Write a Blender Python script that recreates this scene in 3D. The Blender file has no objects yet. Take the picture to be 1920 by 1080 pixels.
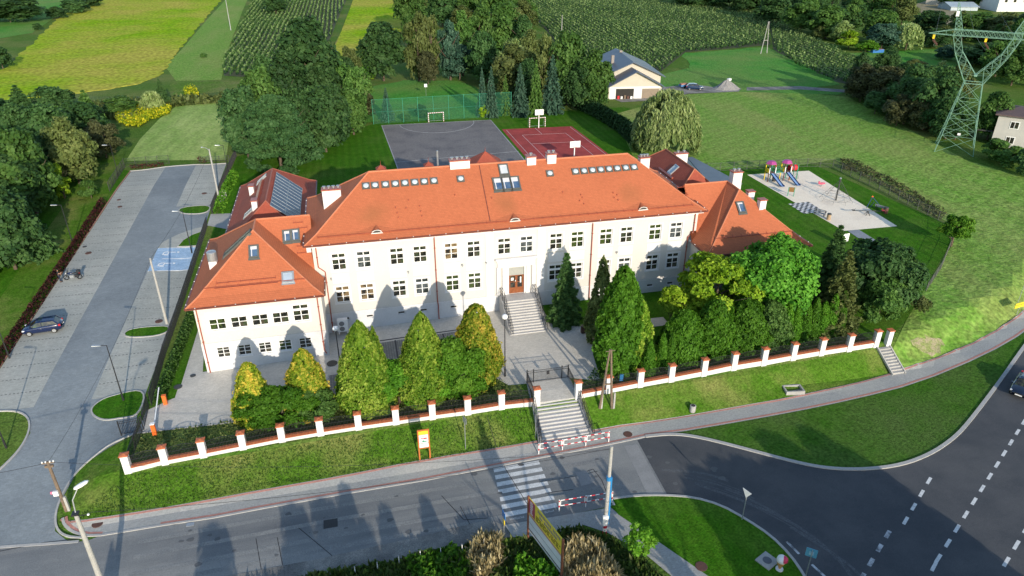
import bpy, bmesh, math, random
import numpy as np
from mathutils import Vector, Matrix
S = bpy.context.scene
R = math.radians
# ------------------------------------------------------------------ camera
F,TH,PSI,OX,OY = 1342.4,.48294,.22456,.3903,72.6813     # focal length in photo pixels, tilt, heading, position
CT,ST = math.cos(TH),math.sin(TH); CP,SP = math.cos(PSI),math.sin(PSI)
CA,CB = -(OX*CP+OY*SP), -(-OX*SP+OY*CP)
cam = bpy.data.cameras.new('camera'); co = bpy.data.objects.new('camera',cam); S.collection.objects.link(co)
co.location = (CA,CB,40); co.rotation_euler = (math.pi/2-TH,0,-PSI)
cam.sensor_width = 36; cam.lens = 36*F/1920; cam.clip_end = 6000; cam.clip_start = .5
S.camera = co
# ------------------------------------------------------------------ world, sun, exposure
SUN_EL, SUN_AZ = 17.0, 98.6            # elevation; direction the light travels towards (deg from +x)
w = bpy.data.worlds.new('World'); S.world = w; w.use_nodes = True
nt = w.node_tree; bg = nt.nodes['Background']; sky = nt.nodes.new('ShaderNodeTexSky')
sky.sky_type = 'NISHITA'; sky.sun_disc = False; sky.sun_elevation = R(SUN_EL)
frm = R(SUN_AZ+180)                    # azimuth (from +x, ccw) where the sun stands
sky.sun_rotation = (math.pi/2-frm) % (2*math.pi)
sky.air_density = 1.0; sky.dust_density = .4; sky.ozone_density = 1.2
nt.links.new(sky.outputs[0],bg.inputs[0]); bg.inputs[1].default_value = .145
sl = bpy.data.lights.new('sun','SUN'); so = bpy.data.objects.new('sun',sl); S.collection.objects.link(so)
sl.energy = 3.0; sl.angle = R(.5); sl.color = (1,.89,.74)
d = Vector((math.cos(R(SUN_AZ))*math.cos(R(SUN_EL)), math.sin(R(SUN_AZ))*math.cos(R(SUN_EL)), -math.sin(R(SUN_EL))))
so.rotation_euler = d.to_track_quat('-Z','Y').to_euler(); so.location = (0,-100,80)
vs = S.view_settings; vs.view_transform = 'Standard'; vs.look = 'None'; vs.exposure = .82; vs.gamma = 1; vs.use_curve_mapping = False
S.render.engine = 'CYCLES'
S.cycles.max_bounces = 6; S.cycles.transparent_max_bounces = 12
# ------------------------------------------------------------------ terrain
def lin(x,pts):
    if x<=pts[0][0]: return pts[0][1]
    for (x0,y0),(x1,y1) in zip(pts,pts[1:]):
        if x<=x1: return y0+(y1-y0)*(x-x0)/(x1-x0)
    return pts[-1][1]
YARD = [(-60,-2.2),(-42,-2.05),(-33,-1.73),(-17,-1.17),(-2,-.8),(19,-.6),(40,-.45),(60,-.3)]
ROAD = [(-70,-3.9),(-38,-3.5),(0,-2.8),(25,-2.4),(60,-1.9),(90,-1.6)]
def sm(x,a,b):
    t = min(1,max(0,(x-a)/(b-a))); return t*t*(3-2*t)
def base_h(a,b):
    y = lin(a,YARD); y = y-y*sm(b,5,60); r = lin(a,ROAD)
    s = lin(a,[(-60,-22),(-38,-22),(-3,-21.5),(20,-20.4),(38,-18.9),(48,-16.2),(60,-12.0),(72,-6.0),(80,-1.5),(140,36)])
    w_ = lin(a,[(-60,-18),(-38,-18.1),(0,-17.8),(36.3,-16.8),(60,-9),(90,12),(140,45)])
    if b>=w_: return y
    if b<=s: return r
    return r+(y-r)*(b-s)/(w_-s)
def hraw(a,b):
    q = base_h(a,b)
    if a>=-40: return q
    p = lin(b,[(-24,lin(a,ROAD)),(-8,-2.5),(0,-2.05),(52,0),(70,0)])
    k = min(1,(-40-a)/3); return q*(1-k)+p*k
XL = sorted(set([round(-70.5+1.5*i,2) for i in range(115)]+list(range(-150,-70,5))+list(range(104,142,4))+[-2500,-800,-400,-300,-220,145,180,260,400,800,2500]))
YL = sorted(set([round(-60+1.5*i,2) for i in range(84)]+[-2000,-500,-200,-120,-90,-75,-67,70,90,140,200,300,450,700,1500,3000]))
from bisect import bisect_right
HC = {}
def hc(i,j):
    k=(i,j)
    if k not in HC: HC[k]=hraw(XL[i],YL[j])
    return HC[k]
def hgt(a,b):
    """height of the ground sheet: the two triangles of each grid cell"""
    i=min(len(XL)-2,max(0,bisect_right(XL,a)-1)); j=min(len(YL)-2,max(0,bisect_right(YL,b)-1))
    u=(a-XL[i])/(XL[i+1]-XL[i]); v=(b-YL[j])/(YL[j+1]-YL[j]); h00=hc(i,j); h11=hc(i+1,j+1)
    if u>=v: h10=hc(i+1,j); return h00+u*(h10-h00)+v*(h11-h10)
    h01=hc(i,j+1); return h00+v*(h01-h00)+u*(h11-h01)
def ray(x,y):
    u,v = (x-960)/F,(y-540)/F; X,Y,Z = u,CT-v*ST,-ST-v*CT
    return (X*CP+Y*SP,-X*SP+Y*CP,Z)
def Gz(x,y,z):
    q = ray(x,y); t = (z-40)/q[2]; return (CA+q[0]*t,CB+q[1]*t,z)
def G(x,y,dz=0):
    z = 0
    for i in range(30):
        p = Gz(x,y,z); z = .5*z+.5*(hgt(p[0],p[1])+dz)
    return Gz(x,y,z)
def onB(x,y,b):
    q = ray(x,y); t = (b-CB)/q[1]; return (CA+q[0]*t,b,40+q[2]*t)
def onP(x,y,p0,n):
    q = Vector(ray(x,y)); c = Vector((CA,CB,40)); t = (Vector(p0)-c).dot(n)/q.dot(n); return c+q*t
def HT(bx,by,ty):
    p = G(bx,by); q = ray(bx,ty); t = math.hypot(p[0]-CA,p[1]-CB)/math.hypot(q[0],q[1]); return 40+q[2]*t-p[2]
def mpp(p): return math.dist(p,(CA,CB,40))/F      # metres per photo pixel at a point
# ------------------------------------------------------------------ tagging and linking
C = bpy.data.collections.new('place'); S.collection.children.link(C)
def tag(o,label=None,cat=None,group=None,kind=None):
    if label: o['label'] = label
    if cat: o['category'] = cat
    if group: o['group'] = group
    if kind: o['kind'] = kind
    return o
def thing(name,label,cat,loc=(0,0,0),rz=0,group=None):
    o = bpy.data.objects.new(name,None); C.objects.link(o); o.location = loc; o.rotation_euler = (0,0,rz)
    o.empty_display_size = .2
    return tag(o,label,cat,group)
def link(name,me,mats=None,parent=None,loc=(0,0,0),rz=0):
    o = bpy.data.objects.new(name,me); C.objects.link(o)
    if mats is not None:
        for m in (mats if isinstance(mats,(list,tuple)) else [mats]): me.materials.append(m)
    if parent: o.parent = parent
    o.location = loc; o.rotation_euler = (0,0,rz)
    return o
KIDS = {}
def dup(root,loc,rz=None,label=None,scale=None):
    r = root.copy(); C.objects.link(r); r.location = loc
    if rz is not None: r.rotation_euler = (root.rotation_euler[0],root.rotation_euler[1],rz)
    if scale is not None: r.scale = scale
    if label: r['label'] = label
    for ch in list(root.children):
        c = ch.copy(); C.objects.link(c); c.parent = r
        for g in ch.children:
            e = g.copy(); C.objects.link(e); e.parent = c
    return r
# ------------------------------------------------------------------ mesh builder
class MB:
    def __init__(s): s.v=[]; s.f=[]; s.m=[]; s.mi=0
    def face(s,pts):
        n=len(s.v); s.v+= [tuple(p) for p in pts]; s.f.append(tuple(range(n,n+len(pts)))); s.m.append(s.mi)
    def raw(s,vs_,fs):
        n=len(s.v); s.v+= [tuple(p) for p in vs_]
        for f in fs: s.f.append(tuple(i+n for i in f)); s.m.append(s.mi)
    def box(s,x0,x1,y0,y1,z0,z1):
        s.raw([(x,y,z) for z in (z0,z1) for x,y in ((x0,y0),(x1,y0),(x1,y1),(x0,y1))],[(3,2,1,0),(4,5,6,7),(0,1,5,4),(1,2,6,5),(2,3,7,6),(3,0,4,7)])
    def cbox(s,c,sx,sy,sz,rz=0,M=None):
        pts=[Vector((x*sx/2,y*sy/2,z*sz/2)) for z in (-1,1) for x,y in ((-1,-1),(1,-1),(1,1),(-1,1))]
        q=Matrix.Rotation(rz,3,'Z') if M is None else M
        s.raw([tuple(q@p+Vector(c)) for p in pts],[(3,2,1,0),(4,5,6,7),(0,1,5,4),(1,2,6,5),(2,3,7,6),(3,0,4,7)])
    def bar(s,a,b,w,h=None):           # square bar between two points
        a=Vector(a); b=Vector(b); h=h or w; d_=(b-a); L=d_.length
        if L<1e-6: return
        q=d_.to_track_quat('X','Z').to_matrix(); s.cbox((a+b)/2,L,w,h,M=q)
    def tube(s,a,b,r0,r1=None,n=8,cap=True):
        a=Vector(a); b=Vector(b); r1=r0 if r1 is None else r1; d_=(b-a)
        if d_.length<1e-6: return
        q=d_.to_track_quat('Z','X').to_matrix(); vs_=[]
        for p,r in ((a,r0),(b,r1)):
            for i in range(n):
                t=2*math.pi*i/n; vs_.append(tuple(p+q@Vector((math.cos(t)*r,math.sin(t)*r,0))))
        fs=[(i,(i+1)%n,n+(i+1)%n,n+i) for i in range(n)]
        if cap: fs+= [tuple(range(n-1,-1,-1)),tuple(range(n,2*n))]
        s.raw(vs_,fs)
    def path(s,pts,r,n=6):
        for a,b in zip(pts,pts[1:]): s.tube(a,b,r,r,n)
    def lathe(s,c,prof,n=16):          # prof: (r,z) bottom to top
        vs_=[]
        for r,z in prof:
            for i in range(n):
                t=2*math.pi*i/n; vs_.append((c[0]+math.cos(t)*r,c[1]+math.sin(t)*r,c[2]+z))
        fs=[(k*n+i,k*n+(i+1)%n,(k+1)*n+(i+1)%n,(k+1)*n+i) for k in range(len(prof)-1) for i in range(n)]
        fs+= [tuple(range(n-1,-1,-1)),tuple(range((len(prof)-1)*n,len(prof)*n))]
        s.raw(vs_,fs)
    def prism(s,poly,z0,z1):           # vertical prism, poly list of (x,y)
        n=len(poly); vs_=[(x,y,z0) for x,y in poly]+[(x,y,z1) for x,y in poly]
        s.raw(vs_,[(i,(i+1)%n,n+(i+1)%n,n+i) for i in range(n)]+[tuple(range(n-1,-1,-1)),tuple(range(n,2*n))])
    def mesh(s,name,smooth=False):
        me=bpy.data.meshes.new(name); me.from_pydata(s.v,[],s.f)
        me.polygons.foreach_set('material_index',s.m)
        if smooth: me.polygons.foreach_set('use_smooth',[True]*len(s.f))
        me.update(); return me
    def build(s,name,mats,parent=None,loc=(0,0,0),rz=0,smooth=False):
        return link(name,s.mesh(name,smooth),mats,parent,loc,rz)
# ------------------------------------------------------------------ materials
def newmat(name):
    m=bpy.data.materials.new(name); m.use_nodes=True; n=m.node_tree; return m,n,n.nodes,n.links,n.nodes['Principled BSDF']
def M(name,c1,c2=None,sc=1.0,rough=.8,metal=0,spec=.3,c3=None,sc3=.08,w3=(.4,.65),bump=0,bsc=None,detail=5,contrast=(.35,.65),stretch=None,coat=0,emit=None,fine=None):
    m,n,N,L,B=newmat(name)
    B.inputs['Roughness'].default_value=rough; B.inputs['Metallic'].default_value=metal
    B.inputs['Specular IOR Level'].default_value=spec
    if coat: B.inputs['Coat Weight'].default_value=coat
    tc=N.new('ShaderNodeTexCoord')
    if c2 is None: c2=tuple(c*.86 for c in c1)
    no=N.new('ShaderNodeTexNoise'); no.inputs['Scale'].default_value=sc; no.inputs['Detail'].default_value=detail; no.inputs['Roughness'].default_value=.65
    L.new(tc.outputs['Object'],no.inputs['Vector'])
    r=N.new('ShaderNodeMapRange'); r.inputs[1].default_value=contrast[0]; r.inputs[2].default_value=contrast[1]; L.new(no.outputs[0],r.inputs[0])
    mx=N.new('ShaderNodeMix'); mx.data_type='RGBA'; L.new(r.outputs[0],mx.inputs[0]); mx.inputs[6].default_value=(*c1,1); mx.inputs[7].default_value=(*c2,1)
    out=mx.outputs[2]
    if c3:
        n3=N.new('ShaderNodeTexNoise'); n3.inputs['Scale'].default_value=sc3; n3.inputs['Detail'].default_value=6; n3.inputs['Roughness'].default_value=.6; vsrc=tc.outputs['Object']
        if stretch: mp3=N.new('ShaderNodeMapping'); mp3.inputs['Scale'].default_value=(*stretch,1); L.new(vsrc,mp3.inputs['Vector']); vsrc=mp3.outputs[0]
        L.new(vsrc,n3.inputs['Vector'])
        r3=N.new('ShaderNodeMapRange'); r3.inputs[1].default_value=w3[0]; r3.inputs[2].default_value=w3[1]; L.new(n3.outputs[0],r3.inputs[0])
        m3=N.new('ShaderNodeMix'); m3.data_type='RGBA'; L.new(r3.outputs[0],m3.inputs[0]); L.new(out,m3.inputs[6]); m3.inputs[7].default_value=(*c3,1); out=m3.outputs[2]
    if fine:
        nf=N.new('ShaderNodeTexNoise'); nf.inputs['Scale'].default_value=fine[0]; nf.inputs['Detail'].default_value=3; L.new(tc.outputs['Object'],nf.inputs['Vector'])
        rf=N.new('ShaderNodeMapRange'); rf.inputs[1].default_value=.3; rf.inputs[2].default_value=.7; rf.inputs[3].default_value=1-fine[1]; rf.inputs[4].default_value=1+fine[1]; L.new(nf.outputs[0],rf.inputs[0])
        mf=N.new('ShaderNodeMix'); mf.data_type='RGBA'; mf.blend_type='MULTIPLY'; mf.inputs[0].default_value=1; L.new(out,mf.inputs[6]); L.new(rf.outputs[0],mf.inputs[7]); out=mf.outputs[2]
    L.new(out,B.inputs['Base Color'])
    if bump:
        nb=N.new('ShaderNodeTexNoise'); nb.inputs['Scale'].default_value=bsc or sc*3; nb.inputs['Detail'].default_value=4; L.new(tc.outputs['Object'],nb.inputs['Vector'])
        bp=N.new('ShaderNodeBump'); bp.inputs['Strength'].default_value=1; bp.inputs['Distance'].default_value=bump; L.new(nb.outputs[0],bp.inputs['Height']); L.new(bp.outputs[0],B.inputs['Normal'])
    if emit: B.inputs['Emission Color'].default_value=(*emit[0],1); B.inputs['Emission Strength'].default_value=emit[1]
    m['out']=0
    return m
def brickify(m,bw,bh,mortar=.01,dark=.8,rot=0,offset=.5,noise_mix=1,bumpd=0,plane='xy'):
    """multiply a brick/paver pattern over the base colour"""
    n=m.node_tree; N=n.nodes; L=n.links; B=N['Principled BSDF']
    src=B.inputs['Base Color'].links[0].from_socket
    tc=N.new('ShaderNodeTexCoord'); mp=N.new('ShaderNodeMapping'); mp.inputs['Rotation'].default_value=(0,0,rot) if plane=='xy' else (R(90),0,0)
    L.new(tc.outputs['Object'],mp.inputs['Vector'])
    br=N.new('ShaderNodeTexBrick'); br.offset=offset; br.inputs['Scale'].default_value=1; br.inputs['Brick Width'].default_value=bw; br.inputs['Row Height'].default_value=bh
    br.inputs['Mortar Size'].default_value=mortar; br.inputs['Mortar Smooth'].default_value=.3
    br.inputs['Color1'].default_value=(1.06,1.06,1.06,1); br.inputs['Color2'].default_value=(.9,.9,.9,1); br.inputs['Mortar'].default_value=(dark,dark,dark,1)
    L.new(mp.outputs[0],br.inputs['Vector'])
    mf=N.new('ShaderNodeMix'); mf.data_type='RGBA'; mf.blend_type='MULTIPLY'; mf.inputs[0].default_value=noise_mix; L.new(src,mf.inputs[6]); L.new(br.outputs['Color'],mf.inputs[7])
    L.new(mf.outputs[2],B.inputs['Base Color'])
    if bumpd:
        bp=N.new('ShaderNodeBump'); bp.inputs['Distance'].default_value=bumpd; bp.invert=True; L.new(br.outputs['Fac'],bp.inputs['Height']); L.new(bp.outputs[0],B.inputs['Normal'])
    return m
def stripes(m,period,rot,amt,distort=3,dscale=.3):
    """faint mowing bands multiplied over the base colour"""
    n=m.node_tree; N=n.nodes; L=n.links; B=N['Principled BSDF']; src=B.inputs['Base Color'].links[0].from_socket
    tc=N.new('ShaderNodeTexCoord'); mp=N.new('ShaderNodeMapping'); mp.inputs['Rotation'].default_value=(0,0,rot); L.new(tc.outputs['Object'],mp.inputs['Vector'])
    wv=N.new('ShaderNodeTexWave'); wv.inputs['Scale'].default_value=.31/period*1.0; wv.inputs['Distortion'].default_value=distort; wv.inputs['Detail'].default_value=3; wv.inputs['Detail Scale'].default_value=dscale; L.new(mp.outputs[0],wv.inputs['Vector'])
    mr=N.new('ShaderNodeMapRange'); mr.inputs[3].default_value=1-amt; mr.inputs[4].default_value=1+amt; L.new(wv.outputs['Fac'],mr.inputs[0])
    mf=N.new('ShaderNodeMix'); mf.data_type='RGBA'; mf.blend_type='MULTIPLY'; mf.inputs[0].default_value=1; L.new(src,mf.inputs[6]); L.new(mr.outputs[0],mf.inputs[7]); L.new(mf.outputs[2],B.inputs['Base Color']); return m
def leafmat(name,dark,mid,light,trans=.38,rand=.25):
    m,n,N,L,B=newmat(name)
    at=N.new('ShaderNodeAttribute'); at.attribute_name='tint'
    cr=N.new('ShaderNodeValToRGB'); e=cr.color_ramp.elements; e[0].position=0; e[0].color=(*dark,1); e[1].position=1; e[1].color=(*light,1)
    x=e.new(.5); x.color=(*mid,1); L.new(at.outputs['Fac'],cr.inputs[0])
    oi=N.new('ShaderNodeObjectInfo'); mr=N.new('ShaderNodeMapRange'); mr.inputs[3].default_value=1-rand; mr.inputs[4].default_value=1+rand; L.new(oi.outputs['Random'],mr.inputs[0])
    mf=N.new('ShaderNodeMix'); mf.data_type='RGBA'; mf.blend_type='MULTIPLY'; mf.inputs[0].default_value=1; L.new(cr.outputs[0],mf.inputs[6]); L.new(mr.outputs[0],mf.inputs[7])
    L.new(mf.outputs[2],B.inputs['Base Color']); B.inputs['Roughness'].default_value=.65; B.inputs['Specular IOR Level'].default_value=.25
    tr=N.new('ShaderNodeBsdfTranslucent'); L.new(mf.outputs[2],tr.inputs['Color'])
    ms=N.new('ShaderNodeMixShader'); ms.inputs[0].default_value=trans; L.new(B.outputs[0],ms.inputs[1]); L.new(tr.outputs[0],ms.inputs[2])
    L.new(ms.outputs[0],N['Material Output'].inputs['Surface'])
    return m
# ------------------------------------------------------------------ material library
grass = M('grass',(.06,.135,.016),(.10,.175,.03),sc=.9,rough=.95,spec=.05,c3=(.18,.19,.06),sc3=.05,w3=(.46,.72),bump=.10,bsc=6,fine=(5,.4))
lawn = stripes(M('lawn',(.034,.125,.005),(.058,.152,.010),sc=.7,rough=.95,spec=.05,c3=(.10,.165,.028),sc3=.07,w3=(.5,.75),bump=.06,bsc=9,fine=(5,.36)),1.3,R(0),.08,2.5,.5)
verge = M('verge',(.055,.14,.009),(.09,.175,.02),sc=1.2,rough=.95,spec=.05,c3=(.20,.21,.06),sc3=.14,w3=(.49,.72),bump=.07,bsc=9,fine=(5,.36))
mead = stripes(M('meadow_grass',(.125,.265,.034),(.20,.31,.065),sc=.8,rough=.95,spec=.05,c3=(.29,.29,.10),sc3=.05,stretch=(1,.35),w3=(.45,.75),bump=.12,bsc=2.5,fine=(2.0,.38)),2.3,R(62),.075,9,.7)
mown = stripes(M('mown_hay',(.29,.40,.10),(.38,.46,.15),sc=.3,rough=.95,spec=.1,c3=(.17,.30,.055),sc3=.12,stretch=(1,.3),bump=.06,bsc=5,fine=(2,.28)),2.4,R(8),.06,7,.7)
soy = stripes(M('soy_leaf',(.17,.35,.006),(.27,.40,.010),sc=.12,rough=.95,spec=.02,c3=(.40,.37,.06),sc3=.02,w3=(.40,.60),bump=.3,bsc=1.2,fine=(.9,.4)),6,R(75),.04,6,.2)
clover = M('clover',(.04,.21,.022),(.08,.27,.035),sc=.4,rough=.95,spec=.1,c3=(.14,.24,.05),sc3=.04,bump=.2,bsc=1.5,fine=(2,.3))
roughg = M('rough_grass',(.09,.15,.028),(.15,.18,.06),sc=.6,rough=.95,spec=.1,c3=(.05,.10,.02),sc3=.07,bump=.3,bsc=2,fine=(3,.4))
soil = M('soil',(.10,.075,.05),(.15,.11,.07),sc=1.2,rough=1,spec=.1,bump=.05,bsc=5)
sand_dry = M('dry_earth',(.32,.27,.19),(.2,.19,.09),sc=.5,rough=1,spec=.1,bump=.05)
asph = M('asphalt',(.20,.208,.208),(.26,.262,.25),sc=.22,rough=.92,spec=.15,c3=(.135,.142,.148),sc3=.25,stretch=(.12,1),w3=(.45,.7),bump=.01,bsc=25,fine=(14,.16))
asph2 = M('main_asphalt',(.062,.067,.074),(.085,.088,.093),sc=.3,rough=.85,spec=.2,c3=(.115,.115,.115),sc3=.3,stretch=(.25,.6),w3=(.5,.8),bump=.01,bsc=25,fine=(14,.14))
patchm = M('asphalt_patch',(.235,.237,.235),(.28,.28,.275),sc=.8,rough=.9,fine=(14,.12))
gravel = M('gravel_edge',(.31,.295,.265),(.20,.195,.18),sc=1.3,rough=1,c3=(.13,.13,.125),sc3=.3,bump=.03,bsc=14,fine=(12,.3))
paver = brickify(M('light_paver',(.37,.38,.34),(.43,.43,.39),sc=.6,rough=.85,c3=(.31,.325,.30),sc3=.08,fine=(7,.1)),.4,.2,.012,.86)
paverd = brickify(M('blue_grey_paver',(.225,.255,.27),(.26,.29,.30),sc=.7,rough=.85,c3=(.185,.21,.225),sc3=.12,fine=(7,.1)),.4,.2,.012,.86)
paverb = brickify(M('blue_paint_paver',(.33,.48,.66),(.40,.54,.68),sc=1.5,rough=.8,c3=(.27,.41,.58),sc3=.4,fine=(5,.14)),.4,.2,.012,.9)
plaza_m = brickify(M('plaza_paver',(.54,.51,.445),(.60,.565,.50),sc=.5,rough=.88,c3=(.46,.445,.40),sc3=.12,fine=(8,.1)),.3,.15,.01,.85,rot=.0)
walk_m = brickify(M('pavement_paver',(.37,.37,.34),(.43,.42,.385),sc=.6,rough=.9,c3=(.30,.305,.30),sc3=.15,fine=(8,.12)),.2,.1,.008,.85)
grid_m = brickify(M('grate_paver',(.25,.24,.225),(.30,.29,.27),sc=.8,rough=.95,c3=(.2,.21,.18),sc3=.3,fine=(8,.15)),.25,.25,.04,.6,offset=0)
redpave = M('red_paver',(.36,.17,.14),(.42,.21,.17),sc=2,rough=.9,fine=(9,.15))
kerb_m = M('kerb_concrete',(.42,.41,.385),(.36,.355,.34),sc=1.5,rough=.9,fine=(8,.08))
conc = M('concrete',(.40,.39,.36),(.33,.325,.31),sc=1.2,rough=.9,fine=(9,.1),c3=(.27,.27,.25),sc3=.4,w3=(.5,.75))
stair_m = M('stair_granite',(.46,.45,.43),(.40,.395,.385),sc=3,rough=.75,fine=(20,.12))
paint = M('road_paint',(.62,.63,.62),(.40,.41,.41),sc=2.2,rough=.7,contrast=(.5,.75),fine=(10,.15))
paint2 = M('worn_paint',(.50,.51,.52),(.12,.13,.14),sc=1.6,rough=.75,contrast=(.42,.62),fine=(10,.2))
courtm = M('court_asphalt',(.19,.178,.172),(.235,.22,.21),sc=.25,rough=.95,spec=.1,c3=(.145,.138,.14),sc3=.25,fine=(3,.18))
redcourt = brickify(M('red_court',(.37,.065,.06),(.42,.08,.07),sc=.5,rough=.85,spec=.1,c3=(.30,.06,.055),sc3=.15,fine=(6,.1)),1,1,.02,.85,offset=0)
sandm = M('play_surface',(.84,.73,.575),(.86,.76,.61),sc=.7,rough=.95,c3=(.74,.64,.51),sc3=.3,w3=(.5,.75),fine=(6,.09))
greypath = M('grey_path',(.22,.24,.27),(.26,.28,.31),sc=1,rough=.9,fine=(8,.12))
white = M('white_paint',(.80,.80,.78),(.76,.76,.74),sc=1,rough=.55)
wplast = M('white_plaster',(.67,.66,.645),(.64,.63,.62),sc=.5,rough=.85,c3=(.58,.57,.55),sc3=.5,w3=(.52,.8),fine=(7,.03))
cream = M('cream_plaster',(.585,.56,.515),(.57,.545,.50),sc=.4,rough=.85,c3=(.54,.515,.47),sc3=.25,w3=(.5,.8),fine=(6,.03))
plinthm = M('plinth_plaster',(.60,.605,.61),(.57,.575,.58),sc=.5,rough=.85,c3=(.47,.47,.465),sc3=.4,w3=(.5,.8),fine=(6,.04))
orange_cap = brickify(M('orange_clinker',(.46,.13,.055),(.54,.17,.075),sc=3,rough=.6,fine=(9,.15)),.12,.5,.012,.6,offset=0)
redmetal = M('copper_red_metal',(.36,.09,.05),(.30,.075,.045),sc=3,rough=.4,spec=.5)
dkgutter = M('brown_gutter',(.16,.045,.03),(.13,.04,.028),sc=3,rough=.4,spec=.5)
black = M('black_metal',(.02,.021,.024),(.03,.03,.032),sc=3,rough=.45,spec=.4)
darkm = M('dark_trim',(.05,.052,.05),(.065,.065,.06),sc=4,rough=.5)
greyf = M('grey_window_frame',(.085,.09,.082),(.11,.112,.10),sc=3,rough=.6)
steel = M('galvanised',(.45,.47,.48),(.38,.40,.41),sc=3,rough=.4,metal=.6)
glass = M('window_glass',(.012,.014,.014),(.085,.075,.05),sc=2.2,rough=.05,spec=.7,contrast=(.45,.7),c3=(.05,.075,.035),sc3=.7,w3=(.5,.6))  # brown and green reflections are painted into the base colour
glassb = M('skylight_glass',(.03,.07,.16),(.10,.16,.24),sc=1.2,rough=.06,spec=.7)
blind = M('pale_blind',(.55,.55,.56),(.5,.5,.52),sc=4,rough=.8)
curtain = M('tan_curtain',(.38,.27,.14),(.32,.22,.11),sc=3,rough=.9)
wood = M('old_wood',(.20,.145,.10),(.13,.10,.075),sc=2.5,rough=.95,fine=(12,.2))
doorw = M('door_wood',(.27,.09,.035),(.2,.065,.025),sc=3,rough=.45)
oran = M('orange_plastic',(.80,.16,.03),rough=.5)
orangewood = M('orange_timber',(.50,.15,.04),(.42,.12,.03),sc=3,rough=.6)
redp = M('red_paint',(.62,.03,.04),rough=.45)
yel = M('yellow_paint',(.85,.62,.03),rough=.5)
bluep = M('blue_paint',(.04,.17,.45),rough=.45)
cyanb = M('blue_sleeve',(.03,.22,.50),rough=.5)
greenp = M('green_paint',(.05,.28,.17),rough=.5)
purple = M('purple_plastic',(.40,.07,.25),rough=.45)
slideb = M('slide_blue',(.16,.28,.52),(.2,.33,.56),sc=3,rough=.25)
rubber = M('rubber',(.018,.018,.018),rough=.8)
rust = M('rusty_iron',(.13,.06,.045),(.09,.05,.04),sc=5,rough=.8)
bark = M('bark',(.085,.06,.042),(.14,.11,.08),sc=3,rough=1,fine=(8,.25))
birch = M('birch_bark',(.55,.52,.45),(.2,.18,.15),sc=2,rough=.9,contrast=(.5,.6))
pylg = M('pale_green_paint',(.20,.36,.26),(.16,.30,.22),sc=1.5,rough=.6)
shinglem = M('dark_slate_roof',(.045,.065,.10),(.06,.08,.115),sc=.6,rough=.45,spec=.5)
beige = M('beige_render',(.50,.46,.38),(.45,.42,.35),sc=.5,rough=.9)
heap = M('gravel_heap',(.22,.21,.20),(.30,.29,.275),sc=2,rough=1,bump=.08,bsc=6)

def tile_mat(name,c1,c2,c3,stains=()):
    m=M(name,c1,c2,sc=.5,rough=.75,spec=.2,c3=c3,sc3=.16,w3=(.5,.8),fine=(5,.06))
    n=m.node_tree; N=n.nodes; L=n.links; B=N['Principled BSDF']
    src=B.inputs['Base Color'].links[0].from_socket
    tc=N.new('ShaderNodeTexCoord')
    # individual flat tiles: rows run along contour lines of height, staggered
    sx=N.new('ShaderNodeSeparateXYZ'); L.new(tc.outputs['Object'],sx.inputs[0])
    ad=N.new('ShaderNodeMath'); ad.operation='ADD'; L.new(sx.outputs[0],ad.inputs[0]); L.new(sx.outputs[1],ad.inputs[1])
    cx=N.new('ShaderNodeCombineXYZ'); L.new(ad.outputs[0],cx.inputs[0]); L.new(sx.outputs[2],cx.inputs[1])
    br=N.new('ShaderNodeTexBrick'); br.inputs['Scale'].default_value=1; br.inputs['Brick Width'].default_value=.2; br.inputs['Row Height'].default_value=.12; br.inputs['Mortar Size'].default_value=.008
    br.inputs['Color1'].default_value=(1.05,1.05,1.05,1); br.inputs['Color2'].default_value=(.93,.93,.93,1); br.inputs['Mortar'].default_value=(.72,.72,.72,1); L.new(cx.outputs[0],br.inputs['Vector'])
    mf=N.new('ShaderNodeMix'); mf.data_type='RGBA'; mf.blend_type='MULTIPLY'; mf.inputs[0].default_value=1; L.new(src,mf.inputs[6]); L.new(br.outputs['Color'],mf.inputs[7]); out=mf.outputs[2]
    for (x,y,z,rx,ry,rz) in stains:      # soot stains that rain has drawn up-slope of the eyebrow vents
        mp=N.new('ShaderNodeMapping'); mp.vector_type='POINT'; mp.inputs['Location'].default_value=(-x/rx,-y/ry,-z/rz); mp.inputs['Scale'].default_value=(1/rx,1/ry,1/rz); L.new(tc.outputs['Object'],mp.inputs[0])
        ln=N.new('ShaderNodeVectorMath'); ln.operation='LENGTH'; L.new(mp.outputs[0],ln.inputs[0])
        nz=N.new('ShaderNodeTexNoise'); nz.inputs['Scale'].default_value=.8; nz.inputs['Detail'].default_value=4; L.new(tc.outputs['Object'],nz.inputs[0])
        a2=N.new('ShaderNodeMath'); a2.operation='ADD'; L.new(ln.outputs['Value'],a2.inputs[0]); L.new(nz.outputs[0],a2.inputs[1])
        mr=N.new('ShaderNodeMapRange'); mr.inputs[1].default_value=.55; mr.inputs[2].default_value=1.5; mr.inputs[3].default_value=.55; mr.inputs[4].default_value=0; L.new(a2.outputs[0],mr.inputs[0])
        ms=N.new('ShaderNodeMix'); ms.data_type='RGBA'; L.new(mr.outputs[0],ms.inputs[0]); L.new(out,ms.inputs[6]); ms.inputs[7].default_value=(.24,.10,.04,1); out=ms.outputs[2]
    L.new(out,B.inputs['Base Color'])
    return m
roofm = tile_mat('clay_tiles',(.455,.138,.062),(.435,.13,.058),(.39,.115,.052),stains=[(-15.2,1.8,11.6,2.2,2.2,1.5),(-.6,1.9,11.6,1.7,2.2,1.5),(14.0,1.8,11.6,1.7,2.2,1.4)])
roofd = tile_mat('older_clay_tiles',(.36,.085,.05),(.31,.07,.042),(.28,.075,.05))
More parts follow.
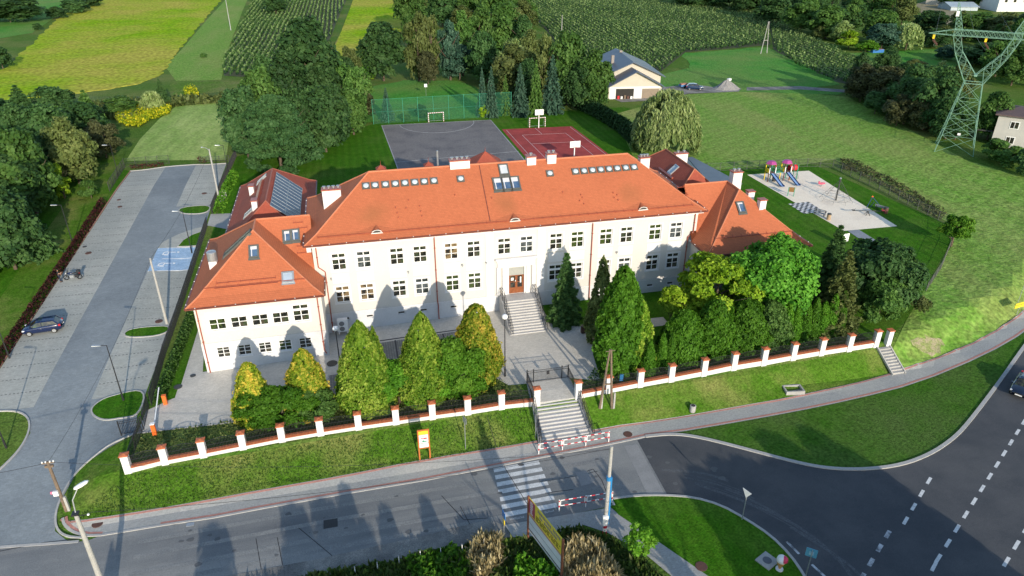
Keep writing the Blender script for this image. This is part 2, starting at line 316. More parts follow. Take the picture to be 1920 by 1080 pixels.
ridgem = M('ridge_tiles',(.52,.19,.10),(.46,.16,.08),sc=2,rough=.6)

# ------------------------------------------------------------------ ground sheet and patches
def ground():
    nx,ny=len(XL),len(YL); v=[(x,y,hc(i,j)) for j,y in enumerate(YL) for i,x in enumerate(XL)]
    f=[t for j in range(ny-1) for i in range(nx-1) for t in ((j*nx+i,j*nx+i+1,(j+1)*nx+i+1),(j*nx+i,(j+1)*nx+i+1,(j+1)*nx+i))]
    me=bpy.data.meshes.new('ground'); me.from_pydata(v,[],f); me.update()
    return tag(link('ground',me,grass),kind='structure')
ground()
def drape(poly,dz):
    from mathutils.geometry import tessellate_polygon
    bm=bmesh.new(); pts=[Vector((p[0],p[1],0)) for p in poly]
    vv=[bm.verts.new(p) for p in pts]
    for t in tessellate_polygon([pts]):
        try: bm.faces.new([vv[i] for i in t])
        except ValueError: pass
    x0,x1=min(p[0] for p in poly),max(p[0] for p in poly); y0,y1=min(p[1] for p in poly),max(p[1] for p in poly)
    for ax,ls,lo,hi in ((0,XL,x0,x1),(1,YL,y0,y1)):
        for c in ls:
            if lo<c<hi:
                p=Vector((c,0,0)) if ax==0 else Vector((0,c,0)); n=Vector((1,0,0)) if ax==0 else Vector((0,1,0))
                bmesh.ops.bisect_plane(bm,geom=bm.verts[:]+bm.edges[:]+bm.faces[:],plane_co=p,plane_no=n,dist=1e-5)
    if x0<102 and x1>-71 and y0<65 and y1>-60:      # also along the diagonals of the even cells, so that a patch lies parallel to the sheet
        k=math.ceil((max(x0,-71)-min(y1,66))/1.5)
        while k*1.5<min(x1,102)-max(y0,-60):
            if -24<=k*1.5+10.5*0<=200 or True: bmesh.ops.bisect_plane(bm,geom=bm.verts[:]+bm.edges[:]+bm.faces[:],plane_co=Vector((k*1.5,0,0)),plane_no=Vector((1,-1,0)).normalized(),dist=1e-5)
            k+=1
    for v in bm.verts: v.co.z=hgt(v.co.x,v.co.y)+dz
    for f in bm.faces:
        f.normal_update()
        if f.normal.z<0: f.normal_flip()
    return bm
def patch(name,poly,mat,dz=.02,kind='structure',parent=None,label=None,cat=None,skirt=0):
    bm=drape(poly,dz)
    if skirt:
        be=[e for e in bm.edges if e.is_boundary]; r=bmesh.ops.extrude_edge_only(bm,edges=be)
        for v in [g for g in r['geom'] if isinstance(g,bmesh.types.BMVert)]: v.co.z-=skirt
    me=bpy.data.meshes.new(name); bm.to_mesh(me); bm.free()
    return tag(link(name,me,mat,parent),label,cat,None,kind)
def PX(*q): return [G(x,y)[:2] for x,y in q]
def rag(poly,amp,step=4,seed=1):
    r=random.Random(seed); p=resample(poly,step,True)[:-1]; return [(q.x+r.uniform(-amp,amp),q.y+r.uniform(-amp,amp)) for q in p]
def resample(pts,step=1.5,closed=False):
    pts=[Vector((p[0],p[1])) for p in pts]
    if closed: pts=pts+[pts[0]]
    out=[pts[0]]
    for a,b in zip(pts,pts[1:]):
        n=max(1,int(math.ceil((b-a).length/step)))
        for i in range(1,n+1): out.append(a+(b-a)*i/n)
    return out
def smooth_line(pts,it=2):
    pts=[Vector((p[0],p[1])) for p in pts]
    for _ in range(it):
        o=[pts[0]]
        for a,b in zip(pts,pts[1:]): o+= [a*.75+b*.25,a*.25+b*.75]
        o.append(pts[-1]); pts=o
    return [tuple(p) for p in pts]
def smooth_loop(pts,it=2):
    pts=[Vector((p[0],p[1])) for p in pts]
    for _ in range(it):
        o=[]
        for a,b in zip(pts,pts[1:]+[pts[0]]): o+= [a*.75+b*.25,a*.25+b*.75]
        pts=o
    return [tuple(p) for p in pts]
def ribbon(name,pts,wd,z0,z1,mat,kind='structure',closed=False,parent=None,side=0,zfun=None,build=True,mb=None,step=1.5):
    """a strip of width wd along pts; top at ground+z1, foot at ground+z0; side shifts it sideways"""
    p=resample(pts,step,closed); n=len(p); vs_=[]; zf=zfun or hgt
    for i in range(n):
        a=p[max(0,i-1)]; b=p[min(n-1,i+1)]
        if closed and i in (0,n-1): a=p[n-2]; b=p[1]
        t=(b-a); t.normalize(); nn=Vector((-t.y,t.x))
        for s in (-wd/2+side,wd/2+side):
            q=p[i]+nn*s; h=zf(q.x,q.y); vs_+= [(q.x,q.y,h+z0),(q.x,q.y,h+z1)]
    fs=[]
    for i in range(n-1):
        o=i*4; k=o+4
        fs+= [(o+1,o+3,k+3,k+1)[::-1]]
        if z1-z0>.03: fs+= [(o,o+1,k+1,k)[::-1],(o+2,o+3,k+3,k+2)]
    if z1-z0>.03 and not closed: fs+= [(0,2,3,1),((n-1)*4+1,(n-1)*4+3,(n-1)*4+2,(n-1)*4)]
    m_=mb or MB(); m_.raw(vs_,fs)
    if mb: return
    return tag(m_.build(name,mat,parent),kind=kind)

# fields beyond
SOY=PX((-60,196),(0,187),(100,180),(200,168),(265,157),(300,140),(318,118),(350,75),(390,30),(420,-6),(330,-30),(190,-12),(120,25),(60,82),(0,135),(-60,150))
patch('soy_field',smooth_loop(rag(SOY,.8,3),1),soy,.12,skirt=.12)
patch('clover_field',PX((-80,90),(0,72),(60,62),(110,28),(135,-5),(60,-30),(-80,0)),clover,.06)
patch('mown_meadow',PX((236,302),(262,262),(300,222),(330,200),(380,192),(436,192),(432,240),(424,300)),mown,.05)
patch('rough_strip',rag(PX((0,215),(140,206),(215,196),(300,196),(345,186),(440,184),(450,172),(330,178),(240,182),(140,180),(0,196)),.7,3,5),roughg,.07)
patch('slope_meadow',PX((0,560),(60,470),(110,400),(200,290),(232,300),(200,370),(120,490),(0,660),(-60,760),(-60,640)),verge,.03)
patch('grass_strip',PX((432,-10),(470,-14),(455,20),(425,100),(415,150),(330,152),(310,125),(345,88),(390,35)),mead,.04)
patch('rough_strip',rag(PX((320,152),(560,150),(560,185),(440,188),(330,180)),.7,3,4),M('painted_shade_meadow',(.075,.16,.016),(.11,.19,.03),sc=.4,rough=.95,spec=.05,c3=(.19,.19,.07),sc3=.08,bump=.1,bsc=3,fine=(2,.4)),.045)  # darker meadow green, with tree shade put into the colour
patch('soy_field',PX((600,140),(640,60),(668,-15),(790,-20),(760,40),(740,90),(700,150)),soy,.2)
patch('hay_meadow',PX((1190,300),(1150,215),(1280,178),(1380,172),(1480,172),(1590,182),(1700,240),(1810,300),(1960,345),(2100,380),(2200,520),(1990,570),(1900,592),(1850,632),(1760,668),(1695,694),(1672,660),(1700,600),(1735,540),(1788,455),(1782,420),(1650,345),(1565,300),(1500,310),(1400,315),(1300,322)),mead,.03)
patch('clover_field',rag(PX((1282,100),(1440,88),(1500,120),(1580,160),(1500,168),(1400,160),(1290,130)),1.0,4,2),clover,.05)
patch('clover_field',PX((1240,140),(1290,128),(1400,158),(1590,170),(1570,178),(1380,172),(1280,160),(1235,168)),clover,.04)
patch('garden_lawn',PX((1590,100),(1760,92),(1830,120),(1760,128),(1650,122)),clover,.05)
patch('dirt_yard',PX((1705,12),(1735,2),(1830,28),(1880,40),(1830,62),(1760,42)),sand_dry,.05)
patch('gravel_drive',PX((1150,186),(1232,176),(1240,164),(1300,158),(1340,164),(1390,166),(1385,172),(1290,176),(1240,188),(1165,192)),gravel,.06)
patch('gravel_drive',PX((1400,164),(1500,162),(1600,170),(1600,175),(1500,168),(1400,170)),gravel,.065)
patch('bare_ground',rag(smooth_loop(PX((1708,640),(1740,628),(1770,640),(1762,662),(1730,666),(1716,655)),1),.35,.9,3),M('worn_grass',(.36,.30,.19),(.22,.26,.08),sc=1.6,rough=1,fine=(7,.3),contrast=(.4,.6)),.045)

# school grounds
patch('school_lawn',[(-37.6,-6),(-37.6,66),(-11,84),(46,86),(64,37),(67,9),(62.5,3.8),(42,-13),(36.2,-16.6),(5,-17.6),(5,-12),(-34,10),(-34,-6)],lawn,.02)
patch('verge_lawn',[(-40.6,-22.6),(-3.1,-21.7),(-3.1,-18.1),(-38.2,-18.4),(-38.2,-13.4),(-42.8,-15.6),(-43.2,-20)],verge,.02)
patch('verge_lawn',[(2.6,-21.5),(20,-20.8),(35.0,-19.85),(34.9,-17),(2.6,-18.1)],verge,.02)
patch('clover_field',rag(PX((650,232),(690,165),(760,150),(860,152),(905,170),(905,222),(800,224)),.6,3,7),clover,.035)
# asphalt: side street and main road in one sheet
NC=PX((190,1004),(300,986),(400,971),(500,952),(640,927),(800,900),(1000,861),(1140,834),(1210,819))      # north kerb
CRV=smooth_line(PX((1210,819),(1260,814),(1310,820),(1400,843),(1500,870),(1560,880),(1625,881),(1690,873),(1745,852),(1785,825),(1812,798),(1870,722),(1920,650),(1975,575),(2060,470),(2160,350)),2)
ISL=PX((1146,936),(1195,930),(1245,929),(1300,933),(1352,948),(1400,975),(1445,1005),(1482,1042),(1508,1080),(1528,1120),(1545,1170),(1560,1240))
ISL=smooth_line(ISL,1)
road=[(-140,-17.6),(-90,-19.5),(-52,-22.4),(-43,-23.6),(-40,-24.0)]+NC+CRV[1:]+PX((2700,420),(2500,1000),(2300,1700))+[(25,-60),(18,-66)]+ISL[::-1]+[(1.2,-30.3),(-4.1,-30.4),(-8.6,-30.2),(-15,-30.4),(-22,-30.6),(-34,-30.8),(-60,-28.5),(-90,-25),(-140,-23)]
patch('side_road',road,asph,.02)
mr=PX((1245,928),(1300,933),(1352,948),(1400,975),(1445,1005),(1482,1042),(1508,1080),(1528,1120),(1545,1170),(1560,1240))[::-1]+PX((1250,926),(1195,826))+[tuple(p) for p in CRV[2:-3]]+[(0,0)]
mr=mr[:-1]+PX((2160,350),(2700,420),(2500,1000),(2300,1700))+[(25,-60),(18,-66)]
mr0=PX((1700,880),(1790,824),(1870,722),(1960,595),(2160,350),(2700,420),(2500,1000),(2300,1700))+[(25,-60),(18,-66),(12.8,-46)]+PX((1545,1082),(1640,985))
patch('main_road',mr,asph2,.028)
patch('asphalt_patch',PX((1170,836),(1195,834),(1245,925),(1215,930)),patchm,.034)
patch('asphalt_patch',PX((1078,886),(1100,884),(1115,905),(1090,912)),patchm,.036)
patch('gravel_shoulder',PX((200,1110),(400,1085),(600,1048),(780,1008),(915,975),(945,984),(960,1008),(915,1010),(790,1045),(640,1075),(420,1110),(200,1150)),gravel,.042)
# footpath across to the south
SPV=PX((946,985),(1145,952),(1160,965),(1212,1000),(1270,1040),(1335,1085),(1380,1120),(1320,1140),(1270,1090),(1210,1040),(1140,1000),(1095,985),(1050,1003),(962,1008))
patch('south_pavement',SPV,walk_m,.045)
# pavement along the road
IN_=smooth_line(PX((118,972),(127,980),(230,965),(367,942),(500,917),(640,893),(787,863),(1013,827),(1140,800),(1240,787),(1280,781),(1380,763),(1480,746),(1600,720),(1680,697),(1753,673),(1847,633),(1925,581),(2010,500),(2100,400)),1)
OUT_=NC[:]+smooth_line(PX((1212,818),(1262,812),(1293,808),(1480,775),(1600,750),(1720,720),(1847,667),(1925,622),(2040,530),(2130,430)),1)
CORN=smooth_line(PX((118,972),(120,984),(133,996),(158,1005),(190,1004)),1)
patch('pavement',CORN+OUT_+IN_[::-1][:-1],walk_m,.055)
mb=MB()
ribbon('edge',IN_,.16,0,.064,None,side=-.14,mb=mb,step=.5); ribbon('edge',OUT_[1:],.2,0,.064,None,side=.24,mb=mb,step=.5); ribbon('edge',CORN,.2,0,.065,None,side=.24,mb=mb,step=.5)
tag(mb.build('red_paver_edging',redpave),kind='structure')
patch('roadside_lawn',[tuple(p) for p in CRV[1:]]+[tuple(p) for p in OUT_[::-1] if p[0]>9.5],M('roadside_grass',(.036,.118,.008),(.06,.145,.016),sc=.9,rough=.95,spec=.05,c3=(.075,.13,.03),sc3=.12,bump=.06,bsc=7,fine=(4,.38)),.024)
mb=MB()
ribbon('k',CORN+NC,.2,-.1,.085,None,mb=mb,step=1.0); ribbon('k',CRV,.32,-.1,.12,None,mb=mb,step=1.0); ribbon('k',ISL,.2,-.1,.11,None,mb=mb,step=1.0)
ribbon('k',[ISL[0],(1.2,-30.3)],.2,-.1,.08,None,mb=mb)
tag(mb.build('road_kerbs',kerb_m),kind='structure')
patch('traffic_island_lawn',ISL+[(9,-58),(4,-56)]+PX((1380,1122),(1335,1086),(1270,1041),(1212,1001),(1160,966),(1147,952)),lawn,.05)
# crosswalk, lane dashes, writing on the paving
mb=MB(); 
def quadpx(mb,q,dz):
    mb.face([ (p[0],p[1],hgt(p[0],p[1])+dz) for p in [G(*k) for k in q]][::-1])
xs=[((925,879),(1009,864),(1012,872),(927,886)),((927,893),(1018,879),(1021,887),(930,902)),((931,908),(1023,894),(1026,903),(934,918)),
    ((936,924),(1029,910),(1033,920),(939,934)),((940,942),(1035,927),(1039,937),(944,953)),((945,960),(1042,945),(1045,953),(950,968))]
for i in range(7):
    a=G(925+1.2*0,879); 
p0=Vector(G(925,879)[:2]); p1=Vector(G(1010,864)[:2]); q0=Vector(G(945,970)[:2]); q1=Vector(G(1046,951)[:2])
for i in range(7):
    t0=i/6.55; t1=t0+.086
    c=[p0.lerp(q0,t0),p1.lerp(q1,t0),p1.lerp(q1,t1),p0.lerp(q0,t1)]
    mb.face([(p.x,p.y,hgt(p.x,p.y)+.031) for p in c][::-1])
tag(mb.build('zebra_crossing',paint),kind='structure')
mb=MB()
def dashes(a,b,L,gap,wd,dz=.036):
    a=Vector(G(*a)[:2]); b=Vector(G(*b)[:2]); d_=(b-a); n=int(d_.length/(L+gap)); d_.normalize(); nn=Vector((-d_.y,d_.x))*wd/2
    for i in range(n+1):
        s=a+d_*i*(L+gap); e=s+d_*L
        mb.face([(p.x,p.y,hgt(p.x,p.y)+dz) for p in (s-nn,e-nn,e+nn,s+nn)])
dashes((1745,896),(1700,973),1.0,1.0,.24)
dashes((1955,735),(1750,1062),1.05,1.0,.24); dashes((1755,1055),(1700,1160),1.05,1.0,.24)
dashes((2010,865),(1925,975),2,1.6,.16); dashes((1928,985),(1880,1065),1.2,1.1,.24)
tag(mb.build('lane_markings',paint),kind='structure')
mb=MB()
dashes((1668,996),(1615,1085),.9,.9,.3,.037)
dashes((1475,1016),(1490,1031),1.3,1,.2,.037); dashes((1522,1059),(1535,1071),1.3,1,.2,.037)
tag(mb.build('worn_markings',paint2),kind='structure')
mb=MB(); random.seed(3)
def words(a,b,hh,n):   # short strokes of painted lettering, too small to read in the photo
    a=Vector(G(*a)[:2]); b=Vector(G(*b)[:2]); d_=(b-a)/n; nn=Vector((-d_.y,d_.x)).normalized()*hh
    for i in range(n):
        s=a+d_*i; k=random.choice((.25,.5,.7))
        for u,v,w_,h_ in ((.1,0,.18,1),(.1,random.choice((.0,.4,.8)),k,.2),(.55,.1,.18,random.choice((.5,.9)))):
            c=[s+d_*u+nn*v,s+d_*(u+w_)+nn*v,s+d_*(u+w_)+nn*(v+h_),s+d_*u+nn*(v+h_)]
            mb.face([(p.x,p.y,hgt(p.x,p.y)+.064) for p in c])
words((926,867),(955,862),.22,9); words((968,858),(998,853),.22,9); words((956,977),(984,972),.22,9); words((1022,964),(1040,960),.22,6)
tag(mb.build('painted_lettering',paint),kind='structure')
# tar seams and cracks in the asphalt
mb=MB(); random.seed(5)
for q in ([(905,760),(940,860),(948,880),(1010,980)],[(828,930),(870,975),(915,972)],[(560,990),(620,1040),(640,1060)],[(480,1010),(492,1080)],[(520,1008),(530,1060)],[(863,950),(890,1000)],
          [(0,1034),(80,1018),(150,1010)],[(1010,905),(1080,893),(1120,884)],[(1022,925),(1075,918)],[(1090,888),(1112,880),(1128,900),(1140,930)],[(1370,760),(1480,870)]):
    if q[0]==(1370,760): continue
    ribbon('c',PX(*q),.05,0,.034,None,mb=mb,step=.7)
tag(mb.build('tar_seams',M('tar',(.03,.03,.032),rough=.6)),kind='structure')
ribbon('seam_kerb',[(-140,-17.6),(-90,-19.5),(-52,-22.4),(-43,-23.6),(-40.6,-23.9)],.25,-.1,.05,kerb_m)

# faint scrubbed tyre arcs through the junction and wheel tracks along the side street
mb=MB(); random.seed(12)
for k in range(9):
    o=k*9; q=[(1240+o*1.2,880+o*.5),(1330+o*1.6,890+o*1.1),(1430+o*1.5,930+o*1.3),(1520+o*1.3,1000+o),(1590+o,1090+o)]
    c=smooth_line(PX(*[(x+random.uniform(-6,6),y+random.uniform(-4,4)) for x,y in q]),2); a=random.randrange(0,8); ribbon('t',c[a:a+random.randrange(6,14)],random.uniform(.06,.3),0,.031+k*.0004,None,mb=mb,step=.8)
tag(mb.build('tyre_arcs',M('scuffed_asphalt',(.105,.11,.115),(.085,.09,.096),sc=1.5,rough=.9,fine=(9,.3))),kind='structure')
mb=MB()
for yy in (-24.9,-26.4,-28.1,-29.3): ribbon('t',[(-36,yy-.2),(-22,yy),(-12,yy-.05),(0,yy),(2.5,yy+.05)],.42,0,.030,None,mb=mb)
tag(mb.build('wheel_tracks',M('polished_asphalt',(.185,.192,.192),(.235,.238,.228),sc=.5,rough=.8,fine=(10,.22))),kind='structure')
mb=MB(); random.seed(6)
for k in range(46):
    x=random.uniform(-38,12); y=random.uniform(-29.8,-23.6); r_=random.uniform(.06,.32); pts=[(x+r_*math.cos(t)*random.uniform(.7,1.3),y+r_*math.sin(t)*random.uniform(.5,1)) for t in np.linspace(0,5.6,8)]
    mb.face([(u,v,hgt(u,v)+.033) for u,v in pts])
tag(mb.build('oil_spots',M('oil_spot',(.12,.124,.126),rough=.7)),kind='structure')
# car park
patch('car_park',[(-54.6,-5.9),(-54.6,61.4),(-48.6,62.4),(-44.2,62.4),(-38.9,61.9),(-38.9,-10.4),(-38.4,-13.0),(-42.6,-15.6),(-43.2,-20),(-42.7,-22.4),(-41.2,-23.9),(-52.2,-22.3),(-51.3,-18.0),(-48.7,-12.6),(-48.3,-9.8),(-49.3,-7.2),(-51.3,-5.8)],paverd,.025)
patch('car_park_stalls',[(-54.6,-5.9),(-54.6,61.4),(-49.2,62.3),(-49.2,-5.9)],paver,.032)
patch('car_park_stalls',[(-44.1,42.3),(-44.1,62.3),(-38.9,61.9),(-38.9,42.3)],paver,.032)
patch('car_park_stalls',[(-44.1,20.9),(-44.1,-5.8),(-38.9,-5.8),(-38.9,20.9)],paver,.032)
patch('car_park_stalls',smooth_line([(-44.1,27.6),(-44.0,29.2),(-42.6,31.5),(-40.6,33.6),(-38.9,34.3)],1)+[(-38.9,27.6)],paver,.032)
patch('disabled_bays',[(-44.1,20.9),(-38.9,20.9),(-38.9,27.6),(-44.1,27.6)],paverb,.034)
mb=MB()
for y in (20.9,24.3,27.6): mb.box(-44.1,-38.9,y-.06,y+.06,hgt(-41,y)-.4,hgt(-41,y)+.04) if 0 else ribbon('l',[(-44.1,y),(-38.9,y)],.12,0,.041,None,mb=mb)
for cy in (22.7,26.0):       # wheelchair symbols
    c=Vector((-42.6,cy)); 
    def P3(x,y): 
        p=c+Vector((x,y)); return (p.x,p.y)
    arc=[P3(.0+.5*math.cos(t),-.1+.5*math.sin(t)) for t in np.linspace(.6,5.2,12)]
    ribbon('w',arc,.14,0,.041,None,mb=mb,step=.4); ribbon('w',[P3(1.0,.25),P3(.2,.3),P3(.1,-.3),P3(-.6,-.45)],.15,0,.042,None,mb=mb,step=.4)
    ribbon('w',[P3(1.2,.28),P3(1.45,.28)],.3,0,.042,None,mb=mb)
tag(mb.build('disabled_bay_markings',white),kind='structure')
mb=MB()                       # stall joints: rows of dark pavers
def stallrow(x0,x1,y):
    n=int((x1-x0)/.36)
    for i in range(n):
        x=x0+i*(x1-x0)/n; h=hgt(x+.1,y); mb.face([(x,y-.055,h+.038),(x+.2,y-.055,hgt(x+.2,y)+.038),(x+.2,y+.055,hgt(x+.2,y)+.038),(x,y+.055,h+.038)])
y=-3.3
while y<61: stallrow(-54.4,-49.3,y); y+=2.45
y=-3.4
while y<20:
    if not 4.2<y<7.2: stallrow(-44.0,-39.2,y)
    y+=2.45
y=44.6
while y<61: stallrow(-44.0,-39.2,y); y+=2.45
tag(mb.build('stall_joints',M('dark_paver',(.12,.125,.13),rough=.9)),kind='structure')
isl=[[(-43.9,-7.6),(-43.2,-6.1),(-41.6,-5.7),(-38.95,-5.9),(-38.7,-10.2),(-40.2,-10.2),(-42.4,-9.5)],
     [(-43.8,5.8),(-43.0,6.9),(-39.0,7.0),(-39.0,4.8),(-42.9,4.8)],
     [(-43.6,40.4),(-43.1,41.9),(-39.0,42.2),(-39.0,39.0),(-42.3,39.0)],
     [(-41.6,27.9),(-41.2,30),(-40.3,31.6),(-39.0,32.6),(-39.0,27.9)]]
for i,q in enumerate(isl):
    s=smooth_loop(q,2) if i<3 else q
    patch('island_lawn',s,lawn,.09); ribbon('island_kerb',s,.14,-.05,.12,kerb_m,closed=True,step=.8)
Lp=smooth_line([(-56,-5.9),(-51.6,-5.8),(-49.6,-6.8),(-48.5,-8.9),(-48.4,-11.6),(-49.2,-14),(-51.2,-18),(-52.4,-22.2)],2)
ribbon('car_park_kerb',Lp,.15,-.05,.12,kerb_m)
ribbon('car_park_kerb',smooth_line([(-38.6,-13.1),(-41,-14.1),(-42.9,-16.2),(-43.3,-19.4),(-42.9,-21.8),(-41.9,-23.1),(-40.4,-23.6)],2),.16,-.05,.12,kerb_m,step=.8)
ribbon('car_park_kerb',smooth_line([(-54.8,61.2),(-52.5,61.3),(-50,62.2),(-48,62.5),(-44,62.6),(-42.5,62.0),(-38.9,62.1)],2),.18,-.05,.12,kerb_m)
ribbon('car_park_kerb',[(-54.75,-5.9),(-54.75,61.2)],.15,-.05,.08,redpave)
patch('side_lawn',[(-85,-22),(-52.6,-22.2)]+[tuple(p) for p in Lp[::-1]]+[(-54.8,-5.9),(-54.8,61.2),(-56.6,63),(-66,58),(-66,20),(-85,5)],lawn,.022)
# school yard paving
patch('yard_paving',[(-35.7,12),(-35.7,-5.8),(-36.2,-8.3),(-38.2,-9.6),(-38.3,-12.9),(-29.8,-13.6),(-22.5,-13.0),(-5.4,-12.6),(-4.1,-14.7),(-2.2,-14.9),(1.9,-14.9),(4.9,-16.2),(5.6,-11.5),(7.2,-7.4),(15.8,-7.8),(15.8,-6.0),(7.0,-5.6),(3.2,-5.3),(2.9,.6),(-21.15,.6),(-21.15,-4.2),(-33.9,-4.2)],plaza_m,.03)
patch('yard_stalls',[(-21.2,-13),(-21.2,-8.4),(-16.8,-8.3),(-16.8,-3.6),(-6.2,-3.4),(-6.2,-11.8),(-6.2,-12.6)],grid_m,.04)
mb=MB()
for q in ([(-19.8,-3.2),(-6.0,-3.1)],[(-16.8,-3.6),(-16.8,-12)],[(-14.2,-3.5),(-14.2,-12)],[(-11.6,-3.5),(-11.6,-12)],[(-9.0,-3.5),(-9.0,-12)]): ribbon('d',q,.18,0,.048,None,mb=mb)
tag(mb.build('yard_stall_lines',M('dark_setts',(.07,.07,.075),rough=.9)),kind='structure')
ribbon('yard_kerb',[(-38.3,-13.0),(-29.8,-13.7),(-22.5,-13.1),(-21.2,-8.4)],.14,0,.07,kerb_m)
ribbon('gate_walk_kerb',[(-2.25,-14.9),(-2.6,-17.9)],.16,-.02,.10,conc); ribbon('gate_walk_kerb',[(1.9,-14.9),(2.0,-17.9)],.16,-.02,.10,conc)
patch('gate_walk',[(-2.2,-18.2),(1.9,-18.1),(1.9,-14.9),(-2.2,-14.9)],plaza_m,.045)
patch('planting_bed',[(-38.2,-13.2),(-22.5,-13.3),(-5.4,-12.8),(-3.0,-15),(-3.0,-17.7),(-38,-18)],roughg,.024)
patch('hedge_bed',[(-37.5,-8.6),(-35.9,-8.2),(-35.8,9),(-37.5,9)],lawn,.04)
# rear path by the car park gate
patch('rear_path',[(-38.6,34.5),(-38.6,38.6),(-31,37.5),(-31,14),(-34.5,14),(-34.8,32)],walk_m,.03)
# sports courts and playground
patch('ball_court',[(-10.1,82.2),(13.5,81.5),(14,51.5),(14.2,30),(-8.6,30),(-9.2,52)],courtm,.03)
patch('red_court',[(14.2,73.4),(29.1,72.5),(30.6,40),(14.6,40)],redcourt,.035)
mb=MB()
ribbon('l',[(-10.0,82.1),(13.4,81.4),(14.1,32)],.16,0,.04,None,mb=mb,step=3); ribbon('l',[(-10.0,82.1),(-8.5,32)],.16,0,.04,None,mb=mb,step=3); ribbon('l',[(-9.3,56),(14.0,57.6)],.14,0,.04,None,mb=mb,step=3)
ribbon('l',[(1.7+7.6*math.cos(t)*1.05,81.9-8.2*math.sin(t)) for t in np.linspace(0.05,math.pi-.05,18)],.15,0,.041,None,mb=mb,step=3)
tag(mb.build('ball_court_lines',M('court_line',(.42,.42,.42),(.28,.28,.28),sc=1.5,rough=.8)),kind='structure')
mb=MB()
for q in ([(17.3,68.2),(26.3,67.6),(27.4,44),(18.2,44),(17.3,68.2)],[(17.5,61.8),(26.8,61.2)],[(15,72.6),(15.6,44)],[(21.2,72.9),(21.4,67.9)],[(28.6,72.1),(29.8,44)],[(18,52),(27,51.6)]): ribbon('l',q,.1,0,.045,None,mb=mb,step=3)
tag(mb.build('red_court_lines',M('pale_court_line',(.6,.42,.40),rough=.8)),kind='structure')
patch('playground_surface',[(49.5,35.9),(61.1,35.4),(59.3,10.5),(50.8,10.8)],sandm,.03)
mb=MB()
for i in range(8):
    for j in range(8):
        if (i+j)%2==0:
            x=48.9+i*.44; y=17.9+j*.52; mb.face([(u,v,hgt(u,v)+.05) for u,v in ((x,y),(x+.44,y),(x+.44,y+.52),(x,y+.52))])
patch('chessboard_base',[(48.9,17.9),(52.42,17.9),(52.42,22.06),(48.9,22.06)],wplast,.04)
tag(mb.build('chessboard_squares',darkm),kind='structure')
patch('playground_path',smooth_line([(51.3,10.7),(51.0,5.2),(50.0,3.0),(47.8,.6),(46.5,-3)],1)+smooth_line([(48.3,-3.2),(49.6,-.2),(52.1,2.2),(53.0,5),(53.1,10.65)],1),greypath,.04)
# ------------------------------------------------------------------ the school
school = thing('school_building','long cream school with orange tiled hipped roofs, two wings and front steps','school',(0,0,0))
def openwall(mb,p0,dirv,L,z0,z1,ops,depth=.2):
    """upright wall from p0 along dirv, with rectangular openings (u0,u1,z0,z1) and their reveals; outside is to the right of dirv"""
    dx,dy=dirv; nx_,ny_=dy,-dx
    P=lambda u,z,dp=0:(p0[0]+dx*u-nx_*dp,p0[1]+dy*u-ny_*dp,z)
    us=sorted(set([0,L]+[round(o[0],3) for o in ops]+[round(o[1],3) for o in ops])); zs=sorted(set([z0,z1]+[round(o[2],3) for o in ops]+[round(o[3],3) for o in ops]))
    for a,b in zip(us,us[1:]):
        for c,d_ in zip(zs,zs[1:]):
            um,zm=(a+b)/2,(c+d_)/2
            if any(o[0]<um<o[1] and o[2]<zm<o[3] for o in ops): continue
            mb.face([P(a,c),P(b,c),P(b,d_),P(a,d_)])
    for o in ops:
        a,b,c,d_=o
        mb.face([P(a,c),P(a,d_),P(a,d_,depth),P(a,c,depth)]); mb.face([P(b,d_),P(b,c),P(b,c,depth),P(b,d_,depth)])
        mb.face([P(a,d_),P(b,d_),P(b,d_,depth),P(a,d_,depth)]); mb.face([P(b,c),P(a,c),P(a,c,depth),P(b,c,depth)])
FM={}
def window_mesh(w_,h_,kind):
    """local: x across, z up from the opening's foot, y inward. returns frame mesh, pane mesh"""
    key=(w_,h_,kind)
    if key in FM: return FM[key]
    f=MB(); y0,y1=.11,.17; t=.085
    def fr(x0,x1,z0,z1,ya=y0,yb=y1): f.box(x0,x1,ya,yb,z0,z1)
    fr(0,t,0,h_); fr(w_-t,w_,0,h_); fr(t,w_-t,0,t); fr(t,w_-t,h_-t,h_)
    if kind=='big':
        zt=h_-.62; fr(t,w_-t,zt-.07,zt+.17,y0-.03,y1-.01); fr(w_/2-.043,w_/2+.043,t,h_-t,y0-.01,y1-.01); fr(t,w_-t,(zt)/2+.0,(zt)/2+.06,y0+.01,y1-.01)
    if kind=='low': 
        fr(w_/2-.035,w_/2+.035,t,h_-t,y0-.01,y1-.01)
        for z in (h_*.36,h_*.70): fr(t,w_-t,z,z+.045,y0+.01,y1-.01)
    if kind=='sash':
        fr(w_/2-.04,w_/2+.04,t,h_-t,y0-.01,y1-.01); fr(t,w_-t,h_*.5,h_*.5+.05,y0+.01,y1-.01)
    if kind!='slot':      # sill
        f.box(-.06,w_+.06,-.09,.12,-.07,-.003)
    p=MB(); p.box(t*.5,w_-t*.5,.145,.155,t*.5,h_-t*.5)
    FM[key]=(f.mesh('window_frame'),p.mesh('pane'))
    return FM[key]
def put_window(u,z,w_,h_,kind,loc,rz,gl=None,parent=None):
    fm,pm=window_mesh(w_,h_,kind)
    if not fm.materials: fm.materials.append(white if kind!='slot' else wplast); pm.materials.append(glass)
    o=link('window',fm,None,parent or school,loc,rz); p=link('pane',pm,None,o)
    if gl:
        p.material_slots[0].link='OBJECT'; p.material_slots[0].material=gl
    return o
random.seed(11)
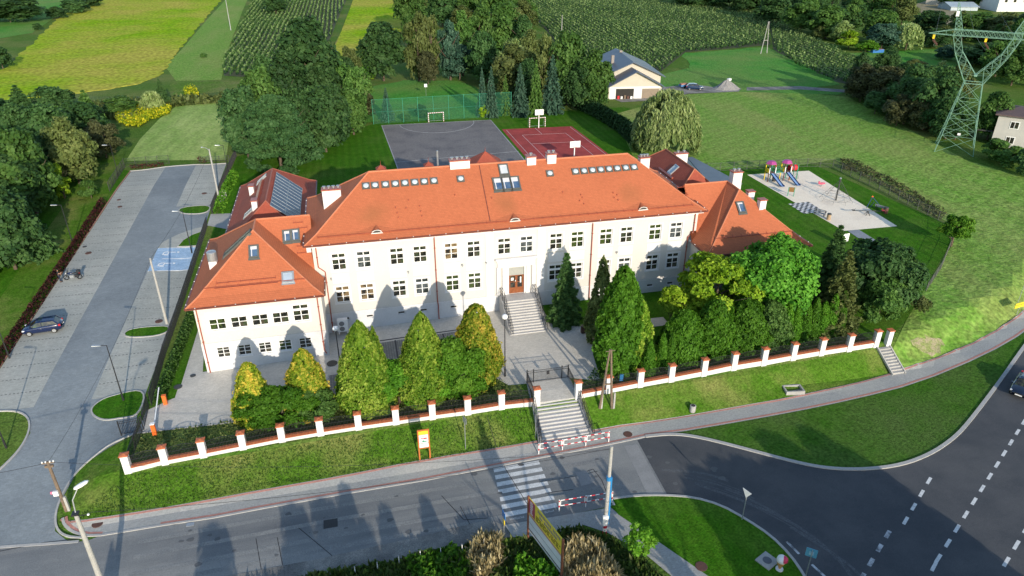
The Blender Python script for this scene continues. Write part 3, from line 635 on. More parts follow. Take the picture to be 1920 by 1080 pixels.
glass_r=M('painted_reflection_glass',(.10,.115,.12),(.02,.025,.022),sc=1.6,rough=.05,spec=.8,contrast=(.4,.6)); glass_g=M('painted_green_reflection_glass',(.05,.075,.02),(.012,.014,.012),sc=2.6,rough=.05,spec=.6,contrast=(.42,.6)); glass_c=M('curtained_glass',(.18,.13,.07),(.02,.02,.02),sc=1.1,rough=.1,spec=.6,contrast=(.47,.52))  # first two have reflections painted as base colour, the third a curtain tone
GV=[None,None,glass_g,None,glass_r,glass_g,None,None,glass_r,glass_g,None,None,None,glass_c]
H0=21.75
WU=[-19.2,-16.6,-13.1,-10.6,-7.2,-4.7,-1.27,1.27,4.7,7.2,10.6,13.1,16.6,19.2]
wall=MB(); pl=MB(); trim=MB()
up=[(a+H0-.74,a+H0+.74,6.25,8.2) for a in WU]; lo=[(a+H0-.74,a+H0+.74,2.35,4.3) for a in WU if abs(a)>2]
door_op=[(H0-.78,H0+1.0,1.22,4.6)]
openwall(wall,(-H0,0),(1,0),2*H0,1.18,9.3,up+lo+door_op)
bw=[(a+H0-.42,a+H0+.42,.12,.5) for a in WU if abs(a)>2]
openwall(pl,(-H0-.04,-.05),(1,0),2*H0+.08,-2.6,1.17,[(o[0]+.04,o[1]+.04,o[2],o[3]) for o in bw])
# sides and back
for sgn in (-1,1):
    x=sgn*H0; wall.raw([(x,0,1.18),(x,13,1.18),(x,13,9.3),(x,0,9.3)],[(0,1,2,3)] if sgn>0 else [(3,2,1,0)])
    x=sgn*(H0+.04); pl.raw([(x,-.05,-2.6),(x,13,-2.6),(x,13,1.17),(x,-.05,1.17)],[(0,1,2,3)] if sgn>0 else [(3,2,1,0)])
wall.face([(H0,13,-1),(-H0,13,-1),(-H0,13,9.3),(H0,13,9.3)])
pl.face([(-H0-.04,-.05,1.17),(H0+.04,-.05,1.17),(H0+.04,0,1.17),(-H0-.04,0,1.17)])
for i,a in enumerate(WU):
    put_window(0,0,1.48,1.95,'big',(a-.74,0,6.25),0,random.choice(GV))
    if abs(a)>2: put_window(0,0,1.48,1.95,'big',(a-.74,0,2.35),0,random.choice(GV)); put_window(0,0,.84,.38,'slot',(a-.42,-.05,.12),0)
# plaster frames round the openings, apron panels, pilasters
def surround(mb,a0,a1,z0,z1,y,t=.19,pr=.03):
    mb.box(a0-t,a0,y-pr,y-.001,z0-t,z1+t); mb.box(a1,a1+t,y-pr,y-.001,z0-t,z1+t); mb.box(a0,a1,y-pr,y-.001,z1,z1+t); mb.box(a0,a1,y-pr,y-.001,z0-t,z0)
for a in WU:
    surround(trim,a-.74,a+.74,6.25,8.2,0)
    if abs(a)>2:
        surround(trim,a-.74,a+.74,2.35,4.3,0); trim.box(a-.88,a+.88,-.025,-.001,4.75,5.85)
for s in (-1,1): trim.box(s*2.95-.45,s*2.95+.45,-.08,-.001,1.2,9.25)
trim.box(-H0,H0,-.05,-.001,9.0,9.28)
trim.box(-H0-.05,H0+.05,-.10,-.052,1.1,1.2)
wall.build('wall',cream,school); pl.build('plinth',plinthm,school); trim.build('plaster_trim',wplast,school)
# cornice under the eaves
cn=MB(); cn.box(-22.2,22.2,-.45,-.002,9.30,9.62); cn.box(-22.2,22.2,13.002,13.5,9.30,9.62); cn.box(-22.2,-21.76,-.002,13.002,9.30,9.62); cn.box(21.76,22.2,-.002,13.002,9.30,9.62)
cn.build('cornice',wplast,school)
# portal
pt=MB(); pt.box(-2.35,2.45,-.42,-.082,5.68,5.86); pt.box(-2.2,2.3,-.30,-.082,5.45,5.68); pt.box(-2.1,2.2,-.16,-.082,4.72,5.45)
for x in (-2.0,-1.35,1.45,2.1): pt.box(x-.2,x+.2,-.2,-.082,1.25,4.72); pt.box(x-.26,x+.26,-.24,-.2,1.25,1.5)
pt.box(-1.15,-.78,-.1,-.001,1.22,4.72); pt.box(1.0,1.25,-.1,-.001,1.22,4.72); pt.box(-.78,1.0,-.1,-.001,4.6,4.72)
pt.build('portal',wplast,school)
dr=MB()
x0,x1=-.78,1.0; y=.12
dr.box(x0,x0+.1,y-.05,y+.05,1.22,3.5); dr.box(x1-.1,x1,y-.05,y+.05,1.22,3.5); dr.box(x0+.1,x1-.1,y-.05,y+.05,3.42,3.5); dr.box(.07,.15,y-.06,y+.05,1.22,3.42)
for a,b in ((x0+.1,.07),(.15,x1-.1)):
    dr.box(a,b,y-.03,y+.03,1.22,1.95); dr.box(a,a+.1,y-.03,y+.03,1.95,3.42); dr.box(b-.1,b,y-.03,y+.03,1.95,3.42); dr.box(a+.1,b-.1,y-.03,y+.03,2.62,2.7)
do=dr.build('door',doorw,school)
g=MB(); g.box(x0+.1,x1-.1,y-.005,y+.005,1.95,3.42); g.build('door_glass',glass,do)
for q in ((-.5,-.2,y-.036,y-.031,2.85,3.2),(.55,.7,y-.036,y-.031,2.5,3.25),(-.02,.05,y-.07,y-.062,2.7,2.9)): g=MB(); g.box(*q); g.build('notice',white,do)
g=MB(); g.box(x0,x1,.1,.14,3.5,4.6); tg=g.build('transom',M('frosted_transom',(.38,.38,.34),(.32,.33,.3),sc=6,rough=.4),school)
g=MB(); g.box(-.2+1.45,1.5,-.105,-.101,2.9,3.2); g.build('wall_plaque',redp,school)
# front steps
st=MB(); N_=13; zt=1.22; zb=-.8; rise=(zt-zb)/N_
for i in range(N_): st.box(-1.75,2.15,-5.85+i*.34,-5.85+(i+1)*.34 if i<N_-1 else -.09,-1.5,zb+(i+1)*rise)
st.build('front_steps',stair_m,school)
nz=MB()
for i in range(N_): nz.box(-1.75,2.15,-5.885+i*.34,-5.75+i*.34,zb+(i+1)*rise+.001,zb+(i+1)*rise+.025)
nz.build('step_nosing',M('pale_nosing',(.60,.59,.57),rough=.7),school)
ck=MB()
for x in (-1.95,2.15): ck.raw([(x,-5.9,-1.6),(x+.2,-5.9,-1.6),(x+.2,-.09,-1.6),(x,-.09,-1.6),(x,-5.9,-.72),(x+.2,-5.9,-.72),(x+.2,-1.5,1.3),(x,-1.5,1.3),(x+.2,-.09,1.3),(x,-.09,1.3)],
   [(0,1,5,4),(4,5,6,7),(7,6,8,9),(1,2,8,6,5),(3,0,4,7,9),(2,3,9,8)])
ck.build('step_cheek_wall',stair_m,school)
def railing(mb,pts,h=1.0,posts=None,mid=2,r=.025):
    for k in range(mid+1): mb.path([(p[0],p[1],p[2]+h*(1-k*.42)) for p in pts],r if k==0 else r*.7,5)
    for p in resample3(pts,1.1): mb.tube(p,(p[0],p[1],p[2]+h),r,n=5)
def resample3(pts,st_):
    o=[pts[0]]
    for a,b in zip(pts,pts[1:]):
        a=Vector(a);b=Vector(b); n=max(1,round((b-a).length/st_)); o+= [tuple(a+(b-a)*i/n) for i in range(1,n+1)]
    return o
for x in (-1.85,-1.6,2.0,2.25):
    rl=MB(); railing(rl,[(x,-5.85,-.72),(x,-1.5,1.3),(x,-.3,1.3)]); rl.build('handrail',black,school)
# ---------------- roofs
def rface(mb,pts,th=.12):
    mb.face(pts)
def hip(mb,x0,x1,y0,y1,ze,apx0,apx1,zr,br=1.2,drop=.25):
    """hipped roof with a slightly flatter foot; apx0/apx1 are the ridge ends (x,y)"""
    E=[(x0,y0),(x1,y0),(x1,y1),(x0,y1)]
    cen=[apx0,apx1,apx1,apx0] if abs(apx0[0]-apx1[0])>abs(apx0[1]-apx1[1]) else [apx0,apx0,apx1,apx1]
    Rg=[(*apx0,zr),(*apx1,zr)]
    k=.17; I=[]
    for e,c in zip(E,cen): I.append((e[0]+(c[0]-e[0])*k,e[1]+(c[1]-e[1])*k,ze+(zr-ze)*k-drop))
    E3=[(x,y,ze) for x,y in E]
    for i in range(4): mb.face([E3[i],E3[(i+1)%4],I[(i+1)%4],I[i]])
    if abs(apx0[0]-apx1[0])>abs(apx0[1]-apx1[1]):
        mb.face([I[0],I[1],Rg[1],Rg[0]]); mb.face([I[1],I[2],Rg[1]]); mb.face([I[2],I[3],Rg[0],Rg[1]]); mb.face([I[3],I[0],Rg[0]])
    else:
        mb.face([I[0],I[1],Rg[0]]); mb.face([I[1],I[2],Rg[1],Rg[0]]); mb.face([I[2],I[3],Rg[1]]); mb.face([I[3],I[0],Rg[0],Rg[1]])
    mb.face([E3[3],E3[2],E3[1],E3[0]])
    return E3,I,Rg
rm=MB(); E3,I3,Rg=hip(rm,-22.45,22.45,-.68,13.7,9.66,(-15.1,6.52),(15.1,6.52),14.72,drop=.2)
ro=rm.build('roof',roofm,school)
rt=MB()
def ridgeline(mb,pts,r=.11):
    for a,b in zip(pts,pts[1:]): mb.tube((a[0],a[1],a[2]+.02),(b[0],b[1],b[2]+.02),r,n=6)
ridgeline(rt,[Rg[0],Rg[1]]); 
for e,i,g_ in zip(E3,I3,[Rg[0],Rg[1],Rg[1],Rg[0]]): ridgeline(rt,[e,i,g_],.09)
rt.build('ridge_tiles',ridgem,school)
def gutter(name,pts,mat=dkgutter,clips=True):
    mb=MB(); 
    for a,b in zip(pts,pts[1:]): mb.bar(a,b,.16,.14)
    o=mb.build(name,mat,school)
    if clips:
        c=MB(); c.box(-.04,.04,-.04,.04,.05,.12); c=c.mesh('gutter_bracket'); c.materials.append(white)
        for a,b in zip(pts,pts[1:]):
            a=Vector(a);b=Vector(b); n=max(1,int((b-a).length/1.7))
            for i in range(n): 
                p=a+(b-a)*(i+.5)/n; link('gutter_bracket',c,None,o,tuple(p))
gutter('gutter',[(-22.5,-.76,9.62),(22.5,-.76,9.62)]); gutter('gutter',[(-22.53,13.7,9.62),(-22.53,-.7,9.62)]); gutter('gutter',[(22.53,-.7,9.62),(22.53,13.7,9.62)])
gutter('gutter',[(22.5,13.78,9.62),(-22.5,13.78,9.62)],clips=False)
# main front slope as a plane, for everything that sits on it
def plane(p0,p1,p2):
    p0,p1,p2=map(Vector,(p0,p1,p2)); n=(p1-p0).cross(p2-p0).normalized()
    if n.z<0: n=-n
    return p0,n
PF=plane(I3[0],I3[1],Rg[0])
def onplane(P,a,b):   # z of plane at (a,b)
    p0,n=P; return (a,b,p0.z-(n.x*(a-p0.x)+n.y*(b-p0.y))/n.z)
def basis(P,up_hint=None):
    n=P[1]; s=Vector((n.y,-n.x,0))
    if s.length<1e-4: s=Vector((1,0,0))
    s.normalize(); up=n.cross(s).normalized()
    if up.z<0: up=-up; 
    if s.cross(up).dot(n)<0: s=-s
    return s,up,n
def on_roof(P,c,build,name,mats,parent=None):
    """build(mb) draws in local coordinates: x across the slope, y up the slope, z out of it"""
    mb=MB(); build(mb); s,up,n=basis(P); Mx=Matrix((s,up,n)).transposed(); c=Vector(c)
    mb.v=[tuple(c+Mx@Vector(v)) for v in mb.v]
    return mb.build(name,mats,parent or school)
def skylight(P,c,w_,h_,gl=glassb,fr=greyf,lit=True,blindk=0):
    def f(mb):
        t=.15; z=.16
        mb.box(-w_/2-t,-w_/2,-h_/2-t,h_/2+t,-.1,z); mb.box(w_/2,w_/2+t,-h_/2-t,h_/2+t,-.1,z); mb.box(-w_/2,w_/2,-h_/2-t,-h_/2,-.1,z); mb.box(-w_/2,w_/2,h_/2,h_/2+t,-.1,z)
        mb.box(-w_/2-t-.06,w_/2+t+.06,-h_/2-t-.22,-h_/2-t,-.1,.05)
    o=on_roof(P,c,f,'skylight',fr)
    on_roof(P,c,lambda mb:mb.box(-w_/2,w_/2,-h_/2,h_/2,.05,.10),'skylight_glass',gl,o)
    if blindk: on_roof(P,c,lambda mb:(mb.box(-w_/2+.05,w_/2-.05,h_/2-blindk,h_/2,.101,.108),mb.box(-w_/2+.1,-w_/2+.2,-h_/2,h_/2-blindk,.101,.107)),'blind',blind,o)
    return o
domeg=M('dome_glass',(.55,.62,.66),(.42,.50,.55),sc=2,rough=.1,spec=.7)
def sundome(P,c):
    def f(mb):
        mb.box(-.42,.42,-.42,.42,-.1,.13)
    o=on_roof(P,c,f,'roof_dome_light',greyf)
    on_roof(P,c,lambda mb:mb.lathe((0,0,.13),[(.3,0),(.3,.02),(.22,.07),(.12,.1),(.02,.11)],12),'dome',domeg,o)
for a in [-15.55,-14.57,-13.45,-12.38,-11.33,-10.25,-9.2,-8.12,-5.13,5.16,8.22,9.25,10.28,11.28,12.3,13.3,14.35,15.38]: sundome(PF,onplane(PF,a,5.05 if a<0 else 4.92))
for i,a in enumerate((-1.07,-.07,.9)): skylight(PF,onplane(PF,a,4.18),.84,1.45,blindk=.55)
skylight(PF,onplane(PF,-.07,5.72),.84,1.2,gl=M('pale_skylight',(.5,.55,.58),rough=.1),blindk=.2)
on_roof(PF,onplane(PF,-2.75,2.95),lambda mb:mb.box(-.045,.045,-4.5,4.45,-.02,.03),'roof_joint',dkgutter)
def snowguard(P,c,L,name='snow_guard'):
    def f(mb):
        mb.box(-L/2,L/2,-.02,.02,.10,.18); n=max(1,int(L/1.05))
        for i in range(n+1):
            x=-L/2+i*L/n; mb.box(x-.02,x+.02,-.05,.32,-.02,.04); mb.box(x-.02,x+.02,-.03,.03,-.02,.2)
    on_roof(P,c,f,name,redmetal)
PE=plane(E3[0],E3[1],I3[0]); snowguard(PE,onplane(PE,0,.12),42.0)
# eyebrow vents
for a in (-14.96,-.04,14.88):
    c=onplane(PF,a,.62); mb=MB(); n=12; vs_=[]
    for k,(yy,zz) in enumerate(((.05,0),(-.0,0))): pass
    prof=[(math.cos(t)*1.0,math.sin(t)*.42) for t in np.linspace(0,math.pi,n)]
    wide=[(x*2.2,(z_**1.6)*.9) for x,z_ in prof]
    z0=c[2]-.30
    front=[(a+x*.62,.05,z0+z_) for x,z_ in prof]; mb.face([(p[0],p[1],p[2]) for p in front][::-1])
    mb.build('eyebrow_vent',wplast,school)
    mb=MB(); back=[(a+x*.62,.05,z0+z_) for x,z_ in prof]
    outer=[(a+x*2.6,.05+.0,z0+.0+.02*0) for x,z_ in prof]
    top=(a,1.0,onplane(PF,a,1.0)[2]+.03)
    lft=onplane(PF,a-2.6,.35); rgt=onplane(PF,a+2.6,.35)
    pk=[(p[0],p[1]-.12,p[2]+.07) for p in back]
    for p,q in zip(pk,pk[1:]): mb.face([q,p,top])
    mb.face([pk[-1],lft,top][::-1]); mb.face([pk[0],rgt,top])
    mb.build('eyebrow_roof',roofm,school)
    mb=MB(); mb.face([(a+x*.42,-.0,z0+.12+z_*.6) for x,z_ in prof][::-1]); mb.build('vent_louvre',darkm,school)
# chimneys
def chimney(x0,x1,y0,y1,zb_,zt_,pots=2,rim=True):
    mb=MB(); mb.box(x0,x1,y0,y1,zb_,zt_); o=mb.build('chimney',wplast,school)
    mb=MB(); mb.box(x0-.08,x1+.08,y0-.08,y1+.08,zt_,zt_+.12); mb.build('chimney_cap',redmetal,o)
    mb=MB()
    L=max(x1-x0,y1-y0)
    for i in range(pots):
        t=(i+.5)/pots; p=(x0+(x1-x0)*t,(y0+y1)/2) if x1-x0>=y1-y0 else ((x0+x1)/2,y0+(y1-y0)*t)
        mb.lathe((p[0],p[1],zt_+.12),[(.11,0),(.11,.18),(.2,.2),(.2,.27),(.03,.3)],8)
    if pots: mb.build('chimney_pot',steel,o)
chimney(-6.1,-3.85,6.15,7.0,13.5,15.35,4); chimney(2.75,3.8,6.0,6.9,13.3,15.25,1); chimney(5.15,6.2,6.0,6.9,13.3,15.4,2)
chimney(-20.3,-18.3,6.0,6.9,10.2,13.1,4); chimney(17.5,18.7,8.0,8.9,10.2,13.5,3)
# back dormer with pyramid roof and two little turrets behind the ridge
for a,b,hw,zz in ((-1.4,9.8,2.2,15.2),(-13.6,10,.6,14.35),(-8.1,10,.6,14.35)):
    mb=MB(); mb.box(a-hw*.85,a+hw*.85,b-hw*.85,b+hw*.85,10.5,zz-hw*.75); 
    mb.build('dormer',wplast,school)
    mb=MB(); E=[(a-hw,b-hw,zz-hw*.78),(a+hw,b-hw,zz-hw*.78),(a+hw,b+hw,zz-hw*.78),(a-hw,b+hw,zz-hw*.78)]; t=(a,b,zz)
    for i in range(4): mb.face([E[i],E[(i+1)%4],t])
    mb.face(E[::-1]); mb.tube((a,b,zz-.1),(a,b,zz+.5),.03,.01,5); mb.build('dormer_roof',roofd,school)
mb=MB(); mb.tube((-7.0,10.2,12.5),(-7.0,10.2,15.5),.12,n=8); mb.build('vent_pipe',steel,school)
# little roof hooks scattered on the slope
mb=MB()
for x,y in ((979,0),): pass
for q in [(742,390),(745,400),(747,409),(762,391),(766,376),(787,387),(789,397),(791,406),(853,366),(922,372),(1055,361),(1089,366),(1087,377),(1092,371),(1095,383),(1150,362),(1152,371),(1157,366),(1159,376)]:
    p=onP(q[0],q[1],PF[0],PF[1]); mb.cbox((p.x,p.y,p.z+.06),.1,.16,.14)
mb.build('roof_hook',redmetal,school)
# ---------------- wings (mirrored)
def wing(s):
    X=lambda a:s*a
    w_=MB(); p_=MB(); t_=MB()
    a0,a1=21.2,33.35; b0,b1=-4.4,11.6
    # front wall
    ups=[27.4-4.02,27.4-2.0,27.4,27.4+2.0,27.4+4.05]
    xs0=-a1 if s<0 else a0
    opsU=[]; opsL=[]
    for c in ups:
        cx=s*c; opsU.append((cx-xs0-.8,cx-xs0+.8,3.05,4.95)); opsL.append((cx-xs0-.64,cx-xs0+.64,-.2,1.05))
    openwall(w_,(xs0,b0),(1,0),a1-a0,1.68,5.75,opsU); openwall(p_,(xs0-.04,b0-.04),(1,0),a1-a0+.08,-3,1.67,[(o[0]+.04,o[1]+.04,o[2],o[3]) for o in opsL])
    for i,c in enumerate(ups):
        cx=s*c
        o=put_window(0,0,1.6,1.9,'big',(cx-.8,b0,3.05),0,random.choice(GV)); put_window(0,0,1.28,1.25,'low',(cx-.64,b0-.04,-.2),0,random.choice(GV))
        surround(t_,cx-.8,cx+.8,3.05,4.95,b0,.17)
        if s<0 and i!=0:
            m_=MB(); m_.box(.1,.76,.12,.143,1.42,1.82); m_.box(.85,1.5,.12,.143,1.42,1.82); m_.build('roller_blind',blind,o)
    # sides (outer faces away, inner returns to the main block)
    for xx,out in ((a1,1),(a0,-1)):
        x=X(xx); o_=out*s; yb=b1 if out>0 else 0
        q=[(x,b0,1.68),(x,yb,1.68),(x,yb,5.75),(x,b0,5.75)]; w_.face(q if o_>0 else q[::-1])
        x=x+o_*.04; q=[(x,b0-.04,-3),(x,yb,-3),(x,yb,1.67),(x,b0-.04,1.67)]; p_.face(q if o_>0 else q[::-1])
    xa,xb=sorted((X(a0),X(a1))); w_.face([(xb,b1,-2),(xa,b1,-2),(xa,b1,5.75),(xb,b1,5.75)])
    p_.face([(xa-.04,b0-.04,1.67),(xb+.04,b0-.04,1.67),(xb+.04,b0,1.67),(xa-.04,b0,1.67)])
    w_.build('wall',cream if s<0 else M('grey_cream_plaster',(.60,.57,.52),(.57,.54,.49),sc=.4,rough=.85),school); p_.build('plinth',plinthm,school)
    t_.box(min(X(33.7),X(20.95)),max(X(33.7),X(20.95)),b0-.4,b0-.002,5.76,5.96); t_.box(*sorted((X(33.36),X(33.7))),b0-.002,11.9,5.76,5.96); t_.box(*sorted((X(20.95),X(21.19))),b0-.002,-.06,5.76,5.96)
    t_.build('plaster_trim',wplast,school)
    # roof
    ze=6.05; zr=11.1; r=MB(); mir=(lambda L:[(s*x,y,z) for x,y,z in L] if s>0 else [(-x,y,z) for x,y,z in L][::-1])
    def f(L): 
        L=[(x,y,z) for x,y,z in L]; q=[(s*x,y,z) for x,y,z in L]; r.face(q if s<0 else q[::-1])
    # coordinates for the left wing mirrored: outer corner (33.9), inner (20.85)
    O0=(33.9,-5.0,ze); O1=(20.85,-5.0,ze); B0=(33.9,12.1,ze); ap=(27.4,1.4,zr-.05); rr=(27.4,4.3,zr); V=(20.85,-.95,ze)
    k=.16
    def mid(e,c,drop=.2): return (e[0]+(c[0]-e[0])*k,e[1]+(c[1]-e[1])*k,e[2]+(c[2]-e[2])*k-drop)
    m0=mid(O0,ap); m1=mid(O1,ap); mB=mid(B0,rr)
    f([O0,O1,m1,m0]); f([m0,m1,ap])                      # front hip
    f([B0,O0,m0,mB]); f([mB,m0,ap,rr])                   # outer slope
    f([O1,V,rr,ap,m1])                                   # inner slope
    f([V,(21.75,-.95,ze),(21.75,4.3,zr),rr][:4])         # connecting roof, front
    f([(21.75,12.1,ze),B0,mB,rr,(21.75,4.3,zr)])         # rear slopes
    f([B0,(21.75,12.1,ze),(21.75,-.95,ze),V,O1,O0])      # underside
    r.build('roof',roofm,school)
    rt=MB(); ss=lambda p:(s*p[0],p[1],p[2])
    ridgeline(rt,[ss(O0),ss(m0),ss(ap)],.09); ridgeline(rt,[ss(O1),ss(m1),ss(ap)],.09); ridgeline(rt,[ss(ap),ss(rr),ss((21.8,4.3,zr))],.1); ridgeline(rt,[ss(B0),ss(mB),ss(rr)],.09)
    rt.build('ridge_tiles',ridgem,school)
    gutter('gutter',[ss((33.95,-5.08,ze-.03)),ss((20.85,-5.08,ze-.03))]); gutter('gutter',[ss((33.98,-5,ze-.03)),ss((33.98,12.1,ze-.03))]); gutter('gutter',[ss((20.78,-5,ze-.03)),ss((20.78,-.9,ze-.03))])
    PFr=plane(ss(m0),ss(m1),ss(ap)); POut=plane(ss(m0),ss(mB),ss(rr)); PIn=plane(ss(V),ss(rr),ss(ap)); PC=plane(ss(V),ss((21.75,4.3,zr)),ss(rr))
    snowguard(PFr,onplane(PFr,s*27.4,-3.3),9.6)
    return PFr,POut,PIn,PC
LW=wing(-1); RW=wing(1)
# left wing: skylights, vents
def at(P,x,y): return tuple(onP(x,y,P[0],P[1]))
skylight(LW[0],at(LW[0],476,472),.72,1.15,blindk=.35); skylight(LW[0],at(LW[0],540,520),.9,.9,gl=M('painted_sky_reflection_glass',(.35,.42,.5),rough=.08,spec=.7),fr=steel)  # second pane: reflected sky painted as a pale blue base colour
snowguard(LW[0],at(LW[0],462,527),5.6)
on_roof(LW[0],at(LW[0],462,535),lambda mb:mb.box(-3,3,-.03,.03,0,.05),'roof_rail',dkgutter)
for q in ((441,438),(450,466)): pass
skylight(LW[1],at(LW[1],446,457),.9,3.6,gl=M('green_grey_glass',(.10,.13,.10),(.2,.23,.2),sc=3,rough=.12,spec=.6))
skylight(LW[3],at(LW[3],538,443),.62,1.1,blindk=.3); skylight(LW[3],at(LW[3],554,441),.62,1.1,blindk=.25)
for q in ((559,418),(568,428),(566,462),(566,475)):
    snowguard(LW[3],at(LW[3],*q),.9,'roof_step')
# steel drum ventilator on its white box
p=Vector(at(LW[1],401,497)); mb=MB(); mb.box(p.x-.4,p.x+.4,p.y-.4,p.y+.4,p.z-.8,p.z+.55); o=mb.build('vent_box',wplast,school)
mb=MB(); mb.lathe((p.x,p.y,p.z+.55),[(.42,0),(.5,.05),(.5,.95),(.42,1.02),(.1,1.08)],14); mb.build('drum_ventilator',steel,o)
chimney(-22.4,-21.9,1.2,1.7,7.2,8.9,1)
# right wing extras
skylight(RW[0],at(RW[0],1389,389),.72,1.2,blindk=.2)
chimney(28.9,30.1,5.6,6.6,8.5,11.6,2); 
for (px,py),w_ in zip(((1405,372),(1427,388)),(.5,.5)):
    c=onP(px,py,RW[1][0],RW[1][1]); chimney(c.x-.4,c.x+.4,c.y-.35,c.y+.35,c.z-.8,c.z+.9,0)
for q in ((1276,352),(1283,366),(1286,374)): snowguard(RW[3],at(RW[3],*q),.8,'roof_step')
# downpipes
def pipe(pts,mat=redmetal,r=.06):
    mb=MB(); mb.path(pts,r,8)
    for a,b in zip(pts,pts[1:]):
        a=Vector(a);b=Vector(b)
        if (b-a).length>2:
            for k in range(int((b-a).length/2)): p=a.lerp(b,(k+.5)/int((b-a).length/2)); mb.cbox(p,.18,.18,.05)
    mb.build('downpipe',mat,school)
pipe([(-9.0,-.55,9.6),(-9.0,-.14,9.2),(-9.0,-.14,1.3),(-8.95,-.2,.9),(-8.95,-.2,-1.0)]); pipe([(8.9,-.55,9.6),(8.9,-.14,9.2),(8.9,-.14,1.3),(8.9,-.2,.9),(8.9,-.2,-.7)])
pipe([(-21.3,-.6,9.6),(-21.35,-.14,9.2),(-21.35,-.14,6.9),(-20.72,-.14,6.3),(-20.72,-.14,1.3),(-20.72,-.2,-1.1)]); pipe([(21.3,-.6,9.6),(21.35,-.14,9.2),(21.35,-.14,6.9),(20.72,-.14,6.3),(20.72,-.14,1.3),(20.72,-.2,-.6)])
for s in (-1,1):
    pipe([(s*33.1,-4.9,6.0),(s*33.1,-4.52,5.6),(s*33.1,-4.55,-1.7)]); pipe([(s*21.6,-4.9,6.0),(s*21.6,-4.52,5.6),(s*21.6,-4.55,-.6),(s*21.4,-4.8,-.9)])
# wall lamps
for x,z in ((-20.2,5.4),(-7.9+1.85,5.5),(-12,5.3),(-3.35,5.5),(12.0,5.2)):
    mb=MB(); mb.box(x-.08,x+.08,-.28,-.09,z,z+.14); mb.box(x-.04,x+.04,-.12,-.03,z-.2,z); mb.build('wall_lamp',steel,school)
# hall behind the left wing
hr=MB(); E4,I4,R4=hip(hr,-32.3,-22.1,8.5,30.8,6.05,(-27.1,12.6),(-27.1,24.9),10.1,drop=.15); hr.build('roof',roofd,school)
rt=MB(); ridgeline(rt,[R4[0],R4[1]],.1)
for e,i,g_ in zip(E4,I4,[R4[0],R4[0],R4[1],R4[1]]): ridgeline(rt,[e,i,g_],.08)
rt.build('ridge_tiles',M('brown_ridge',(.36,.11,.07),rough=.6),school)
mb=MB(); mb.box(-31.9,-22.5,11.61,30.4,-1.5,5.9); mb.build('wall',cream,school)
gutter('gutter',[(-32.38,8.5,6.0),(-32.38,30.8,6.0)]); gutter('gutter',[(-22.02,13.9,6.0),(-22.02,30.8,6.0)],clips=False)
PHL=plane(I4[0],I4[3],R4[1]); PHR=plane(I4[1],I4[2],R4[1])
# solar panels
pv=M('solar_cell',(.012,.03,.085),(.018,.04,.10),sc=2,rough=.35,spec=.25)
for i in range(2):
    for j in range(11):
        q0=(526,330); 
        b_=12.2+j*1.12; d0=.55+i*1.95
        # along the slope from the ridge
        s_,u_,n_=basis(PHR); rp=Vector((-27.1,b_,10.1)); c=rp-u_*(d0+.95)
        o=on_roof(PHR,c,lambda mb:(mb.box(-.53,.53,-.94,.94,.16,.20)),'solar_panel',pv)
        if i==0: pass
        on_roof(PHR,c,lambda mb:(mb.box(-.56,-.50,-.96,.96,.15,.22),mb.box(.53,.555,-.96,.96,.15,.21),mb.box(-.53,.53,.94,.96,.15,.21),mb.box(-.53,.53,-.96,-.94,.15,.21)),'panel_frame',steel,o)
for q,wd in (((473,362),.8),((479,390),.8)):
    c=Vector(onP(q[0],q[1],PHL[0],PHL[1])); chimney(c.x-.3,c.x+.3,c.y-.5,c.y+.5,c.z-.6,c.z+1.0,0)
skylight(PHL,at(PHL,492,336),.8,1.3,gl=M('white_skylight',(.6,.62,.62),rough=.2),fr=steel); skylight(PHL,at(PHL,468,398),.9,1.2,fr=steel,blindk=.3)
on_roof(PHL,at(PHL,487,362),lambda mb:mb.box(-4.4,4.4,-.25,.25,.0,.28),'cable_duct',redmetal)
# rear right range
hr=MB(); E5,I5,R5=hip(hr,21.9,31.8,8.5,26.5,6.05,(26.9,12),(26.9,21.2),10.2,drop=.15); hr.build('roof',roofd,school)
rt=MB(); ridgeline(rt,[R5[0],R5[1]],.09)
for e,i,g_ in zip(E5,I5,[R5[0],R5[0],R5[1],R5[1]]): ridgeline(rt,[e,i,g_],.08)
rt.build('ridge_tiles',ridgem,school)
mb=MB(); mb.box(22.3,31.4,11.61,26,-1.2,5.9); mb.build('wall',cream,school)
gl_=onB(1284,342,12.3); gr_=onB(1322,341,12.3); gt=onB(1301,323,12.3)
mb=MB(); yb=17.6
mb.face([(gl_[0],12.3,gl_[2]-2.5),(gr_[0],12.3,gr_[2]-2.5),(gr_[0],12.3,gr_[2]),(gt[0],12.3,gt[2]),(gl_[0],12.3,gl_[2])]); mb.box(gl_[0]+.01,gr_[0]-.01,12.31,yb,gl_[2]-2.5,gl_[2]-.1); mb.build('gable_wall',wplast,school)
mb=MB(); e=.25
mb.face([(gl_[0]-e,12.05,gl_[2]-.15),(gt[0],12.05,gt[2]+.1),(gt[0],yb,gt[2]+.1),(gl_[0]-e,yb,gl_[2]-.15)][::-1]); mb.face([(gt[0],12.05,gt[2]+.1),(gr_[0]+e,12.05,gr_[2]-.15),(gr_[0]+e,yb,gr_[2]-.15),(gt[0],yb,gt[2]+.1)][::-1]); mb.build('gable_roof',roofd,school)
c=Gz(1275,303,9.0); chimney(c[0]-.9,c[0]+.9,c[1]-.4,c[1]+.4,7.6,10.2,2)
P5=plane(I5[3],I5[0],R5[0]); skylight(P5,at(P5,1263,318),.8,1.2,gl=M('sky_glass',(.40,.50,.56),rough=.1),fr=steel)
on_roof(P5,at(P5,1249,325),lambda mb:mb.box(-2.2,2.2,-.12,.12,.0,.2),'roof_rail',redmetal)
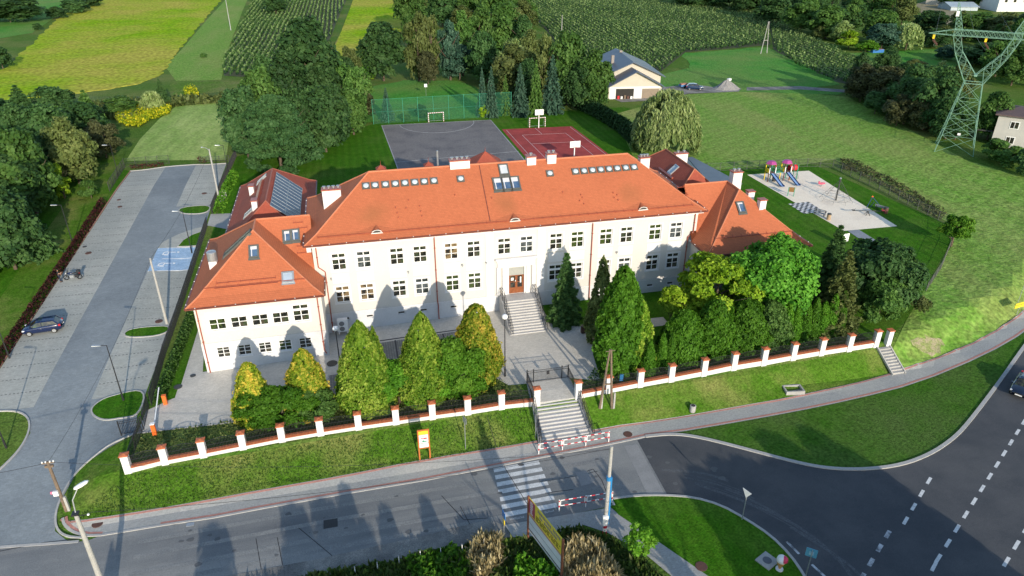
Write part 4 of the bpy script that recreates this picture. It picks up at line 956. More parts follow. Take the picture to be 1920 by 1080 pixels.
an=[Gz(1289,297,3.4)[:2],Gz(1298,296,3.4)[:2],Gz(1390,345,3.4)[:2],Gz(1330,345,3.4)[:2]]
mb=MB(); mb.prism([tuple(p) for p in an][::-1],-1,3.4); mb.build('annex_wall',wplast,school)
mb=MB(); ax=sum(p[0] for p in an)/4; ay=sum(p[1] for p in an)/4
mb.prism([(ax+(p[0]-ax)*1.02,ay+(p[1]-ay)*1.02) for p in an][::-1],3.4,3.55); mb.build('annex_roof',M('grey_sheet_roof',(.10,.13,.16),(.12,.15,.18),sc=.8,rough=.5),school)
# air conditioner by the corner
ac=thing('air_conditioner','white outdoor air conditioning unit on the plinth beside the left wing','air conditioner',(-19.6,-.75,-1.0))
mb=MB(); mb.box(-.55,.55,-.3,.3,.3,1.75); mb.box(-.5,-.4,-.25,.25,0,.3); mb.box(.4,.5,-.25,.25,0,.3); mb.build('casing',white,ac)
for z in (.68,1.32):
    mb=MB(); mb.tube((-.08,-.3,z),(-.08,-.33,z),.28,n=16); mb.build('fan_grille',M('grille',(.2,.2,.2)),ac)
# ------------------------------------------------------------------ foliage
L_dark = leafmat('leaf_dark',(.024,.068,.020),(.048,.118,.030),(.09,.18,.05))
L_mid = leafmat('leaf_mid',(.038,.10,.018),(.075,.17,.03),(.14,.26,.055))
L_bright = leafmat('leaf_bright',(.05,.16,.008),(.10,.27,.014),(.19,.38,.035))
L_walnut = leafmat('leaf_walnut',(.03,.12,.010),(.07,.24,.016),(.15,.37,.04))
L_lime = leafmat('leaf_lime',(.07,.16,.006),(.19,.34,.012),(.38,.52,.04))
L_gold = leafmat('leaf_gold',(.07,.17,.010),(.22,.32,.018),(.66,.50,.07))
L_thuja = leafmat('leaf_thuja',(.045,.13,.008),(.13,.25,.014),(.34,.43,.06))
L_thujag = leafmat('leaf_thuja_green',(.035,.12,.006),(.07,.20,.010),(.12,.28,.02))
L_olive = leafmat('leaf_olive',(.05,.08,.02),(.11,.15,.038),(.19,.23,.07))
L_willow = leafmat('leaf_willow',(.13,.22,.06),(.27,.38,.11),(.46,.56,.22))
L_blue = leafmat('leaf_blue',(.022,.065,.04),(.045,.115,.07),(.10,.19,.12))
L_pine = leafmat('leaf_pine',(.026,.085,.026),(.058,.145,.040),(.11,.22,.07))
L_purple = leafmat('leaf_purple',(.035,.010,.010),(.08,.022,.02),(.13,.045,.03))
L_brown = leafmat('leaf_brown',(.045,.058,.022),(.09,.105,.04),(.16,.17,.065))
L_yellow = leafmat('flower_yellow',(.08,.17,.01),(.32,.38,.01),(.72,.62,.03))
L_corn = leafmat('leaf_corn',(.03,.09,.018),(.10,.20,.045),(.26,.36,.12),rand=0)
L_cornt = leafmat('corn_tassel',(.10,.12,.03),(.20,.20,.06),(.32,.30,.11),rand=0)
L_weed = leafmat('weed_leaf',(.03,.065,.012),(.07,.13,.02),(.15,.22,.04),rand=0)
L_straw = leafmat('dry_grass',(.18,.14,.06),(.42,.35,.17),(.70,.60,.36),rand=0)
rng=np.random.default_rng(7)
def cards(name,Pn,Nn,size,el=1.3,k=.55,mat=None,tint=None,seed=0,parent=None,vertical=0):
    """leaf sprays: small rhombi, one per point, facing roughly along Nn"""
    r=np.random.default_rng(seed); n=len(Pn); P=np.asarray(Pn,float); Nn=np.asarray(Nn,float)
    nn=Nn*k+r.normal(size=(n,3))*(1-k)*.8; nn/= np.linalg.norm(nn,axis=1,keepdims=True)+1e-9
    up=np.zeros((n,3)); up[:,2]=1
    t=r.normal(size=(n,3)) if not vertical else up*vertical+r.normal(size=(n,3))*(1-min(1,abs(vertical)))*.7
    t=t-nn*(t*nn).sum(1,keepdims=True); t/= np.linalg.norm(t,axis=1,keepdims=True)+1e-9
    b=np.cross(nn,t); s=(np.full(n,size) if np.isscalar(size) else size)*r.uniform(.6,1.4,n); s=s[:,None]
    bend=nn*s*.18
    V=np.stack([P+t*s*.5*el-bend,P+b*s*.42,P-t*s*.5*el-bend,P-b*s*.42],1).reshape(-1,3)
    me=bpy.data.meshes.new(name); me.vertices.add(4*n); me.vertices.foreach_set('co',V.ravel().astype(np.float32))
    me.loops.add(4*n); me.loops.foreach_set('vertex_index',np.arange(4*n,dtype=np.int32)); me.polygons.add(n)
    me.polygons.foreach_set('loop_start',np.arange(0,4*n,4,dtype=np.int32)); me.update(calc_edges=True)
    at=me.attributes.new('tint','FLOAT','POINT'); tn=r.uniform(0,1,n)**1.1 if tint is None else np.clip(tint+r.normal(size=n)*.16,0,1)
    at.data.foreach_set('value',np.repeat(tn,4).astype(np.float32))
    if mat: me.materials.append(mat)
    return me
def rdir(r,n):
    v=r.normal(size=(n,3)); return v/np.linalg.norm(v,axis=1,keepdims=True)
def g_cone(r,n,H,Rr,e=.8,z0=.02,lump=.16,base=.18):
    """dense conical/columnar conifer skin"""
    t=np.empty(0)
    while len(t)<n:
        c=r.uniform(0,1,n*3); w=np.where(c<base,.75+.25*c/base,((1-c)/(1-base))**e); t=np.concatenate([t,c[r.uniform(0,1,n*3)<w+.03]])
    cl=14; m_=max(30,n//cl); t=t[:m_]; th=r.uniform(0,2*math.pi,m_); cr_=1+r.normal(size=m_)*.05; t=np.repeat(t,cl)[:n]; th=np.repeat(th,cl)[:n]; cr_=np.repeat(cr_,cl)[:n]; n=len(t)
    t=np.clip(t+r.normal(size=n)*.16/H,0,1); th=th+r.normal(size=n)*.17/Rr; w=np.where(t<base,.75+.25*t/base,((1-t)/(1-base))**e)
    ph=r.uniform(0,6.28,8)
    bump=sum(np.sin(th*k1+ph[i]+t*k2)*a for i,(k1,k2,a) in enumerate(((3,9,.4),(5,-17,.3),(8,31,.25),(13,-43,.2),(2,5,.5))))
    rad=Rr*w*(1+lump*bump*.6)*cr_*(1-.22*r.uniform(0,1,n)**2.2)
    P=np.stack([rad*np.cos(th),rad*np.sin(th),H*(z0+(1-z0)*t)],1); N=np.stack([np.cos(th),np.sin(th),np.full(n,.45)],1)
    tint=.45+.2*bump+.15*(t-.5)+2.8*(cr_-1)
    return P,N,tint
def g_spruce(r,n,H,Rr,layers=13,droop=.25,z0=.06,dens=9):
    P=[];N=[];T=[]; per=max(3,n//(layers*dens))
    for L in range(layers):
        t=L/(layers-1); z=H*(z0+(.97-z0)*t); R_=Rr*(1-t)**.85+.04*Rr
        nb=max(4,int(dens*(1-.5*t)))
        for b in range(nb):
            a=2*math.pi*(b+r.uniform(-.3,.3))/nb+L*.7; ln=R_*r.uniform(.78,1.12); m=max(3,int(per*(.35+.65*(1-t))*1.5))
            u=r.uniform(.12,1,m)**.75; w=ln*.22*(1.1-u)
            off=r.normal(size=m)*w; x=np.cos(a)*u*ln-np.sin(a)*off; y=np.sin(a)*u*ln+np.cos(a)*off
            zz=z-droop*ln*u**1.3+r.normal(size=m)*.03*H/ layers-abs(off)*.25
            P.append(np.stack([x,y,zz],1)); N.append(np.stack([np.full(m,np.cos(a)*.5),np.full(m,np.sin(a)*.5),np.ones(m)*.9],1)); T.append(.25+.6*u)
    return np.concatenate(P),np.concatenate(N),np.concatenate(T)
def g_broad(r,n,H,Rr,clumps=34,z0=.16,squash=.5,cr=(.22,.36),open_=.0):
    """crown of leafy clumps round a hollow heart"""
    P=[];N=[];T=[]; zc=H*(z0+(1-z0)*.5); hz=H*(1-z0)*.5
    D=rdir(r,clumps); D[:,2]=np.where(D[:,2]<-.85,-D[:,2],D[:,2])
    for i,d_ in enumerate(D):
        c=r.uniform(*cr); f=r.uniform(.5,.92)-c*.35
        cen=np.array([d_[0]*Rr*f,d_[1]*Rr*f,zc+d_[2]*hz*f]); m=int(n/clumps*r.uniform(.7,1.3))
        q=rdir(r,m); q[:,2]=np.where(q[:,2]<-.3,-q[:,2],q[:,2]); rr=c*(1-.35*r.uniform(0,1,m)**1.5)*(1+.15*np.sin(q[:,0]*7+i)*np.cos(q[:,1]*6))
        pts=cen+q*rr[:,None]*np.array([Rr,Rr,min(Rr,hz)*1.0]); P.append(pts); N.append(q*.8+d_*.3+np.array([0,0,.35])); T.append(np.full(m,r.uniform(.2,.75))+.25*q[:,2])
    return np.concatenate(P),np.concatenate(N),np.concatenate(T)
def g_willow(r,n,H,Rr):
    P=[];N=[];T=[]
    for i in range(150):
        d_=rdir(r,1)[0]; d_[2]=abs(d_[2])*.9; s=np.array([d_[0]*Rr*.85,d_[1]*Rr*.85,H*.45+d_[2]*H*.5])*np.array([1,1,1]); m=n//150; ln=r.uniform(.2,.55)*H*.8
        u=r.uniform(0,1,m); o=r.normal(size=(m,3))*np.array([.28,.28,.2])
        out=np.array([d_[0],d_[1],0])*.15*Rr
        P.append(s+o+out*np.sqrt(u)[:,None]-np.array([0,0,1])*(u*ln*(1 if d_[2]<.7 else .5))[:,None]); N.append(np.tile([d_[0],d_[1],.35],(m,1))); T.append(np.full(m,r.uniform(.2,.8))+.2*(1-u))
    P=np.concatenate(P); P[:,2]=np.maximum(P[:,2],.4); return P,np.concatenate(N),np.concatenate(T)
def g_pine(r,n,H,Rr):
    P=[];N=[];T=[]; cl=170
    for i in range(cl):
        t=r.uniform(0,1)**.8; a=r.uniform(0,6.28); w=(1-t)**.5*(.75+.25*min(1,t*5)); f=r.uniform(.35,1); cen=np.array([math.cos(a)*Rr*w*f,math.sin(a)*Rr*w*f,H*(.04+.92*t)-.04*Rr*f])
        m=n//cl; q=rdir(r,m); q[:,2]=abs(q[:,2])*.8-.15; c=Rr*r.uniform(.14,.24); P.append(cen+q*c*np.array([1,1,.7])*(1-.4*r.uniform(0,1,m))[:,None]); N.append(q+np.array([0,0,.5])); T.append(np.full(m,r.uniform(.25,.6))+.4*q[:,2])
    return np.concatenate(P),np.concatenate(N),np.concatenate(T)
def trunkmesh(H,rb,lean=0,top=.8,limbs=5,Rr=1,seed=0,mat=bark,z1=.5):
    r=random.Random(seed); mb=MB(); p=Vector((0,0,-.3)); n=5
    for i in range(n):
        q=Vector((r.uniform(-.05,.05)*H*.2,r.uniform(-.05,.05)*H*.2,H*top*(i+1)/n)); mb.tube(p,q,rb*(1-i/n*.75),rb*(1-(i+1)/n*.75),7); p=q
    for i in range(limbs):
        a=i*2.4; z=H*r.uniform(.2,z1); L=Rr*r.uniform(.4,.75); s=Vector((0,0,z)); e=Vector((math.cos(a)*L,math.sin(a)*L,z+H*r.uniform(.1,.3))); mb.tube(s,e,rb*.45,rb*.12,6)
        e2=e+Vector((math.cos(a+.6)*L*.3,math.sin(a+.6)*L*.3,H*.08)); mb.tube(e,e2,rb*.13,rb*.04,5)
    me=mb.mesh('trunk'); me.materials.append(mat); return me
GEN={'cone':g_cone,'spruce':g_spruce,'broad':g_broad,'willow':g_willow,'pine':g_pine}
UNIT={}
def unit(kind,var):
    k=(kind,var)
    if k in UNIT: return UNIT[k]
    sd=hash((len(kind),kind[0:2]=='br',var))%1000+var*17; r=np.random.default_rng(sd); H,Rr=10.,4.
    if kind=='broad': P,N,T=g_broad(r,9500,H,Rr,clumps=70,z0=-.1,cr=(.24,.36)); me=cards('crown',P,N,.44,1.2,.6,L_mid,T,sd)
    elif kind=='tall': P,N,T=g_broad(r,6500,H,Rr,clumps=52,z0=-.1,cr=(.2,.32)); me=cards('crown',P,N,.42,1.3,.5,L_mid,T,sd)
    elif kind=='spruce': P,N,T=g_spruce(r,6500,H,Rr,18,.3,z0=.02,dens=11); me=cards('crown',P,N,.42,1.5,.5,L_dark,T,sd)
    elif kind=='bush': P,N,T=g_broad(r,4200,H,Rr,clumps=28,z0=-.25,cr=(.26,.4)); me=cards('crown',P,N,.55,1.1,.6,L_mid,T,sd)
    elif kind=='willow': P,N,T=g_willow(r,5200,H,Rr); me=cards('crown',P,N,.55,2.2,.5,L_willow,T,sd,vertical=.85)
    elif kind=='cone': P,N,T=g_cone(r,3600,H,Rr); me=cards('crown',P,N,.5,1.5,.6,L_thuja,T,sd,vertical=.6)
    tr=trunkmesh(H,.22,top=.75,limbs=6 if kind in('broad','tall','willow') else 0,Rr=Rr,seed=var,z1=.5)
    UNIT[k]=(me,tr); return UNIT[k]
TN={'broad':'broadleaf_tree','tall':'broadleaf_tree','spruce':'spruce_tree','bush':'shrub','willow':'willow_tree','cone':'thuja'}
CAT={'broad':'tree','tall':'tree','spruce':'tree','bush':'shrub','willow':'tree','cone':'tree'}
rt_=random.Random(5)
def ftree(kind,px,top,hw,mat,label,group=None,name=None,H=None,z=None,trunk=True,tmat=None):
    """a tree standing at photo pixel px, reaching photo row top, hw pixels to each side"""
    p=G(*px); h=H or HT(px[0],px[1],top); h=max(1.0,h); r_=hw*mpp((p[0],p[1],h*.5))
    me,tr=unit(kind,rt_.randrange(3)); t=thing(name or TN[kind],label,CAT[kind],(p[0],p[1],p[2]),rt_.uniform(0,6.28),group)
    c=link('crown',me,None,t); c.scale=(r_/4,r_/4,h/10); c.material_slots[0].link='OBJECT'; c.material_slots[0].material=mat
    if trunk: b=link('trunk',tr,None,t); b.scale=(h/10*.9,h/10*.9,h/10); 
    if trunk and not tr.materials: tr.materials.append(bark)
    return t
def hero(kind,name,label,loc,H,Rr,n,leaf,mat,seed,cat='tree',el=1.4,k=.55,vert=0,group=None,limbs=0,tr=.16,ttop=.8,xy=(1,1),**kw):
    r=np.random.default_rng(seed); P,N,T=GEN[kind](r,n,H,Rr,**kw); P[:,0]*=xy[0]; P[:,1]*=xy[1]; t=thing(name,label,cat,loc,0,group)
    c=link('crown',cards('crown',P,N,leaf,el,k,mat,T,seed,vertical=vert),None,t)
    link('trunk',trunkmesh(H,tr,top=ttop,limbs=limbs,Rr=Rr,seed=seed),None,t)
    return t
def gp(x,y,dz=0): p=G(x,y); return (p[0],p[1],p[2]+dz)
def inyard(a,b): return (a,b,hgt(a,b))
# --- the row behind the left street wall
hero('cone','golden_thuja','slim golden thuja, leftmost of the row behind the left street wall',inyard(-27.7,-13.9),6.3,1.9,17000,.18,L_gold,1,vert=.4,e=.5,lump=.25)
hero('broad','spreading_juniper','dark green spreading shrub between the two small golden thujas',inyard(-25.2,-15.2),4.2,3.6,26000,.21,L_thujag,2,xy=(1.15,.55),cat='shrub',clumps=46,z0=-.1,limbs=4)
hero('cone','golden_thuja','golden thuja with green foot, second in the row from the driveway',inyard(-22.9,-13.9),6.9,2.0,19000,.18,L_gold,3,vert=.4,e=.5,lump=.25)
hero('broad','spreading_juniper','low dark green shrub at the foot of the second golden thuja',inyard(-22.2,-15.3),3.4,2.1,8000,.2,L_mid,4,cat='shrub',clumps=24,z0=-.1)
hero('cone','thuja','broad yellow-green thuja with twin tips before the main facade',inyard(-17.7,-14.7),9.4,2.8,32000,.19,L_thuja,5,vert=.5,e=.66,lump=.16)
hero('cone','thuja','second tip leaning out of the broad twin thuja',inyard(-16.5,-15.0),8.8,1.7,7000,.22,L_thuja,55,vert=.5,e=.9)
hero('broad','spreading_juniper','loose mid green shrub between the two big yellow-green thujas',inyard(-14.7,-14.9),5.4,2.4,12000,.22,L_thujag,6,cat='shrub',clumps=26,z0=-.1)
hero('broad','round_bush','dark little bush at the foot of the big twin thuja',inyard(-15.5,-16.3),1.8,1.1,3500,.15,L_mid,7,cat='shrub',clumps=18,z0=-.2)
hero('cone','thuja','tall yellow-green thuja left of the globe lamp and golden tree',inyard(-12.2,-14.8),9.5,2.55,30000,.19,L_thuja,8,vert=.5,e=.64,lump=.16)
hero('cone','golden_thuja','orange-gold thuja rising behind the bright green shrub by the steps',inyard(-6.9,-13.4),8.7,2.3,24000,.19,L_gold,9,vert=.4,e=.42,lump=.25)
hero('broad','bright_juniper','large bright green layered shrub before the orange-gold thuja',inyard(-9.1,-15.1),6.2,3.2,28000,.21,L_bright,10,xy=(1.05,.68),cat='shrub',clumps=48,z0=-.12,limbs=3)
hero('broad','bright_juniper','low bright green shrub under the tall yellow-green thuja',inyard(-11.6,-15.2),4.0,2.8,12000,.2,L_bright,12,xy=(1.15,.75),cat='shrub',clumps=26,z0=-.2)
# --- right of the gate
hero('spruce','spruce_tree','slender dark spruce before the facade right of the front steps',gp(1058,604),8.6,2.05,11000,.30,L_dark,13,el=1.7,k=.45,layers=20,droop=.2)
hero('cone','slim_thuja','thin open dark thuja between the spruce and the massive thuja',gp(1122,640),10.2,1.6,6500,.24,L_olive,14,vert=.5,e=.75,lump=.4)
hero('cone','massive_thuja','massive bright green column thuja right of the gate walk',inyard(7.3,-14.2),11.3,2.45,28000,.26,L_thujag,15,vert=.4,e=.5,lump=.34)
hero('cone','massive_thuja','yellow-green side crown leaning on the massive column thuja',inyard(9.2,-14.4),7.6,1.7,12000,.24,L_thuja,16,vert=.4,e=.6,lump=.24)
for i,(q,tp,hw,lb) in enumerate((((1214,706),636,14,'small pointed bright thuja nearest the massive thuja'),((1238,690),622,12,'small pointed bright thuja, left of the close pair'),((1254,690),622,11,'small pointed bright thuja, right of the close pair'))):
    p=G(*q); hero('cone','small_thuja',lb,p,HT(q[0],q[1],tp),hw*mpp(p),4500,.14,L_thujag,20+i,cat='shrub',vert=.6,e=.6,lump=.08)
hero('broad','maple_tree','airy yellow-lime maple in front of the right wing',inyard(19.9,-9.8),8.7,5.6,21000,.34,L_lime,30,clumps=95,z0=.12,cr=(.13,.23),limbs=9,tr=.22,el=1.1)
hero('broad','maple_tree','small yellow-lime branch crown reaching over the path left of the airy maple',inyard(14.9,-9.6),5.8,1.6,2600,.3,L_lime,31,clumps=12,z0=.45,cr=(.25,.4),limbs=3,tr=.1,el=1.1)
hero('broad','walnut_tree','large round fresh green walnut crown overlapping the right wing roof',inyard(26.2,-10.0),10.4,5.1,32000,.36,L_walnut,32,clumps=70,z0=.05,cr=(.22,.34),limbs=9,tr=.25,el=1.1)
bl=[('wide clipped-looking green bush behind the wall, just right of the close pair of small thujas',14.4,-13.9,5.4,2.5,L_thujag),('yellowish green shrub mass left of the middle of the right wall',17.9,-13.8,6.0,2.4,L_thujag),
    ('dense green shrub mass behind the middle pillars of the right wall',21.2,-13.8,5.9,2.4,L_thujag),('dark green shrub mass below the walnut tree',24.0,-13.9,5.2,2.1,L_mid)]
for i,(lb,a,b,h_,r_,m_) in enumerate(bl): hero('cone','large_shrub',lb,inyard(a,b),h_,r_,20000,.22,m_,40+i,cat='shrub',el=1.4,vert=.45,e=[.5,.42,.4,.4][i],lump=.36,base=.3)
hd_=None
for i,a in enumerate((26.2,27.3,28.4,29.5,30.6,31.7,32.7)):
    loc=inyard(a,-13.7+.04*i)
    if hd_ is None: hd_=hero('cone','hedge_thuja','bright columnar thuja in the tight row behind the right wall',loc,4.6,.75,3600,.16,L_thujag,50,cat='shrub',vert=.7,e=.45,lump=.1,group='columnar thujas in the row behind the right wall'); hd_['label']='bright columnar thuja, leftmost of the tight row behind the right wall'
    else: t=dup(hd_,loc,rz=i*1.3,label='bright columnar thuja, '+['','second','third','middle one','fifth','sixth','last'][i]+' from the left in the tight row behind the right wall',scale=(1,1,[1,.93,.97,1.02,.9,1.05,1.1][i]))
hero('spruce','blue_spruce','near-black pointed spruce right of the walnut tree',gp(1540,588),11.0,3.1,18000,.3,L_dark,60,el=1.6,k=.45,layers=22,droop=.25)
hero('spruce','blue_spruce','shorter blackish spruce behind the near-black pointed one',gp(1572,560),6.4,1.8,6000,.3,L_dark,61,el=1.6,k=.45,layers=16)
hero('spruce','spruce_tree','loose olive spruce before the dark bushes at the right end of the wall',inyard(32.9,-12.6),9.4,2.9,11000,.34,L_olive,62,el=1.7,k=.45,layers=18,droop=.3)
hero('broad','dark_bush','big dark broad bush right of the loose olive spruce',inyard(40.2,-9.2),7.8,4.8,26000,.34,L_dark,63,clumps=52,z0=-.05,limbs=5)
hero('broad','dark_bush','dark spreading bush above the end of the right street wall',inyard(38.4,-12.6),5.2,3.0,9000,.3,L_mid,64,clumps=34,z0=-.1)
hero('broad','dark_bush','thin scrubby bush where the meadow meets the right street wall',inyard(43.5,-10.4),3.2,3.2,5000,.26,L_olive,65,cat='shrub',clumps=30,z0=-.2,cr=(.15,.28))
hero('broad','round_tree','small round bright tree at the corner of the playground fence',gp(1783,462),4.6,2.2,9000,.24,L_bright,66,clumps=34,z0=.12,limbs=4)
hero('willow','willow_tree','large pale weeping willow behind the main roof',gp(1245,290),12.8,5.9,42000,.36,L_willow,67,el=2.4,vert=.85,limbs=8,tr=.35)
hero('pine','pine_tree','wide bluish-green pine above the hall roof with solar panels',gp(528,318),13.2,8.0,60000,.36,L_pine,68,limbs=8,tr=.28)
hero('broad','young_tree','young thin bright shrub beside the south footpath at the bottom',gp(1196,1050),3.3,1.35,1500,.2,L_bright,69,cat='shrub',clumps=22,z0=.1,cr=(.2,.3),limbs=6,tr=.04)
# --- hedges
def hedge(name,label,pts,wd,h,mat,leaf,dens,cat='hedge',seed=1):
    p=resample(pts,.5); P=[];N=[]; r=np.random.default_rng(seed)
    for i in range(len(p)-1):
        a,b=p[i],p[i+1]; t_=(b-a).normalized(); nn=Vector((-t_.y,t_.x)); m=dens; z=hgt(a.x,a.y)
        u=r.uniform(0,1,m); ang=r.uniform(-.2,math.pi+.2,m); rr=.8+.3*r.uniform(0,1,m)+.12*math.sin(i*1.7)
        x=a.x+(b.x-a.x)*u+nn.x*np.cos(ang)*wd/2*rr; y=a.y+(b.y-a.y)*u+nn.y*np.cos(ang)*wd/2*rr; zz=z+np.maximum(.05,h*(.15+.85*np.sin(np.clip(ang,0,math.pi))*rr))
        P.append(np.stack([x,y,zz],1)); N.append(np.stack([nn.x*np.cos(ang),nn.y*np.cos(ang),np.sin(ang)+.3],1))
    me=cards('foliage',np.concatenate(P),np.concatenate(N),leaf,1.2,.5,mat,None,seed); o=link(name,me); return tag(o,label,cat)
hedge('barberry_hedge','low purple-red hedge along the left side of the car park',[(-55.2,-5.5),(-55.1,10),(-55.1,28),(-55.4,46)],.9,1.0,L_purple,.2,55,seed=2)
hedge('barberry_hedge','row of small red-brown shrubs at the far end of the car park',[(-55,62.6),(-49.6,62.9)],.7,.7,L_purple,.18,30,seed=3)
hedge('barberry_hedge','two small red-brown shrubs at the far middle of the car park',[(-44.0,63.2),(-42.4,63.2)],.5,1.1,L_purple,.18,25,seed=4)
hedge('green_hedge','leafy low hedge inside the yard fence beside the left wing',[(-37.2,-8.6),(-37.0,2),(-36.8,9),(-36.8,24)],1.0,1.0,L_mid,.2,75,seed=5)
hedge('green_hedge','dark clipped hedge behind the red court running towards the willow',[(35.6,88),(37.4,78),(38.2,66),(37,52)],2.6,2.6,L_dark,.42,150,seed=6)
hedge('green_hedge','yellow-green shrubs along the fence beside the white tanks',[(-37.4,38),(-37.2,46),(-36.6,54)],1.3,1.6,L_bright,.26,60,seed=7)
